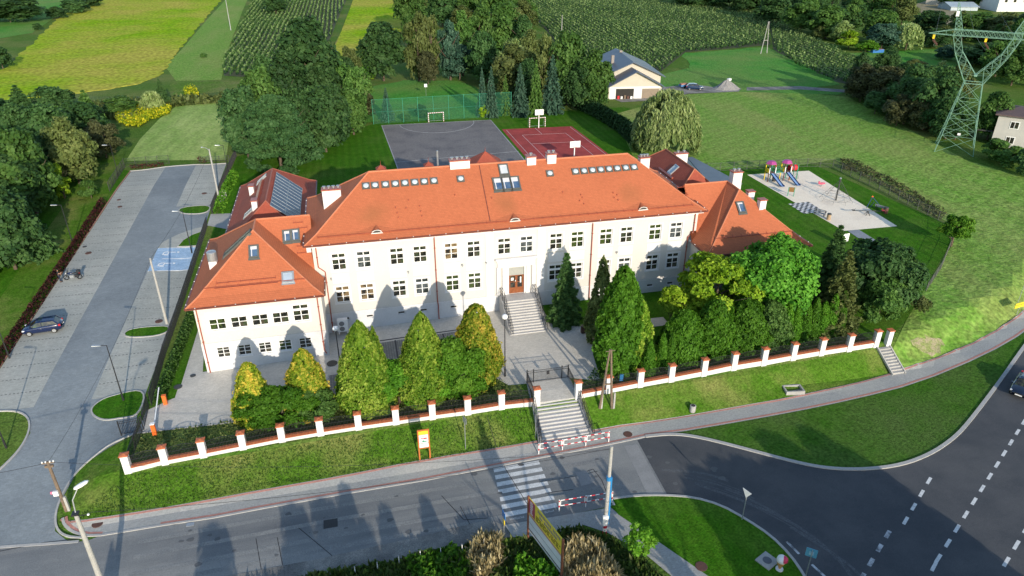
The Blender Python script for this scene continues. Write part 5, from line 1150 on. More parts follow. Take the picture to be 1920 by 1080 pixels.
# --- trees beyond: (kind, base x, base y, top y, half width, material, label)
LW_='in the wood left of the car park'; 
far=[
('broad',30,505,340,52,L_dark,'dark broad tree nearest the bottom of the wood left of the car park'),('spruce',70,480,345,38,L_dark,'big dark conifer beside the lamp in the wood left of the car park'),('spruce',40,440,330,40,L_dark,'second dark conifer deeper in the wood left of the car park'),
('broad',14,480,455,20,L_lime,'yellow-green bush at the left edge below the wood'),('broad',20,420,262,60,L_mid,'big mid green tree at the left edge of the wood'),('broad',70,400,235,45,L_mid,'round mid green tree in the wood behind the dark conifers'),
('tall',122,372,300,16,L_lime,'slim yellow-green leaning shrub in the wood left of the car park'),('broad',150,345,214,38,L_olive,'large olive tree above the lamp at the wood edge'),('tall',200,296,216,30,L_brown,'brownish round tree at the far end of the wood edge'),
('spruce',165,262,196,22,L_blue,'bluish conifer behind the large olive tree'),('bush',232,215,178,30,L_mid,'low green bush left of the pale willow bush'),('willow',288,208,168,17,L_willow,'pale silvery willow bush above the goldenrod'),
('spruce',308,200,146,17,L_dark,'dark pointed conifer beside the pale willow bush'),('broad',110,330,240,34,L_dark,'dark tree filling the gap behind the olive tree'),('broad',-10,360,250,50,L_dark,'dark tree cut by the left edge above the big mid green tree'),
('bush',45,240,205,26,L_willow,'pale scrub at the far side of the wood'),('broad',60,330,262,36,L_dark,'dark crown in the depth of the wood'),('bush',172,372,330,18,L_mid,'bush between the large olive tree and the lamp'),
('broad',20,42,-12,52,L_dark,'dark trees clump in the top left corner'),('bush',112,34,8,16,L_dark,'dark bush at the head of the clover field'),('bush',140,24,-8,26,L_dark,'dark bush row at the top of the soy field'),('bush',170,12,-14,20,L_dark,'dark bush at the very top of the soy field'),
('bush',6,130,78,22,L_dark,'dark round bush at the left edge below the clover field'),('bush',72,56,43,8,L_dark,'tiny dark bush on the clover and soy boundary'),('bush',383,108,97,6,L_mid,'tiny bush on the strip between soy and maize'),
('broad',518,26,-12,21,L_dark,'lone tree standing in the left maize field'),
# middle belt
('broad',595,225,32,66,L_dark,'huge dark broadleaf tree behind the pine'),('broad',545,250,95,48,L_dark,'dark broad tree left of the huge one'),('broad',468,300,158,42,L_pine,'grey-green tree at the corner of the mown meadow'),('broad',505,282,120,40,L_mid,'mid green tree between the grey-green one and the huge one'),
('broad',612,285,160,46,L_dark,'dark tree right behind the pine'),('tall',672,228,155,34,L_brown,'brownish round tree at the left corner of the ball net'),('tall',662,160,78,22,L_olive,'thin olive tree right of the huge dark tree'),('broad',640,232,150,30,L_mid,'mid green tree beside the brownish one'),
('broad',720,152,38,43,L_dark,'compact dark green tree left of the birches'),('tall',786,152,6,27,L_olive,'tall olive birch, left of the pair'),('tall',812,150,20,22,L_olive,'tall olive birch, right of the pair'),('tall',845,150,25,22,L_blue,'slim bluish poplar right of the birches'),
('broad',803,158,95,21,L_brown,'small golden-olive ball tree on the meadow'),('broad',868,142,20,26,L_mid,'mid green tree with yellowish top behind the bluish poplar'),('broad',862,150,82,30,L_blue,'blue-green round tree on the meadow edge'),('tall',900,120,0,28,L_mid,'tall mid green tree in the belt above the net'),
('broad',905,158,58,32,L_dark,'dark tree in the belt above the spruces'),('broad',945,110,5,38,L_mid,'big tree at the left corner of the right maize field'),('broad',960,180,72,30,L_willow,'light green feathery tree above the spruces'),('broad',930,60,-20,34,L_mid,'tree at the top of the belt beside the maize'),
('broad',995,150,55,26,L_olive,'olive tree beside the maize edge'),('tall',1022,192,48,20,L_olive,'yellowish birch with white stem before the big dark tree'),('broad',1062,196,58,40,L_mid,'big round green tree left of the slate-roofed house'),('broad',1112,204,92,36,L_mid,'bushy green tree touching the slate-roofed house'),
('broad',1085,205,120,30,L_dark,'dark tree in the shade left of the slate-roofed house'),('broad',990,200,110,26,L_dark,'dark tree behind the middle spruces'),('broad',770,60,-25,30,L_mid,'tree at the top of the belt left'),('broad',830,50,-20,28,L_dark,'dark tree at the top of the belt centre'),('broad',880,40,-25,30,L_mid,'green tree at the very top of the belt'),
('spruce',727,226,164,15,L_blue,'silvery small spruce at the left end of the ball net'),('spruce',905,218,126,14,L_blue,'slim silvery spruce, leftmost of the spruce row behind the net'),('spruce',922,220,124,15,L_blue,'slim silvery spruce, second of the spruce row behind the net'),
('spruce',948,216,140,14,L_mid,'small green spruce in the spruce row behind the net'),('spruce',975,218,118,20,L_blue,'broad grey spruce in the middle of the spruce row'),('spruce',1004,214,112,18,L_mid,'green spruce right of the broad grey one'),('spruce',1034,212,102,26,L_blue,'widest silvery spruce at the right of the row'),('bush',908,220,193,12,L_lime,'yellow bush in front of the ball net'),
('bush',790,222,194,14,L_dark,'dark little bush behind the far goal'),('bush',760,224,210,12,L_mid,'low bush behind the ball net left of the goal'),
# right belt
('broad',1298,14,-25,34,L_dark,'dark tree at the top beside the right maize field'),('broad',1350,16,-28,34,L_dark,'dark tree right of the first at the top of the maize'),('broad',1400,24,-25,36,L_dark,'dark tree in the shaded wood at the top'),('broad',1450,44,-18,36,L_dark,'dark tree in the wood above the maize strip'),
('broad',1500,62,2,34,L_mid,'mid green tree above the maize strip'),('broad',1545,72,8,34,L_mid,'large green tree in the middle of the upper right wood'),('tall',1536,74,40,14,L_olive,'small olive tree at the foot of the upper right wood'),('broad',1590,62,0,34,L_dark,'dark tree behind the garden wood'),
('bush',1590,92,50,22,L_lime,'yellow-green bush above the maize strip'),('broad',1575,80,38,20,L_willow,'pale green bush at the edge of the upper right wood'),('broad',1645,80,16,30,L_mid,'round green tree in the garden wood'),('broad',1652,92,42,28,L_blue,'bluish round tree above the garden pool'),
('bush',1622,98,70,19,L_bright,'bright green ball bush left of the garden pool'),('willow',1697,94,40,21,L_willow,'yellowish weeping tree on the far garden lawn'),('tall',1668,118,82,13,L_dark,'dark slender bush on the far garden lawn'),('broad',1690,46,-14,22,L_olive,'olive tree left of the dirt yard'),
('broad',1740,62,18,28,L_dark,'dark tree below the dirt yard'),('broad',1755,90,52,24,L_dark,'dark tree behind the pylon crossarm'),('broad',1770,112,84,16,L_blue,'round blue-grey tree on the garden lawn by the pylon'),('bush',1718,128,108,18,L_olive,'low olive shrub on the garden lawn'),
('bush',1765,132,112,9,L_willow,'small pale bush left of the pylon'),('broad',1830,70,22,34,L_mid,'green tree below the white house'),('broad',1880,80,28,34,L_olive,'olive tree right of the pylon horn'),('broad',1925,90,20,40,L_dark,'dark tree at the right edge below the white house'),
('broad',1840,122,80,40,L_dark,'dark tree seen through the fork of the pylon'),('broad',1900,140,78,40,L_dark,'dark tree at the right edge beside the crossarm'),('broad',1800,10,-30,40,L_mid,'green tree behind the greenhouse'),('broad',1660,14,-25,34,L_dark,'dark tree left of the pale shed'),
# lower right belt beside meadow
('broad',1612,190,118,30,L_brown,'brownish dark tree at the left end of the belt above the meadow'),('broad',1655,202,122,34,L_brown,'second brownish dark tree in the belt above the meadow'),('broad',1700,222,118,36,L_dark,'dark tree in the middle of the belt above the meadow'),('broad',1745,244,122,38,L_dark,'dark tree left of the pylon foot'),
('broad',1782,214,118,26,L_olive,'yellowish tree left of the pylon body'),('broad',1600,180,138,18,L_dark,'small dark bush at the meadow edge by the far track'),('broad',1680,236,176,26,L_brown,'low dark tree at the meadow edge below the belt'),('broad',1640,214,170,24,L_dark,'low dark shrub at the meadow edge'),
('broad',1790,262,190,26,L_dark,'dark shrub behind the left pylon leg'),('broad',1850,262,168,26,L_mid,'bright leaved tree right behind the pylon'),('bush',1862,300,256,24,L_mid,'green bush at the foot of the grey house'),('bush',1895,312,268,26,L_mid,'larger green bush at the foot of the grey house'),
('bush',1925,330,270,24,L_dark,'dark bush at the right edge below the grey house'),('bush',1590,318,306,10,L_brown,'low scrub behind the playground fence')]
GR={'in':''}
for k,bx,by,ty,hw,m_,lb in far: ftree(k,(bx,by),ty,hw,m_,lb)
def proj(a,b,z=0):
    X,Y=a-CA,b-CB; X,Y=X*CP-Y*SP,X*SP+Y*CP; Z=z-40; zf=Y*CT-Z*ST; return (960+F*X/zf,540+F*(-Y*ST-Z*CT)/zf)
USED=set()
CN={'leaf_dark':'dark green','leaf_mid':'mid green','leaf_olive':'olive','leaf_brown':'brownish'}
def fill_label(a,b,hh,h,mt,kd):
    x,y=proj(a,b); c=('tall ' if hh>h*1.08 else 'low ' if hh<h*.9 else '')+CN.get(mt.name,'green')+(' conifer' if kd=='spruce' else ' tree')
    for f in sorted(far,key=lambda f:math.hypot(f[1]-x,(f[2]-y)*1.5)):
        dx,dy=x-f[1],y-f[2]; rel=('right of' if dx>0 else 'left of') if abs(dx)>abs(dy)*1.3 else ('in front of' if dy>0 else 'behind')
        l=c+' '+rel+' the '+f[6]
        if len(l.split())<=16 and l not in USED: USED.add(l); return l
# filler trees of the two woods, alike to the eye
def fill(poly,n,kinds,mats,h,r_,label,group,seed):
    rr=random.Random(seed); pts=PX(*poly); x0,x1=min(p[0] for p in pts),max(p[0] for p in pts); y0,y1=min(p[1] for p in pts),max(p[1] for p in pts); k=0; tries=0; done=[]
    def ins(x,y):
        c=False
        for i in range(len(pts)):
            a,b=pts[i],pts[i-1]
            if (a[1]>y)!=(b[1]>y) and x<(b[0]-a[0])*(y-a[1])/(b[1]-a[1])+a[0]: c=not c
        return c
    while k<n and tries<6000:
        tries+=1; x=rr.uniform(x0,x1); y=rr.uniform(y0,y1)
        if not ins(x,y) or any(math.hypot(x-a,y-b)<r_*1.15 for a,b in done): continue
        done.append((x,y)); k+=1; kd=rr.choice(kinds); me,tr=unit(kd,rr.randrange(3)); mt=rr.choice(mats); hh=h*rr.uniform(.75,1.25); q=r_*rr.uniform(.8,1.3); t=thing(TN[kd],fill_label(x,y,hh,h,mt,kd),CAT[kd],(x,y,hgt(x,y)),rr.uniform(0,6.28),group)
        c=link('crown',me,None,t); c.scale=(q/4,q/4,hh/10); c.material_slots[0].link='OBJECT'; c.material_slots[0].material=mt; b=link('trunk',tr,None,t); b.scale=(hh/10,)*3
fill([(-60,520),(30,430),(95,370),(150,300),(190,262),(160,240),(60,235),(-80,300)],34,['broad','broad','spruce'],[L_dark,L_mid,L_dark],9,4.2,'unremarkable dark tree in the depth of the wood left of the car park','trees of the wood left of the car park',1)
fill([(760,-30),(760,90),(850,130),(950,190),(1100,200),(1060,110),(990,40),(960,-30)],40,['broad','tall'],[L_dark,L_mid,L_mid,L_olive],11,4.6,'unremarkable tree in the belt between the two fields','trees of the belt between the fields',2)
fill([(1290,8),(1400,18),(1470,48),(1580,92),(1660,80),(1700,40),(1690,-30),(1290,-30)],40,['broad','tall'],[L_mid,L_mid,L_dark],11,5.0,'unremarkable dark tree in the upper right wood','trees of the upper right wood',3)
fill([(1600,172),(1640,150),(1720,165),(1800,190),(1830,240),(1780,268),(1690,234),(1620,198)],20,['broad','tall'],[L_dark,L_brown,L_dark],8,3.4,'unremarkable dark tree in the belt above the hay meadow','trees of the belt above the hay meadow',4)
fill([(1690,70),(1760,88),(1860,150),(2000,200),(2000,40),(1900,60),(1830,70)],15,['broad','tall'],[L_mid,L_mid,L_olive],9,4.4,'unremarkable tree among the gardens behind the pylon','trees among the gardens behind the pylon',5)
fill([(445,302),(640,292),(700,232),(640,150),(560,150),(500,190)],24,['broad','tall'],[L_dark,L_mid],11,3.6,'unremarkable dark tree in the clump behind the pine','trees of the clump behind the pine',6)
# scrub, weeds, flowers, maize: nobody could count these
def scatter(name,poly,n,h,leaf,mat,seed,el=2.2,vert=.9,label=None,kz=1.0,kk=.4,clump=0,hmin=.1):
    r=np.random.default_rng(seed); pts=[tuple(p) for p in poly]; x0,x1=min(p[0] for p in pts),max(p[0] for p in pts); y0,y1=min(p[1] for p in pts),max(p[1] for p in pts)
    X=r.uniform(x0,x1,n*6); Y=r.uniform(y0,y1,n*6); ins=np.zeros(len(X),bool)
    for i in range(len(pts)):
        a,b=pts[i],pts[i-1]
        if a[1]!=b[1]: ins^= ((a[1]>Y)!=(b[1]>Y))&(X<(b[0]-a[0])*(Y-a[1])/(b[1]-a[1])+a[0])
    X,Y=X[ins][:n],Y[ins][:n]; m=len(X)
    hh=h*(hmin+(1-hmin)*(.5+.5*np.sin(X*1.3+np.cos(Y*1.7)*2)*np.cos(Y*.9+X*.4)))*r.uniform(.6,1.15,m) if clump else h*r.uniform(hmin,1,m)
    Z=np.array([hgt(a,b) for a,b in zip(X,Y)])+hh*r.uniform(.3,1,m)*kz
    me=cards(name,np.stack([X,Y,Z],1),np.tile([0,-.4,.5],(m,1)),leaf,el,kk,mat,None,seed,vertical=vert); return tag(link(name,me),label,None,None,'stuff')
WD=PX((290,1135),(420,1112),(600,1080),(760,1048),(900,1020),(925,1020),(945,1022),(985,1012),(1085,992),(1140,1008),(1205,1052),(1250,1092),(1240,1180),(900,1250),(500,1250),(250,1180))
patch('weed_bed',WD,roughg,.03)
scatter('weeds',WD,20000,.75,.24,L_weed,1,clump=1); scatter('weeds',WD,9000,.65,.22,L_mid,2,el=1.3,vert=.2,clump=1); scatter('weeds',WD,3500,.9,.24,L_olive,22,el=3,vert=.8,clump=1)
D1=PX((1055,1110),(1062,1040),(1085,1022),(1120,1035),(1150,1075),(1170,1140),(1060,1160)); scatter('dry_grass',D1,8000,1.4,.27,L_straw,3,el=4.5,vert=.93,clump=1,hmin=.4)
D2=PX((880,1050),(905,1008),(935,1012),(940,1060),(900,1100)); scatter('dry_grass',D2,1400,1.2,.34,L_straw,4,el=4,vert=.93,clump=1)
D3=PX((760,1055),(850,1030),(890,1060),(860,1100),(780,1100)); scatter('weeds',D3,2500,.9,.3,L_bright,5,el=1.5,vert=.3)
scatter('weeds',PX((970,1050),(1040,1070),(1050,1110),(960,1110)),1800,1.1,.28,L_bright,6,el=1.5,vert=.3)
scatter('weeds',PX((-60,215),(60,208),(240,190),(345,188),(440,184),(440,192),(330,200),(236,232),(200,222),(100,225),(-60,260)),7000,1.6,.8,L_olive,7,el=1.6,vert=.5,clump=1)
scatter('goldenrod',PX((216,226),(228,210),(262,203),(300,206),(322,204),(318,216),(282,226),(262,240),(236,238)),9500,1.6,.38,L_yellow,8,el=1.1,vert=.2,clump=1,hmin=.5)
scatter('goldenrod',PX((345,178),(352,168),(370,170),(374,184),(355,190)),1600,1.7,.36,L_yellow,9,el=1.1,vert=.2)
scatter('fence_scrub',PX((1572,300),(1600,300),(1700,350),(1775,400),(1765,415),(1660,352),(1580,312)),1600,.6,.3,L_brown,11,el=1.3,vert=.3,clump=1)
scatter('bed_weeds',[(-38,-13.4),(-5,-13.0),(-3,-17.4),(-38,-17.6)],5000,.3,.16,L_olive,12,el=1.3,vert=.3)
scatter('bed_weeds',[(2.6,-16.9),(35,-16.2),(35,-12.5),(12,-12.8),(4.9,-14)],7000,.35,.16,L_mid,13,el=1.3,vert=.3)
def maize(name,poly,pa,pb,spacing,seed,h=2.1,curve=0):
    """rows of plants: upright leaf sprays and a pale tassel, along the row direction pa->pb"""
    r=np.random.default_rng(seed); pts=[tuple(p) for p in poly]; A=np.array(G(*pa)[:2]); B=np.array(G(*pb)[:2]); u=(B-A)/np.linalg.norm(B-A); v=np.array([-u[1],u[0]])
    Q=np.array(pts)-A; s=Q@u; t=Q@v; S_,T_=np.meshgrid(np.arange(s.min(),s.max(),.62),np.arange(t.min(),t.max(),spacing)); S_=S_.ravel()+r.uniform(-.2,.2,S_.size); T_=T_.ravel()+r.normal(size=S_.size)*.08
    T_=T_+curve*np.sin(S_/45.)
    X=A[0]+u[0]*S_+v[0]*T_; Y=A[1]+u[1]*S_+v[1]*T_; ins=np.zeros(len(X),bool)
    for i in range(len(pts)):
        a,b=pts[i],pts[i-1]
        if a[1]!=b[1]: ins^= ((a[1]>Y)!=(b[1]>Y))&(X<(b[0]-a[0])*(Y-a[1])/(b[1]-a[1])+a[0])
    X,Y=X[ins],Y[ins]; m=len(X); Z=np.array([hgt(a,b) for a,b in zip(X,Y)]); hv=h*(.85+.2*np.sin(X*.11)*np.cos(Y*.08))
    Pp=[];Nn=[];sz=[];tt=[]
    for k,(zz,sc,ti) in enumerate(((.35,.62,.05),(.65,.62,.45),(.93,.5,.95))):
        Pp.append(np.stack([X+r.normal(size=m)*.12,Y+r.normal(size=m)*.12,Z+hv*zz],1)); Nn.append(np.stack([v[0]*np.sign(r.normal(size=m)),v[1]*np.sign(r.normal(size=m)),np.full(m,.5+.4*k)],1)); sz.append(np.full(m,sc)); tt.append(np.full(m,ti))
    me=cards(name,np.concatenate(Pp),np.concatenate(Nn),np.concatenate(sz),1.4,.5,L_corn,np.concatenate(tt),seed,vertical=.5); return tag(link(name,me),None,None,None,'stuff')
MZ1=PX((420,142),(418,120),(430,95),(452,50),(472,10),(484,-25),(662,-25),(640,20),(620,70),(590,120),(556,146),(480,146))
MZ2=PX((985,-25),(1000,30),(1035,70),(1060,120),(1120,140),(1180,130),(1240,134),(1285,98),(1360,92),(1445,84),(1437,50),(1425,22),(1380,12),(1280,12),(1265,-25))
MZ3=PX((1450,92),(1445,60),(1440,32),(1480,52),(1540,84),(1600,112),(1680,136),(1760,150),(1745,178),(1640,168),(1560,152),(1500,130))
for i,(mz,a) in enumerate(((MZ1,0),(MZ2,0),(MZ3,0))): patch('maize_soil',mz,M('maize_soil_%s'%'abc'[i],(.05,.06,.022),(.07,.075,.03),sc=.4),.03)
maize('maize_left',MZ1,(470,140),(545,0),1.65,1); maize('maize_right',MZ2,(1000,20),(1130,110),1.75,2,curve=1.5); maize('maize_strip',MZ3,(1470,70),(1720,160),1.9,3)
# soy canopy fringe
# grass blades at lawn edges near the wall foot
scatter('grass_tufts',[(-42,-21.8),(-3.2,-21.4),(-3.2,-18.3),(-38,-18.5)],9000,.10,.10,leafmat('verge_tuft',(.03,.08,.01),(.06,.13,.02),(.12,.19,.04),rand=0),21,el=2,vert=.6)
# trees standing outside the picture to the south; their long evening shadows cross the road
def south(label,a,b,h,r_,kind='tall',m_=L_mid): 
    me,tr=unit(kind,rt_.randrange(3)); t=thing(TN[kind],label,CAT[kind],(a,b,hgt(a,b)),0,'trees on the plot south of the road'); c=link('crown',me,None,t); c.scale=(r_/4,r_/4,h/10); c.material_slots[0].link='OBJECT'; c.material_slots[0].material=m_; bb=link('trunk',tr,None,t); bb.scale=(h/10,)*3
SLB='tree on the plot south of the road, outside the picture'
DX,DY=math.cos(R(SUN_AZ)),math.sin(R(SUN_AZ)); TE=math.tan(R(SUN_EL))
def caster(tip,b0,r_,kind='tall',m_=L_mid):
    """a tree at b0 whose shadow tip reaches the ground point tip (photo pixels)"""
    q=G(*tip); L=(q[1]-b0)/DY; a0=q[0]-L*DX; h=L*TE+(q[2]-hgt(a0,b0)); south(SLB,a0,b0,h,r_,kind,m_)
caster((870,737),-52,.9,'tall'); caster((640,905),-48,1.7,'broad'); caster((790,930),-47,1.5,'broad'); caster((1040,880),-50,1.4); caster((1108,842),-52,1.0); caster((400,975),-49,2.0,'broad'); caster((545,935),-50,1.8,'broad'); caster((600,925),-49,1.8,'broad'); caster((715,945),-47,1.6,'broad')
caster((1500,800),-56,3.0,'broad'); caster((1420,800),-58,2.6,'broad'); caster((1560,835),-55,2.4,'broad'); caster((1330,850),-54,2.2,'broad'); caster((1660,945),-58,3.4,'broad'); caster((1590,900),-56,3.2,'broad'); caster((1400,900),-54,3.2,'broad')
caster((1480,840),-57,3.4,'broad'); caster((1545,862),-58,3.2,'broad'); caster((1620,915),-60,3.4,'broad'); caster((1700,972),-60,3.4,'broad'); caster((1750,1012),-62,3.2,'broad'); caster((1370,930),-50,3.0,'broad')
for q_ in ((1300,880),(1380,860),(1440,860),(1520,880),(1600,925),(1660,960),(1720,1000),(1780,1045),(1500,960),(1420,960)): caster(q_,-62,4.4,'broad')
caster((215,1000),-46,.8,'tall'); caster((1885,680),-50,2.6,'broad')
# ------------------------------------------------------------------ street wall with pillars and iron railings
def wallrun(name,label,pxs,first_only=False,end=None):
    t=thing(name,label,'wall')
    P=[G(*q) for q in pxs]; P=[(p[0],p[1],hgt(p[0],p[1]+.6)) for p in P]
    for p in P:
        mb=MB(); zb=min(p[2],hgt(p[0],p[1]-.3)); mb.box(p[0]-.29,p[0]+.29,p[1]-.24,p[1]+.24,zb-.5,p[2]+1.72); pi=mb.build('pillar',wplast,t)
        mb=MB(); mb.raw([(p[0]+sx*.36,p[1]+sy*.31,p[2]+1.722+z) for z in (0,.1) for sx,sy in ((-1,-1),(1,-1),(1,1),(-1,1))]+[(p[0],p[1],p[2]+1.722+.2)],[(3,2,1,0),(0,1,5,4),(1,2,6,5),(2,3,7,6),(3,0,4,7),(4,5,8),(5,6,8),(6,7,8),(7,4,8)]); mb.build('pillar_cap',orange_cap,pi)
    bays=[(P[i],P[i+1]) for i in range(len(P)-1)]
    if end is False: bays=bays[:]
    for a,b in bays:
        A=Vector((a[0]+.29,a[1],0)); B=Vector((b[0]-.29,b[1],0)); za,zb=a[2],b[2]
        vs_=[]
        for p,z in ((A,za),(B,zb)):
            for y in (-.15,.15): vs_+= [(p.x,p.y+y,z-.9),(p.x,p.y+y,z+.42)]
        mb=MB(); mb.raw(vs_,[(0,1,5,4)[::-1],(2,3,7,6),(1,3,7,5)[::-1],(0,1,3,2),(4,5,7,6)]); mb.build('low_wall',wplast,t)
        vs_=[]
        for p,z in ((A,za),(B,zb)): vs_+= [(p.x,p.y-.24,z+.421),(p.x,p.y+.24,z+.421),(p.x,p.y-.24,z+.46),(p.x,p.y+.24,z+.53)]
        mb=MB(); mb.raw(vs_,[(0,4,6,2),(2,6,7,3),(1,3,7,5),(0,1,5,4),(0,2,3,1),(4,5,7,6)]); mb.build('brick_coping',orange_cap,t)
        mb=MB(); n=22
        for i in range(1,n):
            k=i/n; p=A.lerp(B,k); z=za+(zb-za)*k; h_=1.12+.22*math.sin(math.pi*k) if True else 0
            mb.bar((p.x,p.y,z+.5),(p.x,p.y,z+h_+.38),.022)
        for hh in (.62,1.1): mb.bar((A.x,A.y,za+hh),(B.x,B.y,zb+hh),.03)
        pts=[(A.lerp(B,k).x,A.lerp(B,k).y,za+(zb-za)*k+1.5+.22*math.sin(math.pi*k)-.02) for k in np.linspace(0,1,9)]
        for p,q in zip(pts,pts[1:]): mb.bar(p,q,.03)
        mb.build('railing_panel',black,t)
    return t
WL_=[(242,884),(311,868),(383,855),(457,841),(530,827),(602,815),(673,804),(743,794),(811,784),(877,775),(940,765),(1006,758)]
WR_=[(1083,745),(1140,735),(1199,724),(1257,714),(1318,703),(1374,692),(1430,683),(1485,673),(1538,664),(1590,656),(1640,648)]
wallrun('boundary_wall','white low street wall with orange brick pillar caps, left of the gate steps',WL_)
wr=wallrun('boundary_wall','white low street wall with orange brick pillar caps, right of the gate steps',WR_)
lp=G(1663,646); t=thing('gate_pillar','lone white pillar with orange cap beside the small grass-bank steps','pillar',(lp[0],lp[1],lp[2]))
mb=MB(); mb.box(-.27,.27,-.24,.24,-.5,1.75); mb.build('pillar',wplast,t); mb=MB(); mb.box(-.33,.33,-.3,.3,1.752,1.85); mb.build('pillar_cap',orange_cap,t)
# outer steps down to the pavement
os_=thing('outer_steps','broad granite steps from the street gate down to the pavement','steps')
mb=MB(); nz=MB(); N_=11; xL,xR=-2.35,1.85
zt=-1.0; zb=-2.78; ri=(zt-zb)/N_; y0=-21.75; tr=.34
for i in range(N_):
    sh=-.35*(1-i/N_); yy=y0+i*tr; y2=yy+tr if i<N_-1 else -18.0
    mb.box(xL+sh*.8,xR-sh*.6,yy,y2,-3.6,zb+(i+1)*ri); nz.box(xL+sh*.8+.01,xR-sh*.6-.01,yy-.03,yy+.09,zb+(i+1)*ri+.001,zb+(i+1)*ri+.022)
mb.build('flight',stair_m,os_); nz.build('step_nosing',M('pale_nosing2',(.60,.59,.57),rough=.7),os_)
for x,xb_ in ((xL-.28,xL-.56),(xR+.0,xR+.22)):
    mb=MB(); pts=[((x,-18.3,-.86)),((x*.5+xb_*.5,-20.3,-1.85)),((xb_,-21.9,-2.55))]
    for a,b in zip(pts,pts[1:]): mb.raw([(a[0],a[1],-3.6),(a[0]+.3,a[1],-3.6),(b[0]+.3,b[1],-3.6),(b[0],b[1],-3.6),(a[0],a[1],a[2]),(a[0]+.3,a[1],a[2]),(b[0]+.3,b[1],b[2]),(b[0],b[1],b[2])],[(0,1,2,3),(7,6,5,4),(0,4,5,1),(1,5,6,2),(2,6,7,3),(3,7,4,0)])
    mb.build('cheek_wall',conc,os_)
    for off in (.06,.24):
        rl=MB(); railing(rl,[(p[0]+off,p[1],p[2]) for p in pts],h=.95); rl.build('handrail',black,os_)
# steps in the bank at the right
ss=thing('bank_steps','narrow concrete steps in the grass bank below the lone pillar','steps')
a=Vector(G(1656,652)); b=Vector(G(1684,702)); mb=MB(); n=9
for i in range(n):
    p=a.lerp(b,i/(n-.0)); q=a.lerp(b,(i+1)/n); mb.cbox(((p.x+q.x)/2,(p.y+q.y)/2,p.z-.12),1.35,abs(p.y-q.y)+.02,.42-.0,0)
mb.build('flight',conc,ss); mb=MB()
for sx in (-.75,.75): mb.bar((a.x+sx,a.y,a.z+.12),(b.x+sx,b.y-.1,b.z+.1),.12,.25)
for i in range(n):
    p=a.lerp(b,(i+.15)/n); mb.cbox((p.x,p.y-.02,p.z+.093),1.33,.10,.03)
mb.build('edge_stone',kerb_m,ss)
# gate at the head of the outer walk
gt_=thing('school_gate','small black iron double gate at the head of the outer steps','gate',(-.2,-14.8,-.78))
def ironpanel(mb,a,b,h,n,z0=.08,r=.02):
    a=Vector(a); b=Vector(b)
    for k in (z0,h-.22,h): mb.bar(a+Vector((0,0,k)),b+Vector((0,0,k)),.035)
    for i in range(n+1):
        p=a.lerp(b,i/n); mb.bar(p+Vector((0,0,z0)),p+Vector((0,0,h)),r)
for i,(x0,x1) in enumerate(((-2.05,-1.45),(-1.4,.02),(.06,1.42),(1.47,2.07))):
    mb=MB(); ironpanel(mb,(x0,0,0),(x1,0,0),1.35,4 if i in (0,3) else 11); mb.build('gate_leaf' if i in (1,2) else 'side_panel',black,gt_)
for x in (-2.07,-1.43,1.45,2.09):
    mb=MB(); mb.box(x-.05,x+.05,-.05,.05,-.2,1.5); mb.build('gate_post',black,gt_)
mb=MB(); mb.box(-.1,.16,-.06,.06,.75,1.1); mb.build('lock_box',black,gt_)
for x in (-2.25,1.92):
    f_=thing('side_railing','black iron railing along the '+('left' if x<0 else 'right')+' edge of the gate walk','railing',(x,-16.3,-.85)); mb=MB(); ironpanel(mb,(0,1.5,.1),(0,-1.5,.0),1.2,22); mb.build('railing_panel',black,f_)
# car park fence
fp=[(-37.9,-17.6),(-37.85,-12.9)]; 
def fence(name,label,pts,h=1.5,bay=2.5,mat=black,bars=18,cat='fence',mesh=False,closed=False):
    t=thing(name,label,cat); P=resample([(p[0],p[1]) for p in pts],bay); pm=MB(); pm.box(-.035,.035,-.035,.035,-.2,h+.06); pm=pm.mesh('fence_post'); pm.materials.append(mat)
    for p in P:
        link('fence_post',pm,None,t,(p.x,p.y,hgt(p.x,p.y)))
    for i in range(len(P)-1):
        a,b=P[i],P[i+1]; za,zb=hgt(a.x,a.y),hgt(b.x,b.y); mb=MB()
        A=Vector((a.x,a.y,za)); B=Vector((b.x,b.y,zb))
        if not mesh: ironpanel(mb,A,B,h,bars,.1,.022)
        else:
            for k in (.1,h*.5,h): mb.bar(A+Vector((0,0,k)),B+Vector((0,0,k)),.03)
            for j in range(bars+1):
                p=A.lerp(B,j/bars); mb.bar(p,p+Vector((0,0,h)),.012)
        mb.build('fence_panel',mat,t)
    return t
fence('yard_fence','black bar fence between the car park and the school yard',[(-37.9,-8.8),(-38.3,0),(-38.5,20),(-38.5,34)],1.5)
fence('yard_fence','black bar fence beyond the rear path beside the pine',[(-38.4,38.6),(-38.0,52),(-37.6,66)],1.5)
fence('yard_fence','short black bar fence between street wall and sliding gate',[(-37.9,-17.6),(-37.9,-12.9)],1.4)
fence('corner_fence','black mesh fence round the far left corner of the car park',[(-55.6,51),(-56.2,63.6),(-48.9,64.2)],1.6,2.4,darkm,12,mesh=True)
fence('corner_fence','low black fence at the far right corner of the car park',[(-43.8,64.0),(-38.6,63.6)],1.0,2.4,darkm,12,mesh=True)
fence('playground_fence','thin green wire fence behind and beside the playground',[(40.8,38.9),(50.8,38.5),(62,37.4),(66.2,36.0),(66.8,22),(66.6,8.9)],1.5,2.6,greyf,14,mesh=True)
fence('playground_fence','grey fence running down from the small bright tree to the bushes',[(66.3,8.2),(62.6,3.8),(55,-3),(49.0,-7.6)],1.2,2.6,greyf,12,mesh=True)
g1=thing('sliding_gate','black barred gate leaf standing open across the driveway mouth','gate',(-38.7,-12.75,-1.95)); mb=MB(); ironpanel(mb,(-.95,-.1,0),(.85,.15,0),1.45,14,r=.03); mb.build('gate_leaf',black,g1)
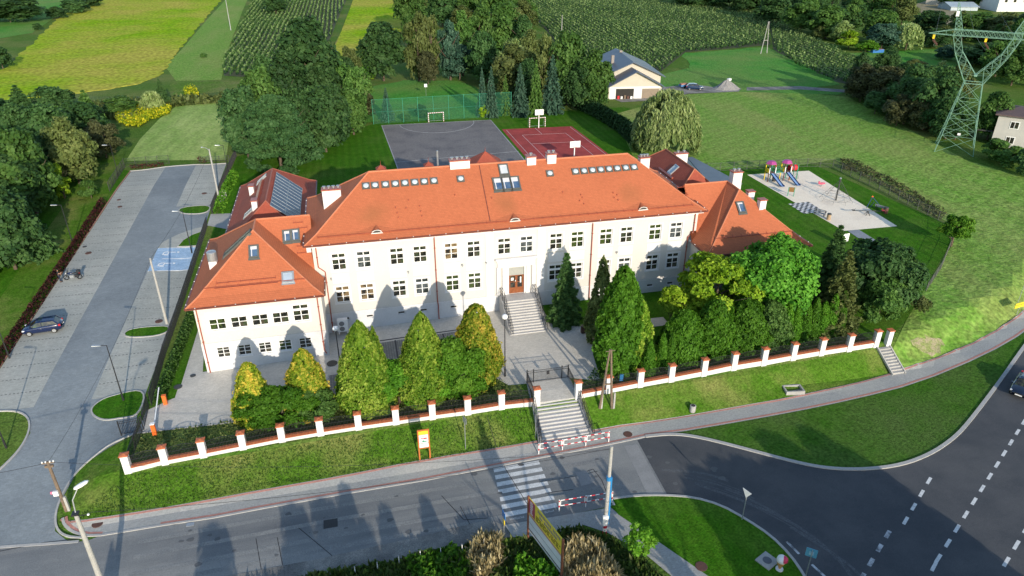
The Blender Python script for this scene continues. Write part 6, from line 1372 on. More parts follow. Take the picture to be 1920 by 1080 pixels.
mb=MB(); mb.box(-1.02,-.93,-.15,-.05,-.1,1.55); mb.box(.84,.93,.1,.2,-.1,1.55); mb.build('gate_post',black,g1)
g1=thing('sliding_gate','black barred gate leaf folded back along the car park fence','gate',(-38.0,-10.6,-1.95)); mb=MB(); ironpanel(mb,(.15,-1.5,0),(-.1,1.6,0),1.45,16,r=.03); mb.build('gate_leaf',black,g1)
# red-leaved hedge is added with the plants
# lifting barrier
for k,(px,py,hh) in enumerate(((291,815,1.2),(311,758,1.0))):
    p=G(px,py); bt=thing('barrier_box' if k==0 else 'barrier_rest',['orange barrier housing by the yard entrance','orange barrier rest post across the yard entrance'][k],'barrier',p)
    mb=MB(); mb.box(-.17,.17,-.14,.14,0,hh); mb.build('housing',oran,bt)
    mb=MB(); mb.box(-.19,.19,-.16,.16,hh,hh+.07); mb.build('lid',white if k==0 else oran,bt)
    if k==0:
        q=G(307,752); mb=MB(); mb.bar((.1,.1,.95),(q[0]-p[0]-.1,q[1]-p[1],1.6),.09,.06); mb.build('boom',white,bt)
# red and white pedestrian rails
def pedrail(label,pts,n):
    t=thing('pedestrian_railing',label,'railing'); A,B=Vector(G(*pts[0])),Vector(G(*pts[1])); A.z+=.05;B.z+=.05
    for i in range(n+1):
        p=A.lerp(B,i/n)
        for k in range(5):
            mb=MB(); mb.tube(p+Vector((0,0,k*.25)),p+Vector((0,0,k*.25+.25)),.05,n=8); mb.build('post_band',white if k%2 else redp,t) if k<0 else None
        mb=MB(); mb.tube(p,p+Vector((0,0,1.2)),.05,n=8); po=mb.build('post',white,t)
        mb=MB(); mb.tube(p+Vector((0,0,.42)),p+Vector((0,0,.62)),.053,n=8); mb.tube(p+Vector((0,0,1.0)),p+Vector((0,0,1.13)),.053,n=8); mb.build('red_band',redp,po)
    for i in range(n):
        a=A.lerp(B,(i+.05)/n); b=A.lerp(B,(i+.95)/n); mw=MB(); mr_=MB()
        for hh in (.55,1.12):
            for k in range(6):
                (mw if k%2==0 else mr_).tube(a.lerp(b,k/6)+Vector((0,0,hh)),a.lerp(b,(k+1)/6)+Vector((0,0,hh)),.038,n=6)
        for e in (a,b): mw.tube(e+Vector((0,0,.55)),e+Vector((0,0,1.12)),.038,n=6)
        o=mw.build('rail_frame',white,t); mr_.build('red_band',redp,o)
pedrail('red and white tubular railing on the pavement below the outer steps',[(1010,852),(1141,829)],3)
pedrail('red and white tubular railing across the road beside the tall pole',[(1048,959),(1147,943)],2)
# ------------------------------------------------------------------ poles and lamps
def lamp(label,px,h,arm=(0,0),rz=0,name='street_lamp',mat=black,r=.07,head='flat',group=None):
    p=G(*px); t=thing(name,label,'street lamp',p,rz,group)
    mb=MB(); mb.tube((0,0,0),(0,0,.9),r*1.35,r*1.3,10); mb.tube((0,0,.9),(0,0,h),r*.9,r*.55,10); mb.build('pole',mat,t)
    if head=='flat':
        mb=MB(); mb.tube((0,0,h-.02),(.55,0,h+.06),.035,n=6); mb.build('arm',mat,t)
        mb=MB(); mb.raw([(.45,-.09,h),(.45,.09,h),(1.25,.13,h+.06),(1.25,-.13,h+.06),(.45,-.09,h+.07),(.45,.09,h+.07),(1.25,.11,h+.13),(1.25,-.11,h+.13)],[(0,1,2,3),(7,6,5,4),(0,4,5,1),(1,5,6,2),(2,6,7,3),(3,7,4,0)]); mb.build('lamp_head',steel,t)
    if head=='ball':
        mb=MB(); mb.lathe((0,0,h),[(.1,0),(.26,.12),(.3,.3),(.22,.46),(.05,.52)],12); mb.build('lamp_globe',white,t)
        mb=MB(); mb.lathe((0,0,h-.08),[(.12,0),(.14,.08)],10); mb.build('collar',black,t)
    return t
lamp('black lamp post with flat head on the front island of the car park',(232,752),6.4,rz=R(178))
lamp('black lamp post behind the disabled bays of the car park',(360,475),6.2,rz=R(178))
lamp('black lamp post at the left edge beside the purple hedge',(18,672),5.6,rz=R(178))
lamp('black lamp post rising from the purple hedge above the motorcycle',(137,458),5.8,rz=R(178))
lamp('black lamp post at the far left corner of the car park',(222,330),5.4,rz=R(178))
lamp('slim black lamp post beside the tall concrete pole near the pine',(430,335),5.8,rz=R(178))
lamp('black lamp post with pale globe beside the golden tree and front steps',(947,706),6.6,head='ball')
lamp('black lamp post with pale globe before the left wing corner',(640,700),5.0,head='ball')
lamp('black lamp post with flat head on the left grass island by the driveway',(12,840),6.0,rz=R(178))
def cpole(label,px,top,name='concrete_pole',mat=conc,r0=.16,r1=.1,group=None,cat='pole',extra=None):
    p=G(*px); h=HT(px[0],px[1],top); t=thing(name,label,cat,p,0,group); mb=MB(); mb.tube((0,0,-.2),(0,0,h),r0,r1,10); mb.build('shaft',mat,t)
    if extra: extra(t,h)
    return t,p,h
t,p,hA=cpole('pale concrete pole rising behind the car park fence',(313,607),478); PA=(p[0],p[1],p[2]+hA)
t,p,hB=cpole('tall pale concrete pole by the white tanks near the pine',(412,380),277); PB=(p[0],p[1],p[2]+hB)
def xarm(t,h): 
    mb=MB(); mb.tube((0,0,h-.2),(-.5,.1,h+.2),.04,n=6); mb.tube((-.5,.1,h+.2),(-.9,.1,h+.25),.03,n=6); mb.build('lamp_arm',steel,t)
    mb=MB(); mb.lathe((-1.0,.1,h+.2),[(.05,0),(.16,.05),(.14,.14),(.03,.17)],8); mb.build('lamp_head',steel,t)
xarm(t,hB)
for q,lb in (((416,377),'white upright tank behind the fence, nearer the concrete pole'),((422,372),'white upright tank behind the fence, farther from the concrete pole')):
    p=G(*q); t=thing('gas_tank',lb,'tank',p); mb=MB(); mb.lathe((0,0,0),[(.32,0),(.34,.1),(.34,1.1),(.2,1.3),(.05,1.35)],12); mb.build('tank_body',white,t,smooth=True); mb=MB(); mb.tube((0,0,1.3),(0,0,1.45),.07,n=8); mb.build('valve',steel,t)
for i,(q,tp,lb) in enumerate((((433,57),-8,'far pale pole on the strip between soy and maize'),((1053,66),28,'far pole standing in the maize left of the slate-roofed house'),((1238,62),26,'far pole at the edge of the maize behind the wood'))):
    if i<2: cpole(lb,q,tp,name='power_pole',group='power poles in the fields')
# A-frame pole on the maize headland
def aframe(name,label,pa,pb,top,mat,stub=False,cat='pole'):
    A=Vector(G(*pa)); B=Vector(G(*pb)); c=(A+B)/2; h=HT((pa[0]+pb[0])/2,(pa[1]+pb[1])/2,top); t=thing(name,label,cat,c)
    for P in (A,B):
        mb=MB(); mb.tube(P-c+Vector((0,0,-.2)),(0,(P-c).y*.05,h) if (P-c).x<0 else (.12,0,h),.13,.09,8); mb.build('leg',mat,t)
        if stub: mb=MB(); mb.box((P-c).x+.1,(P-c).x+.26,(P-c).y-.1,(P-c).y+.08,-.3,1.7); mb.build('concrete_stub',conc,t)
    mb=MB(); mb.bar((A-c)*.55+Vector((0,0,h*.42)),(B-c)*.55+Vector((0,0,h*.42)),.12); mb.tube((-.4,0,h-.15),(.5,0,h-.15),.04,n=6); mb.build('cross_piece',mat,t)
    return t,c,h
aframe('a_frame_pole','weathered A-shaped wooden pole standing before the right street wall',(1124,765),(1147,765),655,wood,True)
aframe('a_frame_pole','pale A-shaped pole on the grass at the maize edge',(1426,101),(1438,100),40,conc)
# tall pole by the crossing
def bandpole(t,h):
    for a,b,m_,n_,r_ in ((0,.55,redp,'red_band',.175),(.55,.9,white,'white_band',.174),(.9,1.25,redp,'red_band',.173)):
        mb=MB(); mb.tube((0,0,a),(0,0,b),r_,n=12); mb.build(n_,m_,t)
    mb=MB(); mb.box(-.32,.1,-.32,-.14,1.35,2.3); mb.build('meter_box',white,t)
    mb=MB(); mb.tube((.24,.02,1.2),(.2,.02,h*.66),.085,n=8); mb.tube((0,0,h*.64),(0,0,h*.68),.2,n=10); mb.build('cable_sleeve',cyanb,t)
    mb=MB()
    for z in (1.5,2.6,3.6): mb.tube((0,0,z),(0,0,z+.05),.18,n=10)
    mb.build('strap',steel,t)
t,p,hC=cpole('tall concrete pole with red and white foot beside the road crossing',(1133,1004),835,name='utility_pole',r0=.165,r1=.12,extra=bandpole); PC_=(p[0],p[1],p[2]+hC)
# leaning wooden pole with boxes, bottom left
def boxes(t,h):
    mb=MB(); mb.box(-.3,.3,-.09,.09,h-.55,h-.35); mb.box(-.45,.45,-.04,.04,h-.18,h-.08); mb.build('cross_arm',wood,t)
    mb=MB()
    for x in (-.4,-.15,.15,.4): mb.lathe((x,0,h-.08),[(.05,0),(.06,.08),(.03,.14)],6)
    mb.build('insulator',white,t)
    mb=MB(); mb.box(-.35,.02,-.3,-.13,1.9,2.35); mb.build('meter_box',white,t); mb=MB(); mb.box(-.52,-.352,-.27,-.16,2.15,2.35); mb.build('red_label',M('pink_label',(.75,.2,.3),rough=.6),t)
    mb=MB(); mb.box(.12,.3,-.1,.1,-.2,1.5); mb.build('concrete_stub',conc,t)
t,p,hD=cpole('dark wooden pole with small white box on the grass corner, bottom left',(125,958),852,name='wooden_pole',mat=wood,r0=.15,r1=.11,extra=boxes); PD=(p[0],p[1],p[2]+hD)
# big foreground lamp
fa=Gz(141,962,5.6); bz=hgt(fa[0],fa[1]); t=thing('road_lamp','big pale concrete lamp post with white head in the bottom left corner','street lamp',(fa[0],fa[1],bz)); h=5.6-bz; PE_=(fa[0],fa[1],5.6)
mb=MB(); mb.tube((0,0,-.2),(0,0,h),.23,.13,12); mb.build('pole',conc,t,smooth=False)
hd=Gz(147,912,7.3); q=(hd[0]-fa[0],hd[1]-fa[1],hd[2]-bz); k1=Gz(136,938,6.5); k1=(k1[0]-fa[0],k1[1]-fa[1],k1[2]-bz)
mb=MB(); mb.tube((0,0,h-.3),k1,.045,n=8); mb.tube(k1,q,.04,n=8); mb.build('arm',steel,t)
mb=MB(); mb.lathe((0,0,0),[(.05,-.5),(.15,-.42),(.2,-.1),(.17,.2),(.05,.34)],12); 
D_=(Vector(q)-Vector(k1)); D_.z*=.1; Q=D_.to_track_quat('Z','Y').to_matrix(); mb.v=[tuple(Vector(q)+Q@Vector((v[0],v[1]*.6,v[2]*1.1+.25))) for v in mb.v]; mb.build('lamp_head',white,t,smooth=True)
mb=MB(); mb.box(-.2,.2,-.2,.2,h-.1,h+.02); mb.tube((0,0,h-.25),(.7,-.1,h-.2),.03,n=6); mb.build('bracket',black,t)
mb=MB(); mb.lathe((.75,-.1,h-.2),[(.05,-.06),(.09,0),(.05,.07)],8); mb.build('insulator',white,t)
# wires
def wire(label,a,b,sag=.6,r=.014,group='overhead wires'):
    a=Vector(a);b=Vector(b); n=18; mb=MB(); P=[a.lerp(b,i/n)-Vector((0,0,sag*4*(i/n)*(1-i/n))) for i in range(n+1)]
    mb.path([tuple(p) for p in P],r,5); return tag(mb.build('wire',black),label,'wire',group)
wire('thin black wire from the bottom left wooden pole to the tall crossing pole',(PD[0]+.3,PD[1],PD[2]-.1),(PC_[0],PC_[1],PC_[2]-.3),1.0,.013)
wire('black wire from the foreground lamp to the tall crossing pole',(PE_[0]+.7,PE_[1],PE_[2]-.1),(PC_[0],PC_[1],PC_[2]-.2),.8,.016)
wire('black wire from the wooden pole out of the left edge',(PD[0]-.3,PD[1],PD[2]-.15),(PD[0]-22,PD[1]-1,PD[2]+.3),.5,.018)
wire('thin wire from the car park concrete pole to the pole by the pine',(PA[0],PA[1],PA[2]-.1),(PB[0],PB[1],PB[2]-.3),.9,.016)
wire('thin wire from the car park concrete pole to the bottom left wooden pole',(PA[0],PA[1],PA[2]-.1),(PD[0],PD[1],PD[2]-.1),1.0,.012)
# ------------------------------------------------------------------ signs
p=G(797,861); t=thing('notice_board','orange framed notice board with yellow header and white panels on the verge','notice board',p)
for x in (-.46,.46): mb=MB(); mb.box(x-.06,x+.06,-.06,.06,-.1,3.3); mb.build('post',orangewood,t)
mb=MB(); mb.box(-.40,.40,-.05,.05,3.18,3.3); mb.box(-.399,.399,-.05,.05,1.25,1.33); mb.build('frame_rail',orangewood,t)
mb=MB(); mb.box(-.40,.40,-.03,.03,2.78,3.12); mb.build('header_panel',M('lemon_panel',(.85,.72,.04),rough=.5),t)
pn=MB(); pn.box(-.40,.40,-.03,.03,1.85,2.72); po=pn.build('panel',white,t); pn=MB(); pn.box(-.40,.40,-.03,.03,1.36,1.78); pn.build('lower_panel',white,t)
mb=MB(); random.seed(2)
for i in range(6): mb.box(-.28+i*.095,-.28+i*.095+.05,-.036,-.031,2.52,2.62)
mb.build('small_lettering',darkm,po)
mb=MB(); mb.box(-.25,.0,-.036,-.031,2.34,2.42); mb.box(.0,.28,-.036,-.031,2.27,2.42); mb.build('red_mark',redp,po)
mb=MB(); mb.raw([(-.25,-.036,1.95),(.28,-.036,1.95),(.28,-.036,2.03),(.05,-.036,2.05),(-.02,-.036,2.2),(-.1,-.036,2.06),(-.25,-.036,2.02)],[tuple(range(7))]); mb.build('green_mark',greenp,po)
def post(label,px,h,mat=steel,name='sign_post',r=.035,cat='post'):
    p=G(*px); t=thing(name,label,cat,p); mb=MB(); mb.tube((0,0,-.1),(0,0,h),r,n=8); mb.build('post',mat,t); return t,p
t,p=post('thin grey pole with a small crown plate on the verge before the wall',(873,842),3.3); mb=MB(); mb.cbox((0,0,3.25),.05,.6,.6,R(20)); mb.build('sign_plate',steel,t)
t,p=post('thin grey pole on the grass left of the outer steps',(1004,822),3.2); mb=MB(); mb.cbox((0,0,3.1),.05,.55,.55,R(12)); mb.build('sign_plate',steel,t)
t,p=post('grey pole with blue crossing sign at the near end of the zebra',(945,1013),2.9); mb=MB(); mb.cbox((0,0,2.62),.05,.6,.6,R(8)); mb.build('sign_plate',bluep,t); mb=MB(); mb.cbox((0,0,1.95),.05,.3,.5,R(8)); mb.build('lower_plate',yel,t)
t,p=post('give-way sign seen from behind on the traffic island edge',(1391,975),3.0)
q=R(-68); mb=MB(); c,s_=math.cos(q),math.sin(q); T=[(-.42,3.1),(.42,3.1),(0,2.38)]; mb.raw([(c*x-s_*y,s_*x+c*y,z) for y in (-.045,-.075) for x,z in T],[(0,1,2),(5,4,3),(0,3,4,1),(1,4,5,2),(2,5,3,0)]); mb.build('sign_plate',M('white_sign_face',(.78,.78,.76),rough=.4),t)
t,p=post('pole with square blue sign at the bottom edge of the traffic island',(1508,1090),3.1); mb=MB(); mb.cbox((.05,.1,2.75),.75,.05,.75,R(-38)); mb.build('sign_plate',M('faded_blue_sign',(.10,.32,.45),rough=.5),t); mb=MB(); mb.cbox((.02,.06,2.75),.3,.06,.3,R(-38)); mb.build('sign_symbol',M('light_blue',(.3,.5,.6)),t)
t,p=post('white board on a post beside the grey playground path',(1582,462),1.0,name='playground_sign',cat='sign'); mb=MB(); mb.cbox((0,0,1.3),1.05,.05,1.15,R(8)); mb.build('sign_plate',white,t)
t,p=post('yellow road sign plate beside the path at the right edge',(1906,590),1.6,name='road_sign',cat='sign'); mb=MB(); mb.cbox((0,-.05,1.35),1.9,.05,.62,R(10)); so_=mb.build('sign_plate',yel,t)
mb=MB(); 
for i in range(6): mb.cbox((-.72+i*.25,-.085-.0+(-.72+i*.25)*.17,1.42),.14,.02,.1,R(10))
mb.build('sign_lettering',darkm,so_)
t,p=post('tall slender pale pole beside the yellow sign at the right edge',(1908,568),5.2,name='slim_pole'); mb=MB(); mb.lathe((0,0,5.2),[(.05,0),(.06,.06)],6); mb.build('cap',steel,t)
# billboard
A=Vector(G(990,1012)); B=Vector(G(1052,1095)); top=HT(990,1012,928); t=thing('billboard','large yellow billboard with white lower panels on two brown posts','billboard',(A.x,A.y,A.z))
d_=B-A; L=math.hypot(d_.x,d_.y); ang=math.atan2(d_.y,d_.x); t.rotation_euler=(0,0,ang); 
for x in (0,L): mb=MB(); mb.box(x-.07,x+.07,-.07,.07,-1.2,4.5); mb.build('post',M('brown_post',(.22,.09,.05),rough=.7),t)
bd=MB(); bd.box(.08,L-.08,.0,.05,2.85,4.42); yb=bd.build('yellow_panel',M('billboard_yellow',(.72,.58,.05),(.66,.52,.06),sc=3,rough=.6),t)
mb=MB(); mb.box(.08,.95,-.012,-.001,2.95,4.38); rp_=mb.build('red_panel',M('billboard_red',(.36,.07,.10),rough=.6),yb)
mb=MB(); random.seed(8)
for i in range(7):
    z=3.06+i*.18; mb.box(.3,.3+random.choice((.34,.26,.38)),-.02,-.0125,z,z+.09)
mb.build('pale_lettering',wplast,yb)
mb=MB()
for (z,hh,x0,x1,st_) in ((4.02,.26,1.35,L-.35,.27),(3.64,.24,1.6,L-.9,.25)):
    x=x0
    while x<x1:
        w_=random.uniform(.12,.2); mb.box(x,x+w_,-.012,-.001,z,z+hh); x+=w_+.06 if random.random()>.12 else w_+.26
mb.build('grey_lettering',M('billboard_grey',(.25,.22,.2),rough=.7),yb)
mb=MB()
for z,x0,x1 in ((3.40,1.1,L-.3),(3.22,1.1,L-.6),(3.05,1.1,L-.5)):
    x=x0
    while x<x1:
        w_=random.uniform(.3,.8); mb.box(x,min(x+w_,x1),-.012,-.001,z,z+.10); x+=w_+.12
mb.build('dark_lettering',M('billboard_brown',(.16,.12,.02),rough=.7),yb)
mb=MB(); mb.box(.08,L-.08,-.03,.0,2.72,2.85); mb.build('strip',M('pink_strip',(.5,.28,.2),rough=.7),t)
n3=(L-.16)/3
for i in range(3): mb=MB(); mb.box(.08+i*n3+.02,.08+(i+1)*n3-.02,.0,.04,1.35,2.70); mb.build('white_panel',M('board_white',(.66,.69,.71),rough=.5) if i==0 else bpy.data.materials['board_white'],t)
mb=MB(); mb.box(.08,L-.08,-.02,.05,1.27,1.34); mb.box(.08,L-.08,-.006,-.001,2.0,2.03); mb.build('rail',black,t); mb=MB(); mb.box(.08,L-.08,.01,.05,1.0,1.26); mb.build('bottom_board',M('pale_board',(.55,.57,.57),rough=.6),t)
# ice cream cone advertising figure
p=G(1461,1068); t=thing('ice_cream_figure','giant ice cream cone figure, white and pink, on a small round foot','figure',p)
mb=MB(); mb.lathe((0,0,0),[(.28,0),(.28,.12),(.05,.16)],14); mb.build('foot',wplast,t); mb=MB(); mb.lathe((0,0,.14),[(.07,0),(.33,.72)],14); mb.build('cone',M('wafer',(.55,.30,.10),rough=.7),t)
mb=MB(); mb.lathe((0,0,.84),[(.31,0),(.35,.15),(.31,.38),(.19,.52),(.03,.58)],16); mb.build('ice_cream',white,t,smooth=True); mb=MB(); mb.lathe((.12,-.10,.86),[(.2,0),(.30,.15),(.28,.36),(.16,.5),(.02,.55)],14); mb.build('pink_swirl',M('pink_ice',(.65,.05,.12),rough=.4),t,smooth=True)
p=G(1438,1053); t=thing('inspection_cover','concrete inspection slab with round lid beside the ice cream figure','slab',p,R(25)); mb=MB(); mb.box(-.65,.65,-.6,.6,-.05,.14); mb.build('slab',conc,t); mb=MB(); mb.lathe((0,0,.14),[(.33,0),(.33,.025),(.3,.03)],16); mb.build('lid',M('cast_grey',(.12,.13,.15)),t)
# manhole covers
for q,r_,m_,lb in (((183,983),.42,rust,'rusty round manhole cover in the pavement at the left corner'),((1177,815),.42,rust,'rusty round manhole cover in the pavement right of the railing'),((1315,1063),.45,rust,'rusty manhole cover in the south footpath'),
    ((334,726),.42,darkm,'dark oval manhole cover in the yard near the barrier'),((362,705),.28,darkm,'small dark manhole cover by the left wing corner'),((623,682),.55,darkm,'large dark manhole cover before the left wing'),((838,653),.4,rust,'rusty manhole cover in the yard between the thujas'),
    ((298,603),.42,rust,'rusty manhole cover in the right-hand parking stalls'),((166,475),.4,rust,'rusty manhole cover in the left stalls above the motorcycle'),((159,463),.28,darkm,'small dark drain in the left stalls'),((383,363),.4,rust,'rusty manhole cover at the far right stalls'),((223,375),.3,rust,'small rusty cover at the far left stalls'),((225,388),.35,rust,'larger rusty cover at the far left stalls')):
    p=G(*q); mb=MB(); mb.lathe((0,0,0),[(r_,.03),(r_,.075),(r_*.9,.08)],18); o=mb.build('manhole_cover',m_,None,p); tag(o,lb,'manhole cover')
p=G(620,982); mb=MB(); mb.box(-.55,.55,-.45,.45,.02,.045); tag(mb.build('drain_grate',M('grate_dark',(.05,.052,.055)),None,p),'square dark drain cover in the side street','drain cover')
p=G(357,984); mb=MB(); mb.box(-.3,.3,-.18,.18,.02,.06); tag(mb.build('drain_grate',steel,None,p),'small pale gully grate at the kerb','drain cover')
# litter bin, trough, bins
p=G(1298,772); t=thing('litter_bin','round concrete litter bin on the bank before the right wall','bin',p); mb=MB(); mb.lathe((0,0,0),[(.24,0),(.28,.1),(.29,.72),(.24,.75)],14); mb.build('bin_body',conc,t); mb=MB(); mb.lathe((0,0,.75),[(.2,0),(.2,.01)],12); mb.build('bin_mouth',black,t)
p=G(1487,732); t=thing('concrete_trough','old concrete manhole box sunk in the bank below the right wall','concrete box',p,R(-8)); mb=MB()
for b_ in ((-.95,.95,-.6,-.45),(-.95,.95,.45,.6),(-.95,-.8,-.45,.45),(.8,.95,-.45,.45)): mb.box(*b_,-.3,.28)
mb.build('rim',conc,t); mb=MB(); mb.box(-.8,.8,-.45,.45,-.2,.02); mb.build('floor',gravel,t)
p=G(1093,625); t=thing('litter_bin','small dark brown litter bin at the path corner before the big thuja','bin',p); mb=MB(); mb.box(-.22,.22,-.2,.2,.1,.95); mb.build('bin_body',M('bin_brown',(.07,.04,.03)),t); mb=MB(); mb.box(-.25,.25,-.23,.23,.95,1.0); mb.build('lid',black,t)
t,p=post('small blue marker plate behind the right street wall',(1164,722),.6,name='marker_post',cat='marker'); mb=MB(); mb.cbox((0,0,.9),.35,.06,.75,0); mb.build('plate',cyanb,t)
# white marker stakes
mk=None
for i,q in enumerate(((667,1080),(709,1072),(749,1060),(789,1050),(827,1045),(867,1038),(907,1031))):
    p=G(*q)
    if mk is None:
        mk=thing('marker_stake','thin white stake in the row along the weedy road edge','stake',p,0,'white stakes along the road edge'); mk['label']='thin white stake at the weedy road edge, leftmost of the seven'; mb=MB(); mb.tube((0,0,-.1),(0,0,.95),.035,n=6); mb.build('stake',white,mk); mb=MB(); mb.tube((0,0,.95),(0,0,1.0),.042,n=6); mb.build('cap',steel,mk)
    else: dup(mk,p,label='thin white stake at the weedy road edge, '+['','second','third','middle one','fifth','sixth','last'][i]+' from the left')
# ------------------------------------------------------------------ sports things
def goal(label,px0,px1,h=2.1,net=True,board=None,mat=white):
    A=Vector(G(*px0)); B=Vector(G(*px1)); t=thing('football_goal',label,'goal',A); d_=B-A; d_.z=0; L=d_.length; t.rotation_euler=(0,0,math.atan2(d_.y,d_.x))
    mb=MB(); 
    for k in range(7):
        pass
    mb.box(-.06,.06,-.06,.06,0,h); mb.box(L-.06,L+.06,-.06,.06,0,h); mb.box(.06,L-.06,-.06,.06,h-.12,h); mb.build('goal_frame',mat,t)
    mb=MB()
    for k in range(5): mb.box(-.063,.063,-.063,.063,k*.42,k*.42+.18); mb.box(L-.063,L+.063,-.063,.063,k*.42,k*.42+.18)
    for k in range(7): mb.box(.1+k*L/7,.1+k*L/7+.22,-.063,.063,h-.123,h+.003)
    mb.build('red_bands',M('goal_band',(.45,.2,.15)),t)
    mb=MB(); mb.path([(0,0,h),(0,.7,h),(0,1.2,0)],.03); mb.path([(L,0,h),(L,.7,h),(L,1.2,0)],.03); mb.tube((0,1.2,.03),(L,1.2,.03),.03,n=6); mb.build('back_stay',steel,t)
    return t,L
goal('white football goal with brown bands at the far end of the black court',(804,230),(832,228))
goal('small banded goal below the far basketball board on the red court',(993,240),(1022,238))
def hoop(label,px,h,wd=1.8,rz=0):
    p=G(*px); t=thing('basketball_hoop',label,'basketball hoop',p,rz); mb=MB(); mb.box(-.08,.08,-.08,.08,0,h-.3); mb.build('post',white,t)
    mb=MB(); mb.box(-wd/2,wd/2,-.35,-.3,h-.9,h+.25); b=mb.build('backboard',white,t); mb=MB(); mb.box(-.3,-.27,-.36,-.35,h-.75,h-.3); mb.box(.27,.3,-.36,-.35,h-.75,h-.3); mb.box(-.27,.27,-.36,-.35,h-.33,h-.3); mb.build('target_lines',darkm,b)
    mb=MB()
    for i in range(12):
        a0,a1=i*math.pi/6,(i+1)*math.pi/6; mb.tube((.22*math.cos(a0),-.6+.22*math.sin(a0),h-.75),(.22*math.cos(a1),-.6+.22*math.sin(a1),h-.75),.015,n=5)
    mb.build('rim',oran,t)
hoop('white basketball board on a post at the far end of the red court',(1010,240),3.7)
hoop('white basketball board behind the main roof ridge',(1076,306),3.9,1.9)
# green ball net
nm,n_,N,L,B=newmat('green_netting'); 
B.inputs['Base Color'].default_value=(.03,.20,.12,1); B.inputs['Roughness'].default_value=.9
tr=N.new('ShaderNodeBsdfTransparent'); ms=N.new('ShaderNodeMixShader'); ms.inputs[0].default_value=.10; L.new(tr.outputs[0],ms.inputs[1]); L.new(B.outputs[0],ms.inputs[2]); L.new(ms.outputs[0],N['Material Output'].inputs['Surface'])
t=thing('ball_net','tall green ball-stop netting on green posts behind the courts','net'); pts=[(-11.6,83.4),(-2,83.6),(8,83.9),(18.6,83.9)]
P=resample(pts,4.1); mbp=MB()
for p in P: mb=MB(); mb.tube((p.x,p.y,-.1),(p.x,p.y,5.3),.05,n=6); mb.build('net_post',greenp,t)
mb=MB()
for a,b in zip(P,P[1:]): mb.box(min(a.x,b.x),max(a.x,b.x),(a.y+b.y)/2-.004,(a.y+b.y)/2+.004,.05,5.2)
mb.build('netting',nm,t); mb=MB(); 
for a,b in zip(P,P[1:]): mb.tube((a.x,a.y,5.2),(b.x,b.y,5.2),.025,n=5); mb.tube((a.x,a.y,2.6),(b.x,b.y,2.6),.02,n=5)
mb.build('net_cable',greenp,t)
t,p=post('white box on a post in the meadow behind the ball net',(799,180),2.2,name='nest_box',cat='box'); mb=MB(); mb.box(-.35,.35,-.2,.2,2.2,2.9); mb.build('box',white,t)
# ------------------------------------------------------------------ playground
p=G(1450,338); tw=thing('climbing_tower','play tower with two purple hexagon roofs, twin blue slides, bridge and red tunnel','play tower',(p[0],p[1],p[2]))
def tower(cx,cy,tag_):
    T=Vector((cx,cy,0))
    for k,(x,y) in enumerate(((-.55,-.55),(.55,-.55),(.55,.55),(-.55,.55))):
        mb=MB(); mb.box(cx+x-.06,cx+x+.06,cy+y-.06,cy+y+.06,0,3.05); mb.build('tower_post',[rust,M('red_post',(.4,.08,.04)) if 'red_post' not in bpy.data.materials else bpy.data.materials['red_post'],greenp,yel][k],tw)
    mb=MB(); mb.box(cx-.62,cx+.62,cy-.62,cy+.62,1.45,1.55); mb.build('deck',wood,tw)
    mb=MB(); mb.lathe((cx,cy,3.0),[(.95,0),(.95,.06),(.55,.42),(.05,.5)],6); mb.build('hex_roof',purple,tw)
    mb=MB(); mb.box(cx-.7,cx-.66,cy-.5,cy+.5,1.6,2.3); mb.build('side_panel',yel,tw)
    mb=MB(); mb.box(cx-.62,cx-.5,cy-.72,cy-.66,1.5,2.5); mb.box(cx+.5,cx+.62,cy-.72,cy-.66,1.5,2.5); mb.build('slide_entry_panel',white,tw)
    # slide toward the camera side
    a=Vector((cx,cy-.6,1.5)); b=Vector((cx+.35,cy-3.3,.25)); mb=MB()
    s_=Vector((.3,0,0)); mb.face([a-s_,b-s_,b+s_,a+s_]); mb.face([b-s_,b-s_+Vector((0,-.5,-.05)),b+s_+Vector((0,-.5,-.05)),b+s_])
    o=mb.build('slide',slideb,tw); mb=MB()
    for sg in (-1,1): mb.bar(a+s_*sg+Vector((0,0,.08)),b+s_*sg+Vector((0,0,.08)),.05,.2); mb.bar(b+s_*sg+Vector((0,0,.08)),b+s_*sg+Vector((0,-.5,.03)),.05,.2)
    mb.build('slide_side',M('dark_blue_side',(.03,.07,.2)) if 'dark_blue_side' not in bpy.data.materials else bpy.data.materials['dark_blue_side'],o)
tower(-.9,0,0); tower(1.95,-.1,1)
mb=MB(); mb.box(-.28,1.33,-.4,.4,1.4,1.48); mb.build('bridge',greenp,tw)
mb=MB()
for y in (-.42,.42):
    for i in range(9): mb.bar((-.25+i*.19,y,1.48),(-.25+i*.19,y,2.2),.02)
    mb.bar((-.28,y,2.2),(1.33,y,2.2),.04)
mb.build('bridge_rail',greenp,tw)
mb=MB(); mb.tube((2.55,0,2.0),(3.9,0,2.0),.5,.5,14,cap=False); mb.tube((2.55,0,2.0),(3.9,0,2.0),.46,.46,14,cap=False); tu=mb.build('tunnel',redp,tw); mb=MB(); mb.tube((3.05,0,2.0),(3.35,0,2.0),.51,n=14,cap=False); mb.build('tunnel_band',darkm,tu)
for x,y in ((3.95,-.5),(3.95,.5),(2.75,-.5)): mb=MB(); mb.box(x-.05,x+.05,y-.05,y+.05,0,2.6); mb.build('tower_post',greenp,tw)
mb=MB(); 
for i in range(8): mb.bar((4.05,-.45,.2+i*.25),(4.05,.45,.2+i*.25),.03)
mb.bar((4.05,-.5,0),(4.0,-.5,2),.05); mb.bar((4.5,-.3,0),(4.05,-.3,1.5),.05); mb.build('climbing_ladder',darkm,tw)
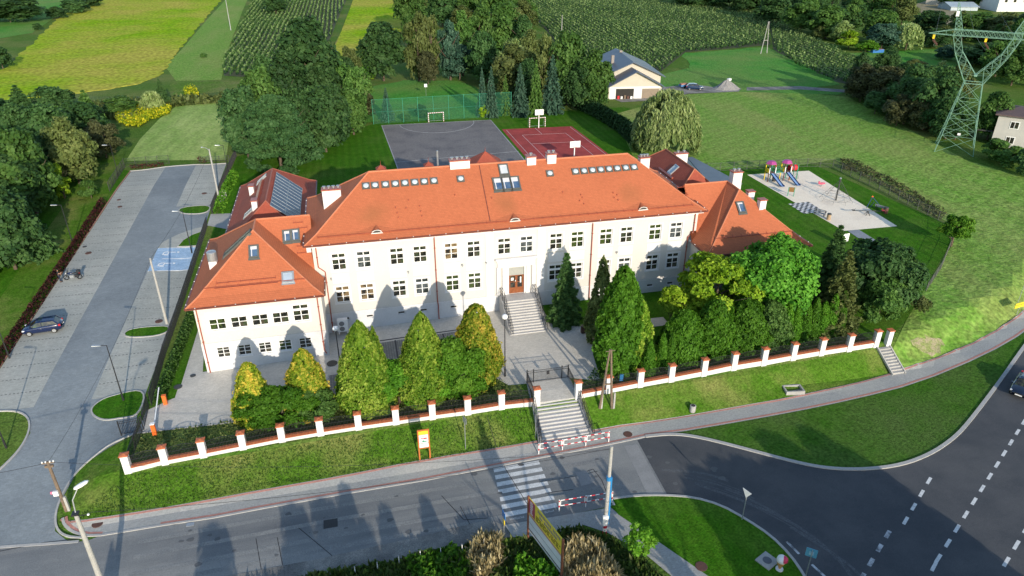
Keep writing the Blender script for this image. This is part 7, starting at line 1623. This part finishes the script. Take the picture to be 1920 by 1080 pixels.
mb=MB(); mb.lathe((-.3,-.6,.0),[(.3,.1),(.32,.9),(.25,1.0)],10); mb.build('crawl_drum',darkm,tw)
p=G(1482,368); t=thing('info_board','small brown play panel on two green posts, front of the play tower','board',p,R(-25))
for x in (-.45,.45): mb=MB(); mb.box(x-.05,x+.05,-.05,.05,0,1.5); mb.build('post',greenp,t)
mb=MB(); mb.box(-.4,.4,-.04,.04,.75,1.5); mb.build('panel',M('brown_panel',(.22,.12,.04)),t)
p=G(1540,350); t=thing('spring_rider','pink spring rider on the sand-coloured playground surface','spring rider',p); mb=MB(); mb.tube((0,0,0),(0,0,.4),.12,n=10); mb.build('spring',steel,t)
mb=MB(); mb.lathe((0,0,.4),[(.1,0),(.4,.1),(.35,.25),(.1,.35)],12); mb.v=[(v[0]*1.6,v[1]*.7,v[2]) for v in mb.v]; mb.box(-.7,-.45,-.06,.06,.6,1.0); mb.build('rider_body',M('pink_rider',(.6,.1,.16)),t)
p=G(1567,376); t=thing('climbing_net','rope climbing pyramid round a single steel mast','climbing net',p); mb=MB(); mb.tube((0,0,0),(0,0,3.6),.11,n=10); mb.build('mast',darkm,t)
mb=MB()
for i in range(8):
    a=i*math.pi/4; e=(2.5*math.cos(a),2.5*math.sin(a),.05); mb.tube((0,0,3.5),e,.018,n=4)
    for k in (.3,.5,.7,.88):
        b_=(i+1)*math.pi/4; u=(e[0]*k,e[1]*k,3.5+(e[2]-3.5)*k); v=(2.5*math.cos(b_)*k,2.5*math.sin(b_)*k,3.5+(.05-3.5)*k); mb.tube(u,v,.016,n=4)
mb.build('rope_net',darkm,t); mb=MB(); mb.lathe((0,0,3.6),[(.16,0),(.16,.14),(.04,.2)],10); mb.build('mast_cap',steel,t)
p=G(1626,403); t=thing('seesaw','dark steel seesaw with red seat near the playground corner','seesaw',p,R(-22)); mb=MB(); mb.tube((-2.2,0,.55),(2.2,0,.75),.06,n=8); mb.build('beam',darkm,t)
mb=MB(); mb.bar((-.3,-.4,0),(0,0,.6),.07); mb.bar((.3,.4,0),(0,0,.6),.07); mb.bar((-.3,.4,0),(0,0,.6),.07); mb.bar((.3,-.4,0),(0,0,.6),.07); mb.build('stand',darkm,t)
for x,z in ((-2.1,.62),(2.1,.82)): mb=MB(); mb.box(x-.22,x+.22,-.2,.2,z,z+.07); mb.bar((x-.2*(1 if x>0 else -1),0,z),(x-.2*(1 if x>0 else -1),0,z+.35),.04); mb.build('seat',redp if x>0 else darkm,t)
p=G(1633,391); t=thing('exercise_frame','dark blue outdoor exercise frame with an orange top behind the seesaw','exercise frame',p); mb=MB(); mb.bar((-.6,.3,0),(-.2,0,1.9),.08); mb.bar((-.2,0,1.9),(1.5,-.6,.1),.08); mb.bar((.1,.4,0),(.2,-.1,1.1),.06); mb.build('frame',M('navy_frame',(.03,.06,.15)),t); mb=MB(); mb.lathe((-.25,0,1.85),[(.05,0),(.18,.1),(.05,.25)],8); mb.build('top_knob',oran,t)
def bench(label,px,rz):
    p=G(*px); t=thing('park_bench',label,'bench',p,rz)
    mb=MB(); 
    for k in range(3): mb.box(-.9,.9,-.22+k*.16,-.1+k*.16,.43,.47)
    mb.build('seat',M('bench_grey',(.25,.28,.3)) if 'bench_grey' not in bpy.data.materials else bpy.data.materials['bench_grey'],t)
    mb=MB(); mb.box(-.9,.9,.3,.33,.55,.68); mb.box(-.9,.9,.33,.36,.74,.87); mb.build('backrest',bpy.data.materials['bench_grey'],t)
    for x in (-.7,.7): mb=MB(); mb.box(x-.04,x+.04,-.2,-.14,0,.43); mb.box(x-.04,x+.04,.27,.34,0,.85); mb.box(x-.04,x+.04,-.2,.3,.39,.43); mb.build('leg',black,t)
bench('grey bench beside the chequered square of the playground',(1536,404),R(-60)); bench('green-grey bench on the grass right of the playground',(1652,394),R(118))
for q,lb in (((1553,412),'cylindrical stone litter bin beside the grey playground bench'),((1660,400),'round brown litter bin beside the bench on the grass')):
    p=G(*q); t=thing('litter_bin',lb,'bin',p); mb=MB(); mb.lathe((0,0,0),[(.27,0),(.3,.08),(.3,.85)],14); mb.build('bin_body',M('bin_stone',(.36,.26,.16)) if '1553' in str(q) else rust,t); mb=MB(); mb.lathe((0,0,.85),[(.32,0),(.3,.14),(.2,.16)],14); mb.build('lid',darkm,t)
# ------------------------------------------------------------------ vehicles
headm=M('headlight_glass',(.7,.72,.74),rough=.1,spec=.6); tailm=M('tail_lamp_red',(.5,.02,.03),rough=.25)
def carpaint(name,c): return M(name,c,tuple(x*.95 for x in c),sc=1,rough=.22,spec=.5,coat=1.0)
def car(label,loc,rz,paint_,Lc=3.95,Wc=1.68,Hc=1.48,kind='hatch',name='parked_car',group=None):
    """x forward. Lofted body: stations along the length with half-width and heights"""
    t=thing(name,label,'car',loc,rz,group); f=Lc/3.95; g=Hc/1.48
    # lower body shell: (x, half width, z bottom, z shoulder)
    if kind=='hatch': ST_=[(-1.95,.62,.42,.78),(-1.88,.74,.30,.92),(-1.5,.82,.24,.98),(-.8,.84,.22,.97),(0,.84,.22,.95),(.8,.84,.22,.92),(1.2,.83,.24,.88),(1.6,.79,.26,.80),(1.86,.70,.30,.68),(1.96,.56,.38,.58)]
    else: ST_=[(-1.97,.60,.42,.80),(-1.88,.74,.30,.90),(-1.5,.82,.24,.92),(-.8,.84,.22,.92),(0,.84,.22,.91),(.7,.84,.22,.90),(1.1,.83,.24,.86),(1.6,.79,.26,.78),(1.86,.70,.30,.68),(1.97,.56,.38,.56)]
    mb=MB(); rings=[]
    for x,hw,zb,zs in ST_:
        x*=f; zs*=g; hw*=Wc/1.68
        ring=[(x,-hw*.85,zb),(x,-hw,zb+.14),(x,-hw*1.0,zs-.22),(x,-hw*.965,zs-.05),(x,-hw*.86,zs+.01),(x,0,zs+.035),(x,hw*.86,zs+.01),(x,hw*.965,zs-.05),(x,hw*1.0,zs-.22),(x,hw,zb+.14),(x,hw*.85,zb)]
        rings.append(ring)
    n=len(rings[0]); vs_=[v for r in rings for v in r]; fs=[]
    for i in range(len(rings)-1):
        for j in range(n): fs.append((i*n+j,i*n+(j+1)%n,(i+1)*n+(j+1)%n,(i+1)*n+j))
    fs+= [tuple(range(n)),tuple(range((len(rings)-1)*n,len(rings)*n))[::-1]]
    mb.raw(vs_,fs); body=mb.build('body',paint_,t,smooth=True)
    # cabin: glass house with painted roof and pillars
    if kind=='hatch': CB_=[(-1.78,.70,.96),(-1.35,.60,1.44),(-.2,.60,1.48),(.35,.58,1.42),(1.15,.74,.90)]
    elif kind=='sedan': CB_=[(-1.5,.68,.92),(-.95,.57,1.32),(-.1,.57,1.40),(.25,.56,1.36),(1.0,.72,.88)]
    P0,P1,P2,P3,P4=[(x*f,hw*Wc/1.68,z*g) for x,hw,z in CB_]
    sh=.93*g
    gl=MB()
    def q(*pts): gl.face(pts)
    for s in (-1,1):
        lowr=[(P0[0]+.05,s*.76,sh),(P4[0]-.05,s*.76,sh-.03)]
        pts=[lowr[0],(P1[0],s*P1[1],P1[2]-.05),(P2[0],s*P2[1],P2[2]-.05),(P3[0],s*P3[1],P3[2]-.04),lowr[1]]
        gl.face(pts if s<0 else pts[::-1])
    q((P4[0],-.70,P4[2]),(P4[0],.70,P4[2]),(P3[0]+.0,P3[1],P3[2]-.03),(P3[0],-P3[1],P3[2]-.03)); q((P0[0],.68,P0[2]),(P0[0],-.68,P0[2]),(P1[0],-P1[1],P1[2]-.03),(P1[0],P1[1],P1[2]-.03))
    gl.build('car_glass',glass,body)
    rf=MB(); xs_=[P1,P2,P3]; rr=[]
    for (x,hw,z),e in zip(((P1[0]-.05,P1[1]+.02,P1[2]-.02),(P2[0],P2[1]+.02,P2[2]),(P3[0]+.05,P3[1]+.02,P3[2]-.01)),(0,0,0)): rr.append([(x,-hw,z-.05),(x,-hw*.8,z+.01),(x,0,z+.04),(x,hw*.8,z+.01),(x,hw,z-.05)])
    vs_=[v for r in rr for v in r]; fs=[(i*5+j,(i+1)*5+j,(i+1)*5+j+1,i*5+j+1) for i in range(2) for j in range(4)]
    rf.raw(vs_,fs)
    for s in (-1,1):     # pillars
        rf.bar((P4[0]-.02,s*.74,P4[2]),(P3[0]+.03,s*(P3[1]+.015),P3[2]-.03),.06); rf.bar((P0[0]+.02,s*.73,P0[2]),(P1[0],s*(P1[1]+.015),P1[2]-.03),.12,.09)
        rf.bar((P2[0]+.1,s*.765,sh),(P2[0]+.05,s*(P2[1]+.02),P2[2]-.05),.06); rf.bar((P1[0],s*(P1[1]+.015),P1[2]-.04),(P3[0],s*(P3[1]+.015),P3[2]-.04),.05)
    rf.build('roof',paint_,body,smooth=False)
    for s in (-1,1):
        mb=MB(); mb.box(1.55*f,1.84*f,s*.70-.10,s*.70+.08,.62*g,.74*g); mb.build('headlight',headm,t)
        mb=MB(); mb.box(-1.93*f,-1.72*f,s*.70-.08,s*.70+.09,.74*g,.95*g); mb.build('tail_light',tailm,t)
        mb=MB(); mb.cbox((.85*f,s*.93,.98*g),.14,.2,.13); mb.build('mirror',paint_,t)
        mb=MB(); mb.box(-.1,.06,s*.845-.01,s*.845+.01,.74*g,.77*g); mb.build('door_handle',steel,t)
    mb=MB(); mb.box(1.93*f,1.985*f,-.3,.3,.38,.5); mb.build('number_plate',white,t)
    mb=MB(); mb.box(1.90*f,1.975*f,-.42,.42,.52,.62); mb.build('grille',black,t)
    for x in (-1.2*f,1.22*f):
        for s in (-1,1):
            mb=MB(); mb.lathe((0,0,0),[(.2,-.1),(.29,-.1),(.31,-.06),(.31,.06),(.29,.1),(.2,.1)],18); mb.v=[(x+v[0],s*.76+v[2],.31+v[1]) for v in mb.v]; ty=mb.build('wheel',rubber,t)
            mb=MB(); mb.tube((x,s*.86,.31),(x,s*.872,.31),.2,n=14); mb.build('rim',steel,ty)
    return t
navy=carpaint('navy_car_paint',(.005,.014,.06))
cc=[Vector(G(*q)) for q in ((57,632),(103,625))]; c=(cc[0]+cc[1])/2; dr_=cc[0]-cc[1]; rz=math.atan2(dr_.y,dr_.x)
off=Vector((-math.sin(rz),math.cos(rz),0))*-.85
car('small dark blue hatchback parked in the left stalls',(c.x+off.x,c.y+off.y,c.z+.05),rz,navy,4.0,1.7,1.52)
p=G(1922,742); car('very dark car driving on the main road at the right edge',(p[0]+.6,p[1]+.9,p[2]+.03),math.atan2(-1,-1.02)-R(12),carpaint('midnight_car_paint',(.006,.012,.03)),4.4,1.8,1.42,'sedan',name='driving_car')
p=G(1184,180); car('black and silver car parked before the slate-roofed house',(p[0],p[1],p[2]+.06),R(190),carpaint('black_car_paint',(.02,.02,.024)),4.6,1.8,1.5,'sedan')
p=G(1302,168); car('dark blue estate car parked beside the gravel heap',(p[0],p[1],p[2]+.06),R(-20),carpaint('blue_car_paint',(.01,.03,.08)),4.4,1.8,1.5)
p=G(1281,165); t=thing('small_trailer','small blue trailer with a brown load beside the dark blue estate','trailer',(p[0],p[1],p[2]+.05),R(10))
mb=MB(); mb.box(-1.1,1.1,-.6,.6,.4,.9); mb.build('trailer_bed',M('faded_blue',(.08,.2,.4)),t); mb=MB(); mb.box(-1.0,1.0,-.5,.5,.9,1.15); mb.build('load',M('clay_load',(.4,.2,.12)),t)
for y in (-.65,.65): mb=MB(); mb.tube((0,y-.06,.3),(0,y+.06,.3),.3,n=12); mb.build('wheel',rubber,t)
# motorcycle
p=[Vector(G(*q)) for q in ((125,526),(151,524))]; c=(p[0]+p[1])/2; rz=math.atan2((p[0]-p[1]).y,(p[0]-p[1]).x)
t=thing('motorcycle','dark touring motorcycle with silver engine parked by the purple hedge','motorcycle',(c.x,c.y+.1,c.z+.04),rz)
for x in (-.75,.78):
    mb=MB(); n=20; prof=[(.33,.05),(.31,.07),(.25,.05),(.25,-.05),(.31,-.07),(.33,-.05)]; vs_=[]
    for r_,y in prof:
        for i in range(n): a=2*math.pi*i/n; vs_.append((x+r_*math.cos(a),y,.33+r_*math.sin(a)))
    mb.raw(vs_,[(k*n+i,k*n+(i+1)%n,((k+1)%6)*n+(i+1)%n,((k+1)%6)*n+i) for k in range(6) for i in range(n)]); w_=mb.build('wheel',rubber,t)
    mb=MB(); mb.tube((x,-.03,.33),(x,.03,.33),.08,n=10)
    for i in range(5): a=i*1.256; mb.bar((x,0,.33),(x+.26*math.cos(a),0,.33+.26*math.sin(a)),.03)
    mb.build('rim',steel,w_)
mb=MB(); mb.lathe((0,0,0),[(.06,-.36),(.17,-.2),(.2,.05),(.14,.28),(.05,.36)],12); mb.v=[(.22+v[2],v[0]*.85,.88+v[1]*.75) for v in mb.v]; mb.build('fuel_tank',navy,t,smooth=True)
mb=MB(); mb.raw([(-.75,-.13,.88),(-.75,.13,.88),(.0,.16,.80),(.0,-.16,.80),(-.75,-.12,.96),(-.75,.12,.96),(0,.13,.90),(0,-.13,.90)],[(0,1,2,3),(7,6,5,4),(0,4,5,1),(1,5,6,2),(2,6,7,3),(3,7,4,0)]); mb.build('saddle',black,t)
mb=MB(); mb.box(-.18,.3,-.2,.2,.32,.66); mb.tube((-.05,-.22,.4),(-.9,-.26,.42),.06,n=8); mb.build('engine',steel,t)
mb=MB(); mb.tube((.5,-.09,.98),(.78,-.09,.33),.03,n=6); mb.tube((.5,.09,.98),(.78,.09,.33),.03,n=6); mb.path([(.42,-.42,1.08),(.5,-.15,1.04),(.5,.15,1.04),(.42,.42,1.08)],.02); mb.build('fork',darkm,t)
mb=MB(); mb.raw([(.62,-.2,.85),(.62,.2,.85),(.5,.24,1.1),(.5,-.24,1.1),(.38,-.16,1.38),(.38,.16,1.38)],[(0,1,2,3),(3,2,5,4)]); mb.build('windscreen',glass,t)
mb=MB(); mb.tube((.64,0,.9),(.72,0,.9),.1,.08,10); mb.build('headlight',headm,t); mb=MB(); mb.box(-.98,-.62,-.22,.22,.98,1.28); mb.build('top_box',black,t); mb=MB(); mb.box(-.9,-.84,-.08,.08,.82,.9); mb.build('tail_light',tailm,t)
for s in (-1,1): mb=MB(); mb.box(-.85,-.4,s*.33-.1,s*.33+.1,.45,.82); mb.build('pannier',black,t)
# ------------------------------------------------------------------ the rider standing beside it
def skinned(name,verts,edges,radii,mat,parent,root=0,sub=2):
    me=bpy.data.meshes.new(name); me.from_pydata(verts,edges,[]); o=link(name,me,mat,parent)
    md=o.modifiers.new('s','SKIN'); md.use_smooth_shade=True
    for i,r_ in enumerate(radii): 
        d_=me.skin_vertices[0].data[i]; d_.radius=(r_,r_) if not isinstance(r_,tuple) else r_; d_.use_root=(i==root)
    s_=o.modifiers.new('b','SUBSURF'); s_.levels=sub; s_.render_levels=sub; return o
p=G(114,529); per=thing('person','person in dark clothes with a bare arm raised, standing by the motorcycle','person',(p[0],p[1],p[2]+.04),R(20))
V=[(0,0,.95),(0,0,1.1),(.01,0,1.25),(.01,0,1.38),(.01,0,1.47),(.02,0,1.53),          #0 pelvis..5 neck top
   (0,.09,.93),(.02,.11,.52),(-.02,.12,.1),(.12,.12,.04),(.0,-.09,.93),(.05,-.12,.52),(-.01,-.13,.1),(.13,-.13,.04),
   (.01,.17,1.42),(.03,.22,1.14),(.22,.20,.98),(.29,.19,.97),(.01,-.17,1.42),(.1,-.28,1.2),(.3,-.22,1.28),(.38,-.2,1.31),(.02,0,1.6),(.025,0,1.69),(.02,0,1.75)]
E_=[(0,1),(1,2),(2,3),(3,4),(4,5),(0,6),(6,7),(7,8),(8,9),(0,10),(10,11),(11,12),(12,13),(3,14),(14,15),(15,16),(16,17),(3,18),(18,19),(19,20),(20,21),(5,22),(22,23),(23,24)]
Rr=[.13,.125,.14,.14,.065,.055,.095,.065,.045,.04,.095,.065,.045,.04,.06,.045,.035,.03,.06,.045,.035,.03,.085,.09,.055]
skinm=M('skin',(.42,.24,.16),rough=.6)
skinned('body',V,E_,Rr,skinm,per)
skinned('trousers',[(0,0,.99),(0,.09,.93),(.02,.11,.52),(-.02,.12,.1),(0,-.09,.93),(.05,-.12,.52),(-.01,-.13,.1)],[(0,1),(1,2),(2,3),(0,4),(4,5),(5,6)],[.145,.108,.08,.065,.108,.08,.065],M('dark_jeans',(.02,.025,.05)),per)
skinned('shirt',[(0,0,.98),(0,0,1.1),(.01,0,1.25),(.01,0,1.38),(.01,.17,1.42),(.025,.2,1.24),(.01,-.17,1.42),(.06,-.24,1.28)],[(0,1),(1,2),(2,3),(3,4),(4,5),(3,6),(6,7)],[.145,.14,.155,.155,.078,.065,.078,.065],M('black_shirt',(.025,.025,.03)),per,root=1)
mb=MB(); mb.lathe((.0,0,1.63),[(.098,0),(.108,.06),(.09,.13),(.04,.165)],12); mb.build('hair',M('dark_hair',(.03,.02,.015)),per,smooth=True)
for s in (-1,1):
    mb=MB(); mb.cbox((.07,s*.125,.035),.28,.10,.09); mb.build('shoe',black,per)
    mb=MB(); mb.lathe((.105,s*.035,1.66),[(.012,-.012),(.014,0),(.01,.012)],6); mb.build('eye',black,per)
    hx,hy,hz=(.31,.19,.965) if s>0 else (.41,-.195,1.315)
    mb=MB(); mb.cbox((hx+.02,hy,hz),.09,.075,.03)
    for k in range(4): mb.tube((hx+.06,hy-.028+k*.019,hz),(hx+.12+.01*(k in (1,2)),hy-.03+k*.02,hz-.02),.009,.007,6)
    mb.tube((hx,hy+.035*s,hz),(hx+.05,hy+.07*s,hz-.01),.011,.008,6); mb.build('hand',skinm,per)
mb=MB(); mb.cbox((.12,0,1.635),.03,.025,.04); mb.build('nose',skinm,per)
# ------------------------------------------------------------------ pylon
py=thing('lattice_pylon','tall pale green lattice pylon with forked body and wide crossarm','pylon',(95.2,40.3,-.1),R(-42))
def lat(mb,A,B,n,r=.05,leg=.085,cross=True):
    """box truss between square sections A and B (lists of 4 corners)"""
    for a,b in zip(A,B): mb.bar(a,b,leg)
    for k in range(n):
        s0=[Vector(a).lerp(Vector(b),k/n) for a,b in zip(A,B)]; s1=[Vector(a).lerp(Vector(b),(k+1)/n) for a,b in zip(A,B)]
        for i in range(4):
            j=(i+1)%4; mb.bar(s0[i],s1[j],r)
            if cross: mb.bar(s0[j],s1[i],r)
            mb.bar(s1[i],s1[j],r)
def sq(cx,cz,hx,hy): return [(cx-hx,-hy,cz),(cx+hx,-hy,cz),(cx+hx,hy,cz),(cx-hx,hy,cz)]
mb=MB(); a=sq(0,0,3.2,3.2); b=sq(0,3.2,2.7,2.7); c=sq(0,12.6,1.45,1.3); lat(mb,a,b,1,.045,.085); lat(mb,b,c,3,.045,.085)

mb.build('tower_body',pylg,py)
for s in (-1,1):
    mb=MB(); a=[(s*1.45,-1.3,12.6),(s*0,-.9,14.0),(s*0,.9,14.0),(s*1.45,1.3,12.6)]; b=[(s*4.1,-.7,17.4),(s*3.0,-.6,17.8),(s*3.0,.6,17.8),(s*4.1,.7,17.4)]; c=[(s*5.2,-.55,20.5),(s*4.0,-.55,20.5),(s*4.0,.55,20.5),(s*5.2,.55,20.5)]
    lat(mb,a,b,3,.035,.06); lat(mb,b,c,2,.035,.06)
    d4=[(s*5.2,-.55,21.6),(s*4.0,-.55,21.6),(s*4.0,.55,21.6),(s*5.2,.55,21.6)]; e4=[(s*5.75,-.1,26),(s*5.55,-.1,26),(s*5.55,.1,26),(s*5.75,.1,26)]; lat(mb,c,d4,1,.04,.07); lat(mb,d4,e4,5,.035,.06); mb.build('fork_arm',pylg,py)
mb=MB(); A_=[(-5.2,-.6,20.5),(-5.2,.6,20.5),(-5.2,.6,21.5),(-5.2,-.6,21.5)]; B_=[(5.2,-.6,20.5),(5.2,.6,20.5),(5.2,.6,21.5),(5.2,-.6,21.5)]; lat(mb,A_,B_,14,.03,.07)
for s in (-1,1):
    tip=(s*9.2,0,20.6)
    for q in ((s*5.2,-.6,20.5),(s*5.2,.6,20.5),(s*5.2,.6,21.5),(s*5.2,-.6,21.5)): mb.bar(q,tip,.08)
    for k in (.3,.6):
        L4=[Vector(q).lerp(Vector(tip),k) for q in ((s*5.2,-.6,20.5),(s*5.2,.6,20.5),(s*5.2,.6,21.5),(s*5.2,-.6,21.5))]
        for i in range(4): mb.bar(L4[i],L4[(i+1)%4],.04)
mb.build('crossarm',pylg,py)
mb=MB(); mb.bar((-1.45,-1.3,12.6),(1.45,-1.3,12.6),.1); mb.bar((-1.45,1.3,12.6),(1.45,1.3,12.6),.1); mb.cbox((0,0,14),.5,2,.3); mb.build('waist_plate',pylg,py)
for x in (-8.2,0,8.2):
    mb=MB(); mb.box(x-.18,x+.18,-.18,.18,19.7,20.4); ins=mb.build('yellow_fitting',yel,py)
    mb=MB(); 
    for y in (-.8,.8):
        for k in range(9): mb.tube((x+.1*k,y+.25*k*(1 if y>0 else 1),19.5-.13*k),(x+.1*k+.05,y+.25*k+.1,19.46-.13*k),.13,n=7)
    mb.bar((x,-.9,19.6),(x,.9,19.6),.06); mb.build('insulator_string',rust,py)
mb=MB(); mb.cbox((0,-2.3,3.6),.5,.05,.4); mb.build('warning_plate',white,py); mb=MB(); mb.cbox((-5.4,-.6,24.2),.5,.05,.9); mb.build('number_board',white,py)
PW=Matrix.Translation((95.2,40.3,-.1))@Matrix.Rotation(R(-42),4,'Z')
for i,x in enumerate((-8.2,0,8.2)):
    a=PW@Vector((x+.4,.4,18.3))
    for s,lb in ((1,['from the left end','from the middle','from the right end'][i]+' of the pylon crossarm away over the gardens'),(-1,'towards the bottom right')):
        b=PW@Vector((x+.4,s*260,19+ (0 if s>0 else 6)))
        if s>0: wire('power line conductor '+lb,a,b,6,.022,'pylon conductors')
# ------------------------------------------------------------------ neighbours
def gable_house(name,label,px0,px1,depth,wallh,ridge,roofmat,wallmat,rot=None,eave=.5,extra=None,cat='house',base=0):
    A=Vector(G(*px0)); B=Vector(G(*px1)); d_=B-A; d_.z=0; L=d_.length; rz=math.atan2(d_.y,d_.x); t=thing(name,label,cat,(A.x,A.y,base),rz)
    mb=MB(); mb.box(0,L,0,depth,-.5,wallh); mb.raw([(0,0,wallh),(L,0,wallh),(L/2,0,ridge),(0,depth,wallh),(L,depth,wallh),(L/2,depth,ridge)],[(0,1,2),(5,4,3)]); mb.build('wall',wallmat,t)
    s=(ridge-wallh)/(L/2); mb=MB(); e=eave
    Lz=wallh-e*s+.06; pts=[(-e,-e,Lz),(L/2,-e,ridge+.06),(L+e,-e,Lz),(-e,depth+e,Lz),(L/2,depth+e,ridge+.06),(L+e,depth+e,Lz)]
    up=[(p[0],p[1],p[2]+.16) for p in pts]; mb.raw(pts+up,[(0,1,4,3),(1,2,5,4),(6,9,10,7),(7,10,11,8),(0,6,7,1),(1,7,8,2),(3,4,10,9),(4,5,11,10),(0,3,9,6),(2,8,11,5)]); mb.build('roof',roofmat,t)
    return t,L,rz
# slate-roofed house behind the wood: garage block in front, taller block behind
t,L,rz=gable_house('country_house','beige house with dark slate gables and open garage beside the maize',(1140,186),(1236,182),5,2.9,6.3,shinglem,beige,eave=.8); t.rotation_euler=(0,0,R(-8)); rz=R(-8)
mb=MB(); mb.box(-.5,L+1,5.01,24,-.5,4.5); mb.raw([(-.5,5.01,4.5),(L+1,5.01,4.5),(L/2+.25,5.01,7.5),(-.5,24,4.5),(L+1,24,4.5),(L/2+.25,24,7.5)],[(0,1,2),(5,4,3)]); mb.build('rear_wall',beige,t)
mb=MB(); m_=L/2+.25
up=[(-1.5,4.2,4.25),(m_,4.2,7.8),(L+2,4.2,4.25),(-1.5,24.8,4.25),(m_,24.8,7.8),(L+2,24.8,4.25)]; lo_=[(x,y,z-.2) for x,y,z in up]; mb.raw(lo_+up,[(0,1,4,3),(1,2,5,4),(6,9,10,7),(7,10,11,8),(0,6,7,1),(1,7,8,2),(3,4,10,9),(4,5,11,10),(0,3,9,6),(2,8,11,5)]); mb.build('main_roof',shinglem,t)
mb=MB(); mb.box(1.8,6.2,-.02,.05,0,2.4); mb.build('garage_shade_panel',M('garage_dark',(.03,.028,.025)),t); mb=MB(); mb.box(8.2,12.4,-.02,.05,0,2.3); mb.build('porch_shade_panel',M('porch_shade',(.25,.2,.15)),t)  # flat panels on the wall, inner shade of the openings put into their colour
mb=MB(); mb.box(6.2,8.2,-.06,-.021,0,2.5); mb.box(.2,1.8,-.06,-.021,0,2.5); mb.box(0.2,12.8,-.06,-.021,2.45,2.9); mb.build('white_pier',wplast,t)
for x,y in ((3.2,12),(6.8,19)): mb=MB(); mb.box(x-.35,x+.35,y-.35,y+.35,4,8.2); mb.build('chimney',M('chimney_grey',(.28,.25,.22)) if 'chimney_grey' not in bpy.data.materials else bpy.data.materials['chimney_grey'],t)
for y in (13,15.5): mb=MB(); mb.raw([(.6,y,5.42),(.6,y+.8,5.42),(1.8,y+.8,5.97),(1.8,y,5.97)],[(0,3,2,1)]); mb.build('roof_window',domeg,t)
random.seed(4)
for k in range(5):
    mb=MB(); x=2.2+k*.8; mb.box(x,x+.5,-.35,-.08,0,random.uniform(.6,1.4)); tag(mb.build('garage_clutter',[redp,wplast,wood,rust,white][k],None,t.location,rz),['red crate','white box','brown wooden box','rust-coloured bin','white carton'][k]+' standing in the open garage of the slate-roofed house'+(', farthest right' if k==4 else ''),'clutter','things in the open garage')
p=G(1362,166); t=thing('gravel_heap','cone of grey gravel with a white sack on top, beside the cars','heap',(p[0],p[1],p[2])); mb=MB(); random.seed(9)
n=20; vs_=[(0,0,2.3)]
for k,(r_,z) in enumerate(((.9,1.8),(1.8,1.15),(2.8,.5),(3.7,0))):
    for i in range(n): a=2*math.pi*i/n; rr=r_*random.uniform(.9,1.1); vs_.append((rr*math.cos(a),rr*math.sin(a)*.8,z*random.uniform(.9,1.1)))
mb.raw(vs_,[(0,1+i,1+(i+1)%n) for i in range(n)]+[(1+k*n+i,1+(k+1)*n+i,1+(k+1)*n+(i+1)%n,1+k*n+(i+1)%n) for k in range(3) for i in range(n)]); mb.build('heap_body',heap,t)
mb=MB(); mb.cbox((.6,.3,2.2),.9,.7,.5,.3); mb.build('white_sack',white,t)
# houses on the right
p=Gz(1848,268,0); 
t=thing('grey_house','two-storey grey rendered house with dark roof behind the pylon','house',(p[0],p[1],0),R(-30)); W2,D2=13,9
t.location=(104.5,41.5,-.4); t.rotation_euler=(0,0,R(-46))
mb=MB(); mb.box(0,W2,0,D2,-1,6.2); mb.build('wall',M('grey_render',(.48,.47,.43),(.42,.41,.38),sc=.5,rough=.9),t); mb=MB(); mb.box(-.6,W2+.6,-.6,D2+.6,6.2,6.45); mb.raw([(-.6,-.6,6.45),(W2+.6,-.6,6.45),(W2+.6,D2+.6,6.45),(-.6,D2+.6,6.45),(3,D2/2,7.3),(W2-3,D2/2,7.3)],[(0,1,5,4),(1,2,5),(2,3,4,5),(3,0,4)]); mb.build('roof',M('brown_felt_roof',(.10,.075,.075),(.13,.09,.085),sc=.5,rough=.8),t)
for x in (2.2,5.6,9.2):
    for z in (1.0,3.9):
        mb=MB(); mb.box(x,x+1.5,-.06,-.001,z,z+1.4); o=mb.build('window',white,t); mb=MB(); mb.box(x+.12,x+.7,-.075,-.061,z+.12,z+1.28); mb.box(x+.8,x+1.38,-.075,-.061,z+.12,z+1.28); mb.build('pane',glass,o)
mb=MB(); mb.box(-3,-.01,1,6,2.6,2.8); mb.box(-2.9,-2.7,1.1,1.3,-1,2.6); mb.build('porch_roof',darkm,t); mb=MB(); mb.box(-.4,.4,D2/2-.3,D2/2+.3,7.0,7.9); mb.build('chimney',white,t)
for (q0,q1,dp,wh,rd,rm_,wm_,nm,lb) in (((1868,22),(1925,22),14,6.5,9.5,darkm,wplast,'white_house','white house with small windows at the top right edge'),
    ((1735,8),(1760,10),8,2.6,4.2,M('tin_roof',(.3,.3,.3)),beige,'shed','pale shed beside the dirt yard at the top right'),
    ((1758,14),(1782,20),12,1.6,3.0,M('poly_cover',(.35,.42,.45),rough=.3),M('poly_side',(.4,.47,.5),rough=.3),'greenhouse','long pale plastic greenhouse beside the dirt yard')):
    t,L,rz=gable_house(nm,lb,q0,q1,dp,wh,rd,rm_,wm_,cat=nm.replace('_',' ').split()[-1])
    if nm=='white_house':
        for x in (2.5,6.5,11,15):
            if x<L-2: mb=MB(); mb.box(x,x+1.2,-.05,-.001,4,5.4); mb.build('window',glass,t)
p=G(1642,98); mb=MB(); mb.prism([(-2,-1.2),(2,-1.2),(2,1.2),(-2,1.2)],0,1.0); t=thing('garden_pool','blue tarpaulin-covered box on the far garden lawn','pool',(p[0],p[1],0)); mb.build('pool_wall',bluep,t); mb=MB(); mb.box(-1.9,1.9,-1.1,1.1,1.0,1.05); mb.build('pool_cover',M('clay_cover',(.35,.2,.14)),t)
